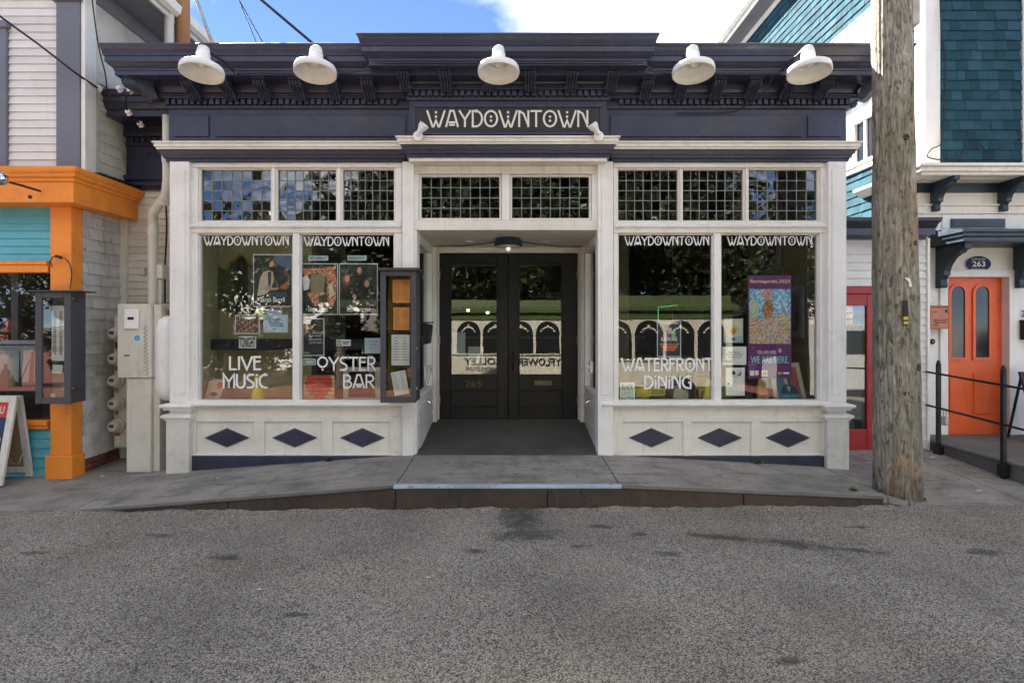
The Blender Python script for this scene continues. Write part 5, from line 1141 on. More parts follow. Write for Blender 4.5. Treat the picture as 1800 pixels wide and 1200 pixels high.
wire('thin_wire', 'thin dark wire crossing behind the right end of the cornice', [Q(1600, 120, 1.0), Q(1540, 160, .7), Q(1505, 215, .55), Q(1488, 262, .5)], .005)
wire('post_cable', 'black cable stapled down the shingle wall beside the orange post', [Q(146, 395, .2), Q(145, 470, .2), Q(147, 560, .2), Q(146, 660, .2), Q(152, 680, .2), Q(171, 679, .25)], .006)
wire('plug_lead', 'short black plug lead hanging on the orange post', [Q(92, 470, -.16), Q(89, 459, -.16), Q(96, 450, -.16), Q(108, 452, -.17), Q(120, 460, -.16), Q(126, 480, -.14), Q(123, 508, -.14)], .005, extra=lambda t: O('plug', MB().tube([Q(98, 450, -.165), Q(108, 453, -.165)], .016, 8), M['black'], t))
gn = thing('gooseneck_lamp', 'gooseneck lamp reaching out from the orange fascia at the left edge', 'lamp', Q(70, 335, -.33))
O('arm', MB().tube([Q(71, 336, -.35), Q(38, 326, -.55), Q(8, 318, -.75)], .012, 8), M['kerb'], gn, smooth=True); O('shade', MB().ball(Q(0, 314, -.80), .07, 16, sz=(1, 1, .9)), M['chrome'], gn, smooth=True)
# grey display case on the orange post
gc = thing('display_case', 'grey glazed display case on the orange post with a printed menu', 'display case', Q(100, 705, -.2))
y0, y1 = -.36, -.145; X0, X1, Z0, Z1 = PX(62, y0), PX(123, y0), PZ(709, y0), PZ(513, y0); t = .062
mb = MB(); mb.box(X0, X1, y1-.02, y1, Z0, Z1).box(X0, X0+.02, y0+.03, y1-.0205, Z0, Z1).box(X1-.02, X1, y0+.03, y1-.0205, Z0, Z1).box(X0+.0205, X1-.0205, y0+.03, y1-.0205, Z0, Z0+.02).box(X0+.0205, X1-.0205, y0+.03, y1-.0205, Z1-.02, Z1); O('case', mb, M['grey_box'], gc, bevel=.003)
mb = MB(); mb.box(X0-.004, X0+t, y0, y0+.029, Z0-.004, Z1+.0).box(X1-t, X1+.004, y0, y0+.029, Z0-.004, Z1).box(X0+t+.0005, X1-t-.0005, y0, y0+.029, Z0-.004, Z0+t).box(X0+t+.0005, X1-t-.0005, y0, y0+.029, Z1-t, Z1); dr_ = O('case_door', mb, M['grey_box'], gc, bevel=.004)
O('door_pane', MB().box(X0+t+.001, X1-t-.001, y0+.012, y0+.016, Z0+t+.001, Z1-t-.001), M['glass'], dr_); O('top_board', MB().box(X0-.05, X1+.09, y0-.03, y1+.03, Z1+.001, Z1+.016), M['grey_box'], gc, bevel=.003)
for z in (.95, 1.85): O('catch', MB().box(X1+.001, X1+.03, y0+.01, y0+.12, z, z+.025), M['brass'], gc, bevel=.004)
O('back_board', MB().box(X0+.021, X1-.021, y1-.026, y1-.021, Z0+.021, Z1-.021), colour(.30, .36, .30), gc)
y0 = -.36
page_y = y0+.1; fm = front(page_y); page(gc, 91, 113, 537, 634, M['paper'], 0, False, 26); page(gc, 92, 110, 641, 656, M['paper'], R(-4), False, 0); page(gc, 89, 97, 691, 699, M['paper'], 0, False, 1)
# sandwich board at the left edge
ab = thing('sandwich_board', 'white framed sandwich board with navy and red face at the left edge', 'sandwich board', (-5.3, -.25, .0))
zt_ = .875; zg_ = .012
def lean(u, v, o=0.0, back=False):
    ya, yb2 = (-.42, -.245) if not back else (-.09, -.225)
    return (u, ya+(yb2-ya)*v+(-o if not back else o), zg_+(zt_-zg_)*v)
def board_piece(nm, u0, u1, v0, v1, o0, o1, m, back=False, par=ab):
    mb = MB(); p = [lean(u, v, o, back) for u in (u0, u1) for v in (v0, v1) for o in (o0, o1)]
    mb.add(p, [(0, 1, 3, 2), (4, 6, 7, 5), (0, 4, 5, 1), (2, 3, 7, 6), (0, 2, 6, 4), (1, 5, 7, 3)]); return O(nm, mb, m, par, bevel=.003)
UR = -5.02; UL = UR-.66
for back in (False, True):
    board_piece('frame_stile', UR-.07, UR, .0, 1, 0, .03, M['white_worn'], back); board_piece('frame_stile', UL, UL+.07, .0, 1, 0, .03, M['white_worn'], back)
    board_piece('frame_rail', UL+.071, UR-.071, .93, 1, 0, .03, M['white_worn'], back); board_piece('frame_rail', UL+.071, UR-.071, .05, .12, 0, .03, M['white_worn'], back)
    board_piece('board', UL+.071, UR-.071, .121, .929, .005, .012, colour(.015, .04, .10) if not back else M['plywood'], back)
board_piece('red_header', UL+.071, UR-.071, .76, .93, .0125, .014, colour(.55, .06, .03))
mb = MB()
for body, u0, u1, v0, v1 in (('U', UR-.155, UR-.115, .80, .885), ('9', UR-.14, UR-.10, .42, .54)):
    v, f = text_pts(body); xs = [q[0] for q in v]; ys = [q[1] for q in v]
    mb.add([lean(u0+(u1-u0)*(q[0]-min(xs))/(max(xs)-min(xs)), v0+(v1-v0)*(q[1]-min(ys))/(max(ys)-min(ys)), .016) for q in v], f)
O('lettering', mb, M['letter_white'], ab, recalc=False)
O('chain', MB().tube([lean(UR-.03, .36), (UR-.03, -.30, .20), (UR-.03, -.22, .18), lean(UR-.03, .36, 0, True)], .005, 6), M['steel'], ab, smooth=True)

# ---------------------------------------------------------------- utility pole
PXc, PYc = 3.515, -.90
pole = thing('utility_pole', 'thick weathered wooden utility pole at the kerb right of the shop', 'pole', (PXc, PYc, 0))
mb = MB(); ns, nz = 144, 180; v = []
rr = random.Random(3); ph = [rr.uniform(0, 6.28) for _ in range(12)]
for i in range(nz+1):
    z = -.1+6.4*i/nz
    for j in range(ns):
        a = 2*math.pi*j/ns
        r = .188-.0075*z+.004*math.sin(3*a+ph[0]+z*.6)+.003*math.sin(7*a+ph[1]+.8*math.sin(z*1.3))+.0028*math.sin(15*a+ph[2]+.9*math.sin(z*2+1))+.0032*math.sin(27*a+ph[4]+1.6*math.sin(z*1.1))*math.sin(z*2.3+3*math.cos(a+ph[5]))+.0022*math.sin(33*a+ph[6]+2.0*math.sin(z*.9))+.0025*math.sin(z*9+2*math.cos(a+ph[3]))
        if z < .5: r += .012*(.5-z)
        v.append((PXc-.013*z+r*math.cos(a), PYc+r*math.sin(a), z))
f = [(i*ns+j, i*ns+(j+1) % ns, (i+1)*ns+(j+1) % ns, (i+1)*ns+j) for i in range(nz) for j in range(ns)]
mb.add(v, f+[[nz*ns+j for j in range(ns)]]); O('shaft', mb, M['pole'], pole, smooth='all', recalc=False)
def on_pole(a, z, out=0.0): r = .188-.0075*z+out; return Vector((PXc-.013*z+r*math.cos(R(a)), PYc+r*math.sin(R(a)), z))
mb = MB()
for i in range(170):
    a, z = rr.gauss(-88, 30), rr.uniform(.6, 3.3); p = on_pole(a, z, .002); s_ = rr.uniform(.002, .0045); mb.box(p.x-s_, p.x+s_, p.y-s_*.6, p.y+s_*.6, p.z-s_*.5, p.z+s_*.5)
tag(O('staples', mb, M['steel'], pole), kind='stuff')
for a, z, r in ((-88, 3.25, .020), (-62, 2.32, .018), (-50, 1.22, .024), (-50, 3.3, .012), (-100, 1.0, .014)):
    n_ = on_pole(a, z, .01)-on_pole(a, z, 0); mt = Matrix.Translation(on_pole(a, z, -.004)) @ n_.to_track_quat('Z', 'Y').to_matrix().to_4x4()
    O('bolt_hole', MB().lathe([(0, .004), (r, .006), (r*1.25, .009), (r*1.4, .004), (r*1.4, 0)], 12, mt), M['black'], pole, smooth=True)
tg = O('pole_tag', MB().box(-.022, .022, -.008, .0, -.11, .11), M['black'], pole, bevel=.004); p = on_pole(-101, PZ(550, -1.1)-.0, .006); tg.location = p; tg.rotation_euler = (0, R(-1), R(-11))
for zz_, m in ((-.045, 'mustard'), (-.085, 'mustard')): O('tag_mark', MB().box(-.018, .018, -.0105, -.0085, zz_-.013, zz_+.013), M[m], tg, local=True)
pp = on_pole(-93, PZ(495, -1.1), .004); o = O('paper_scrap', MB().add([(-.03, 0, .04), (.02, -.003, .03), (.035, -.006, -.04), (.012, -.004, -.045), (.008, -.002, .0)], [(0, 1, 4), (1, 2, 3, 4)]), M['paper'], pole, recalc=False); o.location = pp
bk = O('support_beam', MB().box(3.58, 3.74, -.88, 1.0, 4.34, 4.62), M['old_shingle'], pole, bevel=.01); bk.location = (0, 0, 0)
# posts and stays on the roofs behind
rp = thing('roof_post', 'brown wooden post rising behind the left end of the cornice', 'post', (PX(321, .75), .75, 4.2)); X = PX(321, .75)
O('shaft', MB().tube([(X, .75, 4.15), (X+.004, .75, 5.2), (X, .75, 6.5)], .078, 16), M['post_wood'], rp, smooth=True); O('cap', MB().tube([(X, .75, 6.5), (X, .75, 6.55)], .085, 16), M['iron'], rp)
vp = thing('vent_pipe', 'white vent pipe standing beside the brown roof post', 'pipe', (PX(297, .62), .62, 4.2)); X = PX(297.5, .62)
O('pipe', MB().tube([(X, .62, 4.15), (X, .62, 6.4)], .05, 14), M['pvc'], vp, smooth=True); O('collar', MB().tube([(X, .62, 4.2), (X, .62, 4.26)], .065, 14), M['pvc'], vp)
def stay(name, lab, a, b, y, r, m='iron'):
    A, B = Vector(Q(*a, y)), Vector(Q(*b, y)); d = (B-A); e = B+d*((4.40-B.z)/d.z); s0 = A-d*.8
    t = thing(name, lab, 'stay', e); O('rod', MB().tube([s0, e], r, 8), M[m], t, smooth=True); O('foot', MB().ball(e, r*2), M['iron'], t)
stay('roof_stay', 'grey pipe stay slanting up just right of the brown post', (345, 0), (373, 75), .7, .018, 'steel'); stay('roof_stay', 'thick dark stay slanting up from the cornice, rightmost of the stays', (459, 0), (548, 75), .7, .017)
stay('stay_wire', 'thin dark stay wire, left one of the close pair', (421, 3), (451, 76), .8, .005, 'black'); stay('stay_wire', 'thin dark stay wire, right one of the close pair', (420, 0), (462, 75), .8, .006, 'black')

# ---------------------------------------------------------------- small things on the pavement
mb = MB()
for i in range(700):
    x = rnd.uniform(-3.8, 5.0); y = YK-.04-abs(rnd.gauss(0, .035)); s_ = rnd.uniform(.003, .009); z = road_z(x, y); a = rnd.uniform(0, 6.28)
    mb.add([(x+s_*math.cos(a+k*1.57), y+s_*.8*math.sin(a+k*1.57), z-.001) for k in range(4)]+[(x, y, z+s_*.8)], [(k, (k+1) % 4, 4) for k in range(4)])
for i in range(260):
    x = rnd.choice([rnd.uniform(-3.6, -1.1), rnd.uniform(1.0, 3.5)]); y = -.035-abs(rnd.gauss(0, .02)); s_ = rnd.uniform(.003, .008); z = walk_z(x, y); a = rnd.uniform(0, 6.28)
    mb.add([(x+s_*math.cos(a+k*1.57), y+s_*.8*math.sin(a+k*1.57), z-.001) for k in range(4)]+[(x, y, z+s_*.8)], [(k, (k+1) % 4, 4) for k in range(4)])
for i in range(260):
    a = rnd.uniform(0, 6.28); r_ = .205+abs(rnd.gauss(0, .03)); x, y = PXc+r_*math.cos(a), PYc+r_*math.sin(a); s_ = rnd.uniform(.004, .012); z = walk_z(x, y) if y > YK else road_z(x, y)
    mb.add([(x+s_*math.cos(a+k*1.57), y+s_*.8*math.sin(a+k*1.57), z-.001) for k in range(4)]+[(x, y, z+s_*.8)], [(k, (k+1) % 4, 4) for k in range(4)])
tag(O('gravel', mb, M['concrete'], recalc=False), 'loose grit gathered along the kerb and the shop skirting', 'grit', None, 'stuff')
def weed(x, y, s_, lab):
    t = thing('weed', lab, 'weed', (x, y, walk_z(x, y)), 'weeds in the pavement joints'); mb = MB(); z = walk_z(x, y)
    for i in range(34):
        a, l = rnd.uniform(0, 6.28), s_*rnd.uniform(.4, 1.1); q = Vector((x+rnd.gauss(0, s_*.4), y+rnd.gauss(0, s_*.12), z)); d = Vector((math.cos(a)*.7, math.sin(a)*.7-.2, rnd.uniform(.3, 1.1))).normalized()
        sd = d.cross(Vector((0, 0, 1))).normalized()*s_*.08; mb.add([q-sd, q+sd, q+d*l*.6+sd*1.3, q+d*l, q+d*l*.6-sd*1.3], [(0, 1, 2, 3, 4)])
    O('leaves', mb, M['weed'], t, recalc=False)
weed(PX(577, -.05), -.05, .05, 'small weed at the navy skirting under the OYSTER BAR window'); weed(PX(1330, -.05), -.05, .065, 'weed tuft at the navy skirting under the right display window')
weed(PXc+.16, -1.0+.02, .05, 'weed tuft at the foot of the utility pole'); weed(PX(1500, -.95), -.95, .05, 'low weed at the kerb just left of the utility pole')
def scrap(x, y, s_, lab, m='paper'):
    z = (walk_z(x, y) if y > YK else road_z(x, y))+.004; a = rnd.uniform(0, 3); mb = MB(); pts = [(rnd.uniform(.6, 1)*s_*math.cos(a+k*1.05), rnd.uniform(.6, 1)*s_*.6*math.sin(a+k*1.05)) for k in range(6)]
    mb.add([(x+p[0], y+p[1], z+rnd.uniform(0, s_*.25)) for p in pts]+[(x, y, z+s_*.2)], [(6, k, (k+1) % 6) for k in range(6)]); tag(O('paper_scrap', mb, M[m], recalc=False), lab, 'litter', 'scraps on the pavement')
scrap(PX(179, -.1), -.1, .03, 'white paper scrap on the alley pavement by the cabinet'); scrap(PX(1641, .3), .30, .045, 'crumpled white tissue beside the stoop'); scrap(PX(1286, -.2), -.2, .03, 'white scrap below the right display window')
scrap(PX(382, -.4), -.4, .025, 'tiny white scrap on the left sidewalk slab'); scrap(PX(753, -2.45), -2.45, .022, 'white fleck in the middle of the road'); scrap(PX(455, -2.6), -2.6, .022, 'white fleck on the left of the road')
scrap(PX(1720, -.75), -.75, .025, 'pale scrap on the pavement right of the utility pole'); scrap(PX(86, -2.5), -2.5, .02, 'brown leaf on the road at the far left', 'wood_pale')
# ---------------------------------------------------------------- inside the shop
IY = .66
pt = thing('olive_partition', 'olive painted partition behind the LIVE MUSIC window', 'wall', (-3.0, IY, .74))
O('partition', MB().box(XL+.16, -2.42, IY, IY+.08, .745, 3.41), M['olive'], pt); O('partition_post', MB().box(-2.42, -2.34, IY-.02, IY+.1, .745, 3.41), M['olive'], pt, bevel=.006)
O('wall', MB().box(XL+.15, XL+.18, .15, IY-.001, .745, 3.41), M['olive'], pt)
dk = O('dark_band', MB().box(PX(372, IY-.2), -1.62, IY-.22, IY-.003, PZ(615, IY-.2), PZ(596, IY-.2)), colour(.03, .032, .05), pt, bevel=.006)  # dark band set along the olive wall
# wavy mirror
wm = thing('wavy_mirror', 'large wavy-edged mirror with gold rim on the olive wall behind the left window', 'mirror', (PX(420, IY), IY, PZ(590, IY)))
out = [(372, 478), (378, 468), (386, 468), (394, 474), (401, 470), (406, 460), (416, 453), (422, 447), (430, 450), (434, 460), (446, 466), (462, 470), (474, 480), (478, 500), (474, 520), (480, 540), (476, 556), (462, 566), (444, 570), (430, 566), (416, 560), (404, 550), (396, 544), (384, 546), (374, 540), (369, 528), (370, 514), (375, 502), (377, 490)]
fm = front(IY); cxm, cym = 424, 510
def blow(k, off=0): return [(PX(cxm+(a-cxm)*k+off, IY), PZ(cym+(b-cym)*k, IY)) for a, b in out]
O('rim', MB().plate(fm, blow(1.0), .0, .035), M['gold'], wm, bevel=.006); O('glass', MB().plate(fm, blow(.93, 3), .0355, .039), M['mirror'], wm)
# right hand wall with framed pictures, dark columns, back counter
rw = thing('gallery_wall', 'olive panelled side wall inside the right display window', 'wall', (XR-.2, 2.5, .36))
fr_ = left_of(XR-.15); O('panelling', MB().fbox(fr_, .15, 5.8, .0, .02, .745, 3.41), M['olive_shaded'], rw)
for i in range(9): O('batten', MB().fbox(fr_, .4+i*.6, .46+i*.6, .0205, .035, .745, 3.41), M['olive_shaded'], rw, bevel=.004)
for z in (1.25, 2.25): O('rail', MB().fbox(fr_, .15, 5.8, .0355, .05, z, z+.07), M['olive_shaded'], rw, bevel=.004)
for i, (u, z, w_, h, lab) in enumerate(((1.25, 2.30, .55, .75, 'large grey framed picture high on the olive gallery wall'), (2.35, 2.25, .6, .7, 'dark framed picture deeper along the olive gallery wall'), (.62, 1.45, .42, .6, 'dark framed picture low on the gallery wall near the glass'), (3.4, 1.6, .7, .9, 'framed picture far back on the olive gallery wall'))):
    t = thing('framed_picture', lab, 'picture', fr_.p(u, .06, z), 'pictures on the gallery wall'); o_ = .06
    mb = MB()
    for q in ((u-w_/2, u-w_/2+.07, z, z+h), (u+w_/2-.07, u+w_/2, z, z+h), (u-w_/2+.0705, u+w_/2-.0705, z, z+.07), (u-w_/2+.0705, u+w_/2-.0705, z+h-.07, z+h)): mb.fbox(fr_, q[0], q[1], .051, .09, q[2], q[3])
    O('frame', mb, M['grey_trim'] if i % 2 == 0 else M['black'], t, bevel=.005); O('canvas', MB().fbox(fr_, u-w_/2+.071, u+w_/2-.071, .051, .06, z+.071, z+h-.071), spectral('canvas_%d' % i, [(.02, .02, .025), (.10, .07, .05), (.05, .06, .08), (.16, .13, .10)], 9), t)
for X, lab in ((1.62, 'square olive column inside the WATERFRONT DINING window'), (-1.55, 'square pale column inside the OYSTER BAR window')):
    t = thing('column', lab, 'column', (X, 2.2, .36)); O('shaft', MB().box(X-.09, X+.09, 2.1, 2.3, .361, 3.41), M['olive_shaded'], t, bevel=.01); O('capital', MB().box(X-.12, X+.12, 2.07, 2.33, 3.2, 3.40), M['olive_shaded'], t, bevel=.01)
ct = thing('bar_counter', 'long dark bar counter at the back of the shop', 'counter', (0, 4.6, .36)); O('front', MB().box(-2.3, 2.4, 4.5, 4.6, .361, 1.35), M['kerb'], ct); O('top', MB().box(-2.4, 2.5, 4.4, 5.0, 1.3505, 1.40), M['plywood'], ct, bevel=.006)
for i, (x, y) in enumerate(((-1.9, 3.0), (-.7, 3.4), (1.9, 3.1), (2.7, 2.6))):
    t = thing('dining_table', ('dining table deep inside behind the OYSTER BAR window', 'dining table seen through the left door leaf', 'dining table behind the WATERFRONT DINING window', 'dining table beside the olive gallery wall')[i], 'table', (x, y, .36), 'tables inside the shop')
    O('table_top', MB().lathe([(0, 1.08), (.36, 1.08), (.37, 1.10), (.36, 1.115), (0, 1.115)], 24, Matrix.Translation((x, y, 0))), M['paper'] if i % 2 else M['plywood'], t, smooth=True); O('pedestal', MB().lathe([(.2, .361), (.18, .39), (.04, .41), (.035, 1.08)], 14, Matrix.Translation((x, y, 0))), M['iron'], t, smooth=True)
bsh = thing('bottle_shelf', 'shelf of bottles on the back wall of the shop', 'shelf', (0, 5.7, 1.6))
O('shelf_board', MB().box(-2.2, 2.2, 5.62, 5.89, 1.95, 1.99), M['plywood'], bsh); O('backing', MB().box(-2.2, 2.2, 5.86, 5.889, 1.4, 2.9), M['olive_shaded'], bsh)

# posters and papers behind the glass (flat prints on thin sheets)
YP = .062; fpz = front(YP)
def sheet(name, lab, cat, a, b, c, d, m, border=None, y=YP, rot=0.0):
    fr2 = front(y); t = thing(name, lab, cat, (PX((a+b)/2, y), y, PZ(d, y)))
    if border:
        O('sheet', MB().fbox(fr2, PX(a, y), PX(b, y), -.003, 0, PZ(d, y), PZ(c, y)), border, t); e = 1.3
        O('print', MB().fbox(fr2, PX(a+e, y), PX(b-e, y), .0003, .001, PZ(d-e, y), PZ(c+e, y)), m, t)
    else: O('sheet', MB().fbox(fr2, PX(a, y), PX(b, y), -.003, 0, PZ(d, y), PZ(c, y)), m, t)
    return t
def shapes(t, items, y=YP, name='artwork'):        # items: (colour, outline in photo pixels)
    mats, mb, k = [], MB(), 0
    for col, pts in items:
        if col not in mats: mats.append(col)
        k += 1; mb.flat(front(y), [(PX(a, y), PZ(b, y)) for a, b in pts], .0012+.00025*k, mats.index(col))
    return O(name, mb, mats, t, recalc=False)
def words(t, items, m, y=YP, n=.006, bold=False):
    mb = MB()
    for body, a, b, c, d in items: letter(mb, front(y), body, PX(a, y), PX(b, y), PZ(d, y), PZ(c, y), n, bold=bold)
    return O('lettering', mb, m, t, recalc=False)
def el(cx, cy, rx, ry, k=14): return arc(cx, cy, rx, ry, 0, 360-360/k, k-1)
DKG = spectral('dark_foliage_print', [(.012, .016, .012), (.03, .035, .022), (.05, .05, .035), (.02, .025, .03)], 60)
SKIN, SKIN2, HAIR, LINEN = colour(.50, .28, .19), colour(.58, .36, .27), colour(.06, .03, .02), colour(.48, .42, .32)
t = sheet('band_poster', 'poster of a seated musician in a pale jacket, lettered Sarah Burril', 'poster', 445, 514, 447, 539, DKG, M['paper'])
shapes(t, [(colour(.10, .14, .22), [(480, 449), (512, 449), (512, 476), (500, 470), (488, 464)]), (LINEN, [(452, 520), (457, 490), (463, 478), (472, 475), (480, 478), (482, 492), (476, 508), (470, 516), (462, 519)]), (colour(.05, .05, .05), [(471, 478), (477, 478), (476, 500), (472, 506)]),
           (SKIN, el(476.5, 462, 5, 7)), (HAIR, [(469, 466), (469, 458), (474, 453), (480, 453), (483, 458), (478, 458), (474, 462), (472, 470)]), (SKIN, [(464, 506), (468, 503), (484, 506), (491, 503), (491, 508), (482, 510), (470, 510)]),
           (colour(.33, .15, .06), [(492, 504), (507, 493), (509, 501), (503, 509), (494, 507)]), (colour(.14, .10, .06), [(480, 492), (485, 492), (493, 506), (490, 508)]), (colour(.05, .08, .10), [(470, 520), (482, 512), (504, 514), (508, 522), (480, 524)])])
words(t, [('Sarah Burril', 457, 501, 522, 531)], M['letter_white'], bold=True)
t = sheet('band_poster', 'poster with red blossom round a garden window, lettered Sister Funk', 'poster', 527.5, 594, 463, 553, DKG, M['paper'])
RB = spectral('red_blossom_print', [(.42, .05, .03), (.55, .16, .07), (.60, .38, .22), (.30, .04, .03), (.62, .50, .36)], 110)
shapes(t, [(RB, [(533, 472), (588, 469), (592, 500), (590, 528), (576, 520), (574, 488), (560, 480), (545, 482), (540, 490), (535, 486)]), (colour(.24, .23, .14), [(546, 483), (566, 481), (572, 490), (568, 515), (546, 515)]), (RB, [(540, 515), (566, 512), (590, 524), (586, 537), (552, 538)]),
           (colour(.72, .72, .70), [(532, 488), (539, 483), (545, 492), (543, 508), (534, 511)]), (colour(.55, .18, .06), el(537, 479, 4, 5)), (colour(.62, .55, .42), [(577, 500), (584, 498), (588, 518), (580, 524)]), (colour(.05, .07, .03), [(560, 520), (575, 516), (576, 530), (562, 532)])])
words(t, [('Sister Funk', 542, 577, 539, 547)], M['letter_white'], bold=True)
t = sheet('band_poster', 'dark poster of three long-haired people at a pool table, lettered Stormstress', 'poster', 596, 664, 463, 553, DKG, M['paper'])
BLK = colour(.012, .012, .015)
shapes(t, [(BLK, [(598, 525), (602, 505), (612, 498), (624, 502), (632, 520), (640, 505), (652, 500), (660, 512), (662, 527)]), (BLK, [(622, 500), (626, 482), (640, 480), (648, 488), (646, 505), (632, 512)]), (colour(.10, .04, .03), el(609, 490, 8, 11)), (colour(.16, .07, .05), el(609, 492, 7, 12)), (SKIN2, el(610, 490, 4.0, 6.0)), (BLK, el(608.4, 489, .9, .7, 8)), (BLK, el(611.8, 489, .9, .7, 8)), (colour(.35, .10, .08), el(610.2, 493.6, 1.3, .6, 8)), (HAIR, el(631, 475, 6.5, 9)), (SKIN2, el(632, 475.5, 3.8, 5.8)), (BLK, el(630.5, 474.6, .9, .7, 8)), (BLK, el(633.7, 474.6, .9, .7, 8)), (colour(.35, .10, .08), el(632, 479, 1.2, .6, 8)),
           (HAIR, el(645, 498, 7, 10)), (SKIN2, el(645, 498.5, 4.0, 6.0)), (BLK, el(643.4, 497.6, .9, .7, 8)), (BLK, el(646.7, 497.6, .9, .7, 8)), (colour(.35, .10, .08), el(645, 502.2, 1.2, .6, 8)), (colour(.07, .11, .05), [(598, 528), (663, 526), (663, 538), (598, 541)]), (SKIN, el(623, 521, 3.4, 4.6)), (SKIN, el(628, 532, 3.2, 4)), (SKIN2, el(646, 533, 2.8, 3))])
words(t, [('Stormstress', 610, 651, 539, 547)], M['letter_white'], bold=True)
t = sheet('crowd_photo', 'small white-bordered photo print of a lively crowd above the TONIGHT card', 'poster', 413, 456, 553, 586.5, spectral('crowd_print', [(.03, .03, .035), (.25, .13, .08), (.45, .28, .18), (.06, .05, .06), (.12, .09, .08)], 75), M['paper'])
words(t, [('Parking', 426, 444, 556, 563)], M['letter_white'])
t = sheet('note_sheet', 'pale blue handwritten note hanging under the SUNDAY strip', 'note', 463, 506, 553, 584, M['paper_blue']); words(t, [('WITH', 468, 477, 556, 559), ('SARAH  GOLDBERG', 467, 494, 560, 563), ('ALL TIME', 472, 490, 564, 567), ('KATELYN  PRAY', 474, 498, 567.5, 570.5), ('SARAH  SWAIN', 476, 498, 571, 574), ('SUNDAY', 479, 487, 577, 579)], M['ink'])
for lab, a, b, c, d, tx in (('white strip reading SUNDAY above the pale blue note', 469, 496, 545, 552, 'SUNDAY'), ('white strip reading SATURDAY above the Sister Funk poster', 542, 577, 449.5, 458, 'SATURDAY'), ('white strip reading FRIDAY above the Stormstress poster', 611, 644, 449, 458, 'FRIDAY')):
    t = sheet('day_strip', lab, 'sign', a, b, c, d, M['paper_blue']); tag(t, group='day strips'); words(t, [(tx, a+3, b-3, c+2, d-2)], M['ink'])
t = sheet('tonight_card', 'white card reading TONIGHT in tall black letters', 'sign', 420, 450, 591, 612, M['paper']); words(t, [('TONIGHT', 421, 449, 592.5, 610.5)], M['ink'], bold=True)
t = sheet('dark_poster', 'dark poster with a warm hand and slanted white text beside the door side pane', 'poster', 532, 570, 559.5, 625, colour(.035, .038, .04), M['paper'])
shapes(t, [(colour(.50, .24, .10), [(534, 573), (538, 571), (544, 573), (554, 568), (556, 571), (546, 578), (540, 582), (537, 592), (536, 580)])]); words(t, [('with her', 549, 562, 583, 586), ('guest band', 543, 564, 588, 592), ('afternoon live', 543, 565, 594, 598), ('on the water', 544, 567, 600, 603), ('7pm', 535, 545, 618, 622)], M['letter_white'])
t = sheet('sticker', 'small white sticker with a black round logo in the OYSTER BAR window', 'sticker', 591, 616.5, 596.5, 608, M['paper']); shapes(t, [(M['ink'], [(592, 598), (600, 598), (600, 607), (592, 607)]), (M['paper'], el(596, 602.5, 3, 3.4)), (M['ink'], el(596, 602.5, 1.6, 1.9)), (M['ink'], [(602, 600), (615, 600), (615, 601.4), (602, 601.4)]), (M['ink'], [(602, 603), (612, 603), (612, 604.4), (602, 604.4)])])
t = sheet('green_sticker', 'narrow green sticker under the dark poster', 'sticker', 531.5, 555, 630.5, 641, colour(.14, .30, .24), M['paper']); shapes(t, [(colour(.5, .6, .52), el(544, 636, 8, 2.6))])
t = sheet('blue_notice', 'pale blue notice partly behind the menu case', 'note', 641, 672, 594, 621, M['paper_blue']); words(t, [('NOTICE', 648, 664, 598, 601), ('HOURS', 650, 662, 604, 607), ('DAILY', 650, 661, 610, 613)], colour(.12, .18, .28))
# right windows
t = sheet('karaoke_poster', 'dark karaoke poster with a microphone picture and yellow lines', 'poster', 1155, 1197, 564, 627, colour(.03, .03, .055), M['paper'])
shapes(t, [(colour(.55, .50, .45), el(1177, 580, 4, 7)), (colour(.05, .05, .05), [(1170, 572), (1184, 572), (1180, 576), (1174, 576)]), (colour(.35, .12, .08), el(1171, 589, 6, 5)), (colour(.25, .45, .2), el(1184, 587, 4, 7)), (colour(.5, .08, .06), [(1160, 606), (1192, 606), (1186, 616), (1168, 616)])])
words(t, [('WAYDOWNTOWN', 1160, 1192, 566.5, 570), ('KARAOKE', 1162, 1190, 592, 599)], M['letter_white'], bold=True); words(t, [('WEDNESDAYS AT 9PM', 1159, 1193, 603, 606.5), ('WITH DJ', 1162, 1190, 609, 612), ('NO COVER', 1166, 1186, 614, 616.5)], colour(.75, .48, .06), n=.007)
t = sheet('protest_sign', 'hand lettered BLACK LIVES MATTER sign in the window corner', 'sign', 1090, 1116, 672, 707, M['paper']); words(t, [('BLACK', 1093, 1113, 675, 685), ('MATTER', 1091.5, 1114.5, 697, 706)], M['ink']); words(t, [('LIVES', 1093, 1113, 687, 695)], colour(.12, .25, .10))
t = sheet('pride_poster', 'tall purple poster reading WE ARE HERE with a colourful flower painting', 'poster', 1315, 1391, 484, 665, colour(.13, .025, .14))
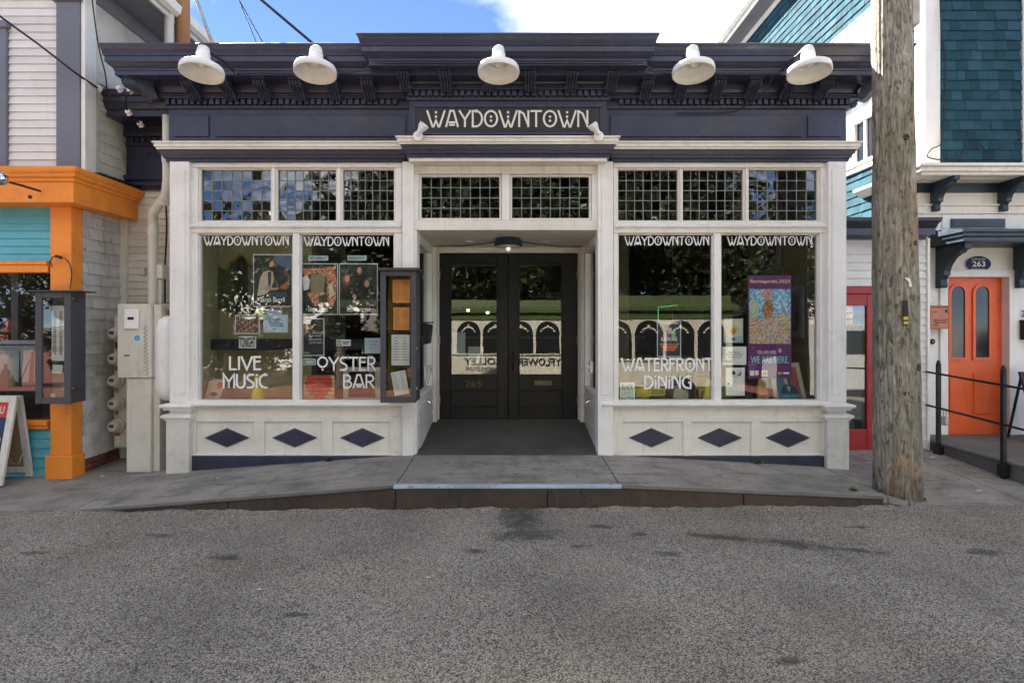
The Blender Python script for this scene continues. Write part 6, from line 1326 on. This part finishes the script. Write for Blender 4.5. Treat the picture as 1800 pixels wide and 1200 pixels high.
shapes(t, [(spectral('sky_blue_daubs', [(.10, .36, .62), (.18, .48, .70), (.50, .62, .66), (.06, .24, .45)], 60), [(1317, 508), (1389.5, 508), (1389.5, 604), (1317, 604)]),
           (spectral('flower_daubs', [(.55, .50, .46), (.60, .32, .10), (.50, .10, .16), (.22, .36, .16), (.62, .52, .14), (.30, .22, .40), (.45, .5, .58)], 75), [(1317, 558), (1326, 552), (1338, 560), (1352, 562), (1364, 552), (1378, 548), (1389.5, 552), (1389.5, 604), (1317, 604)]),
           (colour(.58, .26, .32), el(1349, 517, 10, 9)), (spectral('robe_daubs', [(.30, .10, .05), (.48, .26, .10), (.22, .05, .05), (.5, .35, .2)], 90), [(1346, 518), (1352, 516), (1354, 528), (1360, 540), (1356, 560), (1344, 562), (1339, 546), (1344, 532)]), (spectral('leaf_daubs', [(.22, .34, .20), (.40, .50, .40), (.55, .55, .40)], 90), [(1319, 540), (1323, 518), (1327, 530), (1331, 522), (1334, 545), (1330, 560), (1319, 560)])])
words(t, [('floridapride.2023', 1318, 1388, 491.5, 499)], colour(.75, .62, .30), bold=True); words(t, [('YOU ARE HERE', 1330, 1364, 616, 621.5)], M['letter_white']); words(t, [('WE ARE HERE.', 1319, 1386, 626, 638)], colour(.22, .55, .70), bold=True, n=.007)
shapes(t, [(M['letter_white'], el(1371, 616, 2.4, 3.4)), (colour(.13, .025, .14), el(1371, 616, 1.2, 1.8)), (M['letter_white'], [(1318, 651), (1326, 651), (1326, 660), (1318, 660)]), (M['letter_white'], [(1327.5, 651), (1333, 651), (1333, 659), (1327.5, 659)]), (M['letter_white'], [(1339, 651), (1349, 651), (1349, 661), (1339, 661)]), (colour(.2, .4, .15), el(1344, 656, 3.4, 3.4)), (colour(.25, .45, .15), [(1367, 653), (1374, 653), (1374, 658), (1367, 658)]), (M['letter_white'], [(1376, 654), (1387, 654), (1387, 657), (1376, 657)])], name='logos')
t = sheet('glow_flyer', 'pale flyer with a glowing round picture left of the purple poster', 'flyer', 1272, 1306, 560, 602, colour(.52, .52, .46)); shapes(t, [(colour(.62, .46, .18), el(1289, 580, 9, 9)), (colour(.40, .18, .04), el(1289, 582, 5, 6)), (colour(.30, .40, .48), [(1273, 590), (1305, 590), (1305, 601), (1273, 601)]), (colour(.03, .03, .03), el(1289, 596, 3.2, 3.2))])
t = sheet('white_notice', 'plain white notice with three short lines left of the purple poster', 'note', 1270, 1312, 609, 641, M['paper']); words(t, [('Bob Martell', 1281, 1300, 617, 620.5), ('Walking Low Deck', 1276, 1306, 621.5, 625), ('Welcome Friends', 1279, 1303, 626, 628.5)], M['ink'])
t = sheet('patterned_flyer', 'white flyer with black doodles below the white notice', 'flyer', 1276, 1309, 646, 695, M['paper']); it = []
for i in range(46):
    x, y_ = rnd.uniform(1278, 1306), rnd.choice([rnd.uniform(648, 660), rnd.uniform(660, 683), rnd.uniform(682, 693)]); s_ = rnd.uniform(.5, 1.2); it.append((colour(.10, .14, .26), [(x-s_, y_), (x, y_-s_), (x+s_, y_), (x, y_-s_*.3)]))
shapes(t, it+[(M['ink'], el(1289, 655, 3, 3.6)), (M['ink'], el(1299, 656, 3.2, 4.2)), (M['paper'], el(1298, 655, 2, 3)), (M['ink'], el(1279.5, 674, 2, 1.6))])
# papers on the left door leaf
for lab, a, b, c, d in (('white paper taped high behind the left door glass', 792, 818, 584, 624), ('white paper taped low behind the left door glass', 823, 849, 609, 642)):
    t = sheet('door_paper', lab, 'note', a, b, c, d, M['paper'], None, RY+.05); tag(t, group='papers behind the door glass')
# things standing on the window shelves
SH = .742
def on_shelf(y): return PZ(0, y)
y = .20
hp = thing('heart_panel', 'red heart painted on a slatted pine panel in the OYSTER BAR window', 'wall art', (PX(560, y), y, SH))
fh = front(y)
for i in range(7): O('slat', MB().fbox(fh, PX(533.5, y), PX(588, y), -.012, 0, SH+.002+i*.044, SH+.041+i*.044), M['wood_pale'], hp, bevel=.002)
ht = [(16*math.sin(R(a))**3/17, (13*math.cos(R(a))-5*math.cos(R(2*a))-2*math.cos(R(3*a))-math.cos(R(4*a)))/17) for a in range(0, 360, 12)]
for i in range(7):
    z0, z1 = SH+.004+i*.044, SH+.039+i*.044; pts = [(PX(560.5, y)+q[0]*.158, SH+.175+q[1]*.165) for q in ht]
    xs_lo = [p for p in pts if z0-.012 < p[1] < z1+.012]
    if len(xs_lo) >= 2:
        a, b = min(p[0] for p in xs_lo), max(p[0] for p in xs_lo)
        if b-a > .02: O('heart_board', MB().fbox(fh, a, b, .0005, .009, z0, z1), M['heart'], hp, bevel=.002)
ea = thing('propped_frame', 'pale green window frame propped behind the OYSTER BAR lettering', 'window frame', (PX(640, .3), .3, SH)); y = .30; fh = front(y)
mb = MB()
for q in ((604, 613, 645, 707), (660, 669, 645, 707), (613.2, 659.8, 645, 653), (613.2, 659.8, 698, 707)): mb.fbox(fh, PX(q[0], y), PX(q[1], y), -.02, .02, max(SH+.002, PZ(q[3], y)), PZ(q[2], y))
O('frame', mb, colour(.48, .54, .46), ea, bevel=.004); O('glazing', MB().fbox(fh, PX(613.2, y), PX(659.8, y), -.005, .0, PZ(698, y), PZ(653, y)), M['dark_glass'], ea)
def cone(px_, lab, h=.34):
    y = .26; X = PX(px_, y); t = thing('safety_cone', lab, 'cone', (X, y, SH), 'yellow cones in the windows')
    O('body', MB().lathe([(.085, SH+.002), (.075, SH+.03), (.03, SH+h), (.015, SH+h+.012), (0, SH+h+.012)], 18, Matrix.Translation((X, y, 0))), M['yellow'], t, smooth=True); O('base', MB().lathe([(.0, SH+.001), (.10, SH+.001), (.10, SH+.012), (.08, SH+.014)], 18, Matrix.Translation((X, y, 0))), M['yellow'], t)
cone(453, 'tall yellow cone standing below the word MUSIC', .30); cone(1247, 'yellow cone in the corner of the WATERFRONT DINING window', .24)
bk_ = thing('leaning_booklet', 'open picture booklet with a heart leaning in the left window corner', 'booklet', (PX(375, .2), .2, SH)); y = .2
mb = MB(); pts = [(355, 708), (383, 708), (398, 668), (372, 664)]; mb.plate(front(y), [(PX(a, y), max(SH+.002, PZ(b, y))) for a, b in pts], -.01, 0); O('cover', mb, colour(.40, .46, .36), bk_, bevel=.002)
shapes(bk_, [(colour(.5, .07, .03), [(381, 676), (385, 670), (392, 672), (393, 678), (384, 684)]), (BLK, [(366, 692), (376, 688), (384, 692), (376, 697)]), (colour(.5, .5, .40), [(368, 668), (378, 670), (374, 682), (366, 680)])], y)
b2 = thing('card_rack', 'small rack of cards behind the booklet at the left window edge', 'rack', (PX(362, .3), .3, SH)); y = .3
O('card', MB().plate(front(y), [(PX(a, y), PZ(b, y)) for a, b in ((352, 668), (372, 672), (368, 655), (350, 652))], -.004, 0), spectral('card_print', [(.4, .38, .26), (.2, .2, .1), (.5, .45, .3)], 60), b2); O('stand', MB().fbox(front(y+.02), PX(354, y), PX(368, y), -.1, -.02, SH+.001, PZ(672, y)), M['black'], b2)
pl = thing('year_plate', 'yellow plate reading 2020 low in the WATERFRONT DINING window', 'plate', (PX(1153, .3), .3, SH)); y = .3
O('plate', MB().fbox(front(y), PX(1140, y), PX(1170, y), -.01, 0, max(SH+.002, PZ(695, y)), PZ(682, y)), M['mustard'], pl, bevel=.003); words(pl, [('2020', 1144, 1166, 684.5, 692)], M['ink'], y, .002, True)
oc = thing('orange_chair_stand_in', 'miniature orange chair standing in for a reflected one in the WATERFRONT DINING window', 'chair', (PX(1239, .35), .35, SH)); y = .35; X = PX(1238, y)  # miniature added in place of a chair reflected from across the street
O('seat', MB().box(X-.075, X+.075, y-.07, y+.07, SH+.13, SH+.145), colour(.62, .14, .03), oc)
for i in range(3): O('back_rail', MB().tube([(X-.07, y+.07, SH+.20+i*.045), (X+.08, y+.07, SH+.215+i*.045)], .007, 6), colour(.62, .14, .03), oc)
for dx in (-.07, .07):
    for dy in (-.065, .065): O('leg', MB().tube([(X+dx*1.15, y+dy, SH+.001), (X+dx, y+dy, SH+(.14 if dy < 0 else .33))], .007, 6), colour(.62, .14, .03), oc)
for i, (px_, h, lab) in enumerate(((1128, .16, 'round olive pot left of the 2020 plate'), (1190, .15, 'olive green bowl right of the 2020 plate'))):
    y = .33; X = PX(px_, y); t = thing('pot', lab, 'pot', (X, y, SH)); O('body', MB().lathe([(.05, SH+.001), (.085, SH+.04), (.10, SH+h*.7), (.08, SH+h), (.07, SH+h), (.06, SH+.05), (0, SH+.04)], 20, Matrix.Translation((X, y, 0))), M['mustard'] if i == 0 else colour(.10, .11, .04), t, smooth=True); O('rim', MB().lathe([(.078, SH+h), (.09, SH+h+.008), (.08, SH+h+.014), (.072, SH+h)], 20, Matrix.Translation((X, y, 0))), M['gold'], t, smooth=True)
ob = thing('portrait_frame', 'cream framed blue and red portrait print lettered OBAMA leaning in the window', 'picture', (PX(1390, .22), .22, SH)); y = .22
def lp(u, v): # leaning, slightly turned picture, u and v from 0 to 1
    a = (1362, 708); b = (1420, 708); c = (1404, 637); d = (1352, 640); px_ = (a[0]*(1-u)+b[0]*u)*(1-v)+(d[0]*(1-u)+c[0]*u)*v; py_ = (a[1]*(1-u)+b[1]*u)*(1-v)+(d[1]*(1-u)+c[1]*u)*v
    return PX(px_, y), max(SH+.002, PZ(py_, y))
O('frame', MB().plate(front(y), [lp(0, 0), lp(1, 0), lp(1, 1), lp(0, 1)], -.03, 0), colour(.50, .46, .34), ob, bevel=.004); O('print', MB().plate(front(y), [lp(.14, .11), lp(.86, .11), lp(.86, .9), lp(.14, .9)], .0005, .002), colour(.07, .22, .32), ob)
mb = MB()
for k, (mi, pts) in enumerate(((0, [(.5, .88), (.86, .88), (.86, .2), (.5, .2)]), (1, [(.2, .2), (.8, .2), (.72, .42), (.5, .5), (.3, .42)]), (2, [(.40, .5), (.38, .66), (.42, .78), (.5, .82), (.58, .78), (.62, .66), (.58, .5), (.5, .45)]), (1, [(.5, .45), (.58, .5), (.62, .66), (.58, .78), (.5, .82)]), (2, [(.44, .42), (.56, .42), (.5, .28)]))):
    mb.flat(front(y), [lp(*q) for q in pts], .0025+.0004*k, mi)
O('artwork', mb, [colour(.32, .08, .09), colour(.02, .06, .12), colour(.46, .44, .36)], ob, recalc=False)
mb = MB(); v, f = text_pts('OBAMA', True); xs = [q[0] for q in v]; ys = [q[1] for q in v]; mb.add([front(y).p(lp(.2+.6*(q[0]-min(xs))/(max(xs)-min(xs)), .13+.10*(q[1]-min(ys))/(max(ys)-min(ys)))[0], .006, lp(.2+.6*(q[0]-min(xs))/(max(xs)-min(xs)), .13+.10*(q[1]-min(ys))/(max(ys)-min(ys)))[1]) for q in v], f); O('lettering', mb, colour(.16, .42, .56), ob, recalc=False)
for i, (a, b, h, lab, m) in enumerate(((1331, 1351, .26, 'worn wooden board leaning below the purple poster', M['wood_pale']), (1310, 1328, .20, 'dark triangular easel leg left of the leaning board', M['grey_box']), (1424, 1439, .17, 'olive box at the right window edge', M['olive']))):
    y = .3+.04*i; t = thing(('leaning_board', 'easel_leg', 'olive_box')[i], lab, ('board', 'easel', 'box')[i], (PX((a+b)/2, y), y, SH))
    xa, xb = PX(a, y), PX(b, y)
    O('panel', MB().plate(front(y), [(xa, SH+.002), (xb, SH+.002), (xb-(.0 if i != 1 else .10), SH+h), (xa+(.02 if i == 0 else -.04 if i == 1 else 0), SH+h)], -.03, 0), m, t, bevel=.003)
    O('edge', MB().fbox(front(y), xb+.001, xb+.015, -.03, .0, SH+.002, SH+h*.9), M['brass'] if i == 0 else m, t)
# lit pendants deep in the room
for px_, py_, y_, lab in ((823, 584, 3.6, 'lit warm pendant seen through the left door glass, left one'), (857, 588, 3.2, 'lit warm pendant seen through the left door glass, right one')):
    c = Vector(Q(px_, py_-40, y_)); t = thing('pendant_lamp', lab, 'lamp', (c.x, c.y, 3.41), 'lit pendants inside the shop')
    O('cord', MB().tube([(c.x, c.y, 3.415), (c.x, c.y, c.z+.12)], .006, 6), M['black'], t); O('shade', MB().lathe([(.15, .0), (.155, .0), (.12, .09), (.04, .12), (.0, .125)], 20, Matrix.Translation(c)), M['iron'], t, smooth=True); O('bulb', MB().ball((c.x, c.y, c.z-.01), .022, 12), emit('pendant_bulb', (1.0, .62, .30), 5.0) if 'pendant_bulb' not in bpy.data.materials else bpy.data.materials['pendant_bulb'], t, smooth=True)
# string of green lights
gs = thing('light_string', 'string of tiny green lights hanging behind the right display window', 'light string', Q(1150, 545, .5))
O('wire', MB().tube([Q(1157, 575, .5), Q(1157, 542, .5), Q(1160, 538, .5), Q(1196, 535, .5), Q(1196, 548, .5)], .002, 5), M['black'], gs)
for px_, py_ in [(1157, 545+i*4) for i in range(8)]+[(1158+i*4.5, 540-i*.5) for i in range(8)]: O('bulb', MB().ball(Q(px_, py_, .49), .004, 6), emit('green_led', (.2, 1.0, .35), .35) if 'green_led' not in bpy.data.materials else bpy.data.materials['green_led'], gs)
# ---------------------------------------------------------------- across the street (seen mirrored in the glass)
GZ = -.52
# trolley bus parked behind the camera
tr = thing('trolley_bus', 'cream and dark green trolley bus with arched windows, mirrored in the shop glass', 'bus', (1.9, -8.9, GZ))
TX0, TX1, TY = -1.75, 5.45, -7.75; ft = Frame((0, TY, 0), (1, 0, 0), (0, 1, 0))
O('body', MB().box(TX0, TX1, TY-2.2, TY, GZ+.35, 1.95), M['trolley_cream'], tr, bevel=.03)
O('roof', MB().prism(Frame((0, TY, 0), (1, 0, 0), (0, 1, 0)), [(-2.3, 1.951), (.10, 1.951), (.10, 2.05), (.02, 2.10), (-.35, 2.14), (-.40, 2.34), (-1.8, 2.34), (-1.85, 2.14), (-2.25, 2.09)], TX0-.1, TX1+.1), M['trolley_green'], tr, smooth=True)
O('green_band', MB().fbox(ft, TX0, TX1, .001, .02, 1.74, 1.95), M['trolley_green'], tr, bevel=.004)
wn_ = 9; wp = (TX1-TX0-.3)/wn_
for i in range(wn_):
    xc = TX0+.15+wp*(i+.5); o_ = [(a, b) for a, b in arch_pts(xc, wp*.445, .78, 1.71, 12)]
    w_ = O('window', MB().plate(ft, o_, .001, .012), M['dark_glass'], tr); k_ = MB()
    for s_ in (-1, 1):
        for q in range(4): k_.plate(ft, el(xc+s_*(.05+q*.045), 1.53-.012*q*q, .03, .024, 10), .013, .015)
    O('window_bar', MB().fbox(ft, xc-wp*.43, xc+wp*.43, .0125, .02, 1.20, 1.225), M['black'], w_)
    k_.plate(ft, el(xc, 1.56, .04, .05, 10), .013, .0155); O('scroll', k_, M['trolley_cream'], w_)
O('trim_line', MB().fbox(ft, TX0, TX1, .001, .012, .70, .74), M['trolley_green'], tr); O('skirt', MB().fbox(ft, TX0, TX1, .001, .015, GZ+.36, .10), M['trolley_green'], tr)
mb = MB(); letter(mb, ft, 'MAYFLOWER', .20, 1.85, .42, .64, .016, bold=True, flip=True); letter(mb, ft, 'TROLLEY', -1.35, -.05, .44, .64, .016, bold=True, flip=True); letter(mb, ft, 'MAYFLOWERTROLLEY.COM', -1.3, 0.0, .28, .38, .016, flip=True); O('lettering', mb, M['ink'], tr, recalc=False)
for x in (TX0+1.2, TX1-1.3):
    for y in (TY-.02, TY-2.18):
        w_ = O('wheel', MB().lathe([(.0, -.12), (.36, -.12), (.42, -.08), (.42, .08), (.36, .12), (0, .12)], 24, Matrix.Translation((x, y, GZ+.42)) @ Matrix.Rotation(R(90), 4, 'X')), M['black'], tr, smooth=True); O('hub', MB().lathe([(0, .121), (.2, .121), (.17, .15), (0, .16)], 16, Matrix.Translation((x, y, GZ+.42)) @ Matrix.Rotation(R(-90 if y > TY-1 else 90), 4, 'X')), M['chrome'], w_, smooth=True)
# white van
def van(x, y, lab, L=4.6):
    t = thing('white_van', lab, 'van', (x+L/2, y-1, GZ)); fv = Frame((0, y-1.9, 0), (0, 1, 0), (1, 0, 0))
    prof = [(x, GZ+.35), (x+L, GZ+.35), (x+L, 1.05), (x+L-.12, 1.55), (x+L-.35, 1.62), (x+1.35, 1.62), (x+.62, .78), (x+.05, .62)]
    O('body', MB().prism(fv, prof, 0, 1.9), M['van_white'], t, bevel=.05, seg=2); fs_ = Frame((0, y, 0), (1, 0, 0), (0, 1, 0))
    for q in ([(x+1.0, .80), (x+1.75, .80), (x+1.75, 1.45), (x+1.48, 1.45)], [(x+1.9, .80), (x+2.9, .80), (x+2.9, 1.45), (x+1.9, 1.45)], [(x+3.05, .80), (x+4.2, .80), (x+4.2, 1.45), (x+3.05, 1.45)]): O('window', MB().plate(fs_, q, .001, .01), M['dark_glass'], t)
    for xx in (x+.85, x+L-.9):
        w_ = O('wheel', MB().lathe([(.0, -.1), (.30, -.1), (.34, -.06), (.34, .06), (.30, .1), (0, .1)], 22, Matrix.Translation((xx, y-.02, GZ+.34)) @ Matrix.Rotation(R(90), 4, 'X')), M['black'], t, smooth=True); O('hub', MB().lathe([(0, .1), (.2, .1), (0, .13)], 14, Matrix.Translation((xx, y-.02, GZ+.34)) @ Matrix.Rotation(R(-90), 4, 'X')), M['chrome'], w_)
van(7.05, -8.0, 'white van parked beyond the trolley, mirrored in the right window'); van(12.2, -8.3, 'second white van farther along the street, mirrored in the red door')
# trees: tapered trunks with limbs, crowns of many leaves
def crown_mesh(seed, n, rx, rz):
    r_ = random.Random(seed); cl = [(Vector((r_.gauss(0, rx*.45), r_.gauss(0, rx*.45), r_.uniform(-rz*.75, rz*.8))), r_.uniform(.22, .42)*rx) for _ in range(26)]; v, f = [], []
    for i in range(n):
        c, cr = r_.choice(cl); d = Vector((r_.gauss(0, 1), r_.gauss(0, 1), r_.gauss(0, .8))).normalized()*cr*r_.uniform(.55, 1.05); p = c+d
        a = Vector((r_.gauss(0, 1), r_.gauss(0, 1), r_.gauss(0, .6))).normalized(); b = a.cross(Vector((r_.gauss(0, 1), r_.gauss(0, 1), 1))).normalized(); s_ = r_.uniform(.07, .13)
        k = len(v); v += [p-a*s_, p+b*s_*.5, p+a*s_, p-b*s_*.5]; f.append((k, k+1, k+2, k+3))
    me = bpy.data.meshes.new('crown'); me.from_pydata([tuple(q) for q in v], [], f); me.materials.append(M['leaf']); return me
CM = [crown_mesh(s_, 15000, 2.1, 2.2) for s_ in (1, 2, 3)]
for i, (x, y, h, sc_) in enumerate(((-5.7, -13.0, 3.0, 1.15), (-2.9, -12.2, 2.9, 1.05), (.1, -13.0, 3.3, 1.2), (3.2, -12.4, 3.0, 1.1), (6.2, -13.0, 3.1, 1.15), (9.4, -13.6, 3.0, 1.1), (-9.6, -13.2, 2.5, 1.12), (-4.2, -16.0, 6.2, 1.35), (-.6, -16.4, 6.0, 1.3), (3.0, -16.0, 6.4, 1.4), (6.8, -16.6, 6.0, 1.3), (-17.0, -13.5, 3.0, 1.2), (-14.2, -14.5, 3.4, 1.0))):
    t = thing('tree', ('leafy tree mirrored in the LIVE MUSIC window', 'low tree mirrored in the OYSTER BAR window', 'tree mirrored above the trolley in the doors', 'tree mirrored above the trolley in the WATERFRONT DINING window', 'tree mirrored behind the nearer white van', 'tree mirrored in the red door', 'tree mirrored in the wavy gold-rimmed mirror', 'tall tree mirrored in the third transom from the left', 'tall tree mirrored in the transoms over the doors', 'tall tree mirrored in the first transom right of the doors', 'tall tree mirrored in the rightmost transom', 'tree mirrored in the dark window of the orange shopfront, left one', 'tree mirrored in the dark window of the orange shopfront, right one')[i], 'tree', (x, y, GZ), 'trees across the street')
    mb = MB(); mb.tube([(x, y, GZ), (x+.05, y, GZ+1.2), (x-.06, y+.05, h-1.6), (x, y, h)], [.17*sc_, .14*sc_, .10*sc_, .04], 10)
    for a in range(5): an = a*1.26+i; mb.tube([(x-.03, y, h-2.0+.2*a), (x+.7*math.cos(an), y+.7*math.sin(an), h-.9+.2*a), (x+1.4*math.cos(an), y+1.4*math.sin(an), h-.1+.2*a)], [.06, .04, .015], 6)
    O('trunk', mb, M['bark'], t, smooth=True); c = bpy.data.objects.new('crown', CM[i % 3]); c.location = (x, y, h+.4); c.rotation_euler = (0, 0, i*1.1); c.scale = (sc_, sc_, sc_); put(c, t)
for i, (x, lab) in enumerate(((-14.6, 'clipped dark hedge added to darken the orange shopfront window reflection at left'), (-10.4, 'clipped dark hedge added to darken the low reflection in the LIVE MUSIC window'), (-6.2, 'clipped dark hedge added to darken the low reflection in the OYSTER BAR window'), (7.6, 'clipped dark hedge added to darken the reflection behind the nearer white van'))):  # added foliage that hides the bright houses low in the reflections
    t = thing('hedge', lab, 'hedge', (x, -15.0, GZ), 'hedges added to darken the reflections'); c = bpy.data.objects.new('foliage', CM[i % 3]); c.location = (x, -15.0, .75); c.scale = (1.15, .4, .62); put(c, t)
    O('stems', MB().tube([(x-1.2, -15.0, GZ), (x-1.2, -15.0, .6)], .04, 6).tube([(x+1.2, -15.0, GZ), (x+1.2, -15.0, .6)], .04, 6), M['bark'], t)
# houses facing the shop across the square
def far_house(x0, x1, y, h, lab, gable=True):
    t = thing('far_house', lab, 'house', ((x0+x1)/2, y-3, GZ)); fh_ = Frame((0, y, 0), (1, 0, 0), (0, 1, 0)); n = int(h/.30)
    O('wall', MB().fbox(fh_, x0, x1, -7, 0, GZ, GZ+h), M['white'], t); mb = MB()
    for i in range(n): mb.prism(fh_, [(.001, GZ+i*.3), (.04, GZ+i*.3), (.008, GZ+i*.3+.3), (.001, GZ+i*.3+.3)], x0, x1)
    tag(O('siding', mb, M['clap'], t), kind='stuff'); xm = (x0+x1)/2
    O('gable', MB().plate(fh_, [(x0, GZ+h), (x1, GZ+h), (xm, GZ+h+2.2)], -7, .0), M['white'], t); O('roof', MB().plate(fh_, [(x0-.4, GZ+h-.05), (xm, GZ+h+2.35), (x1+.4, GZ+h-.05), (x1+.4, GZ+h+.12), (xm, GZ+h+2.55), (x0-.4, GZ+h+.12)], -7.3, .4), M['grey_trim'], t)
    for i in range(3):
        for zz in (1.0, 3.6):
            if zz+1.4 < h:
                xc = x0+(x1-x0)*(i+.5)/3; w_ = O('window', MB().fbox(fh_, xc-.5, xc+.5, .041, .08, GZ+zz-.1, GZ+zz+1.5), M['white'], t); O('pane', MB().fbox(fh_, xc-.4, xc+.4, .0805, .085, GZ+zz, GZ+zz+1.4), M['dark_glass'], w_)
far_house(-15, -7, -21, 5.2, 'white gabled house across the square to the left'); far_house(-4.5, 3.5, -22, 5.0, 'white gabled house straight across the square'); far_house(8.0, 16.5, -20, 5.0, 'white gabled house across the square to the right')
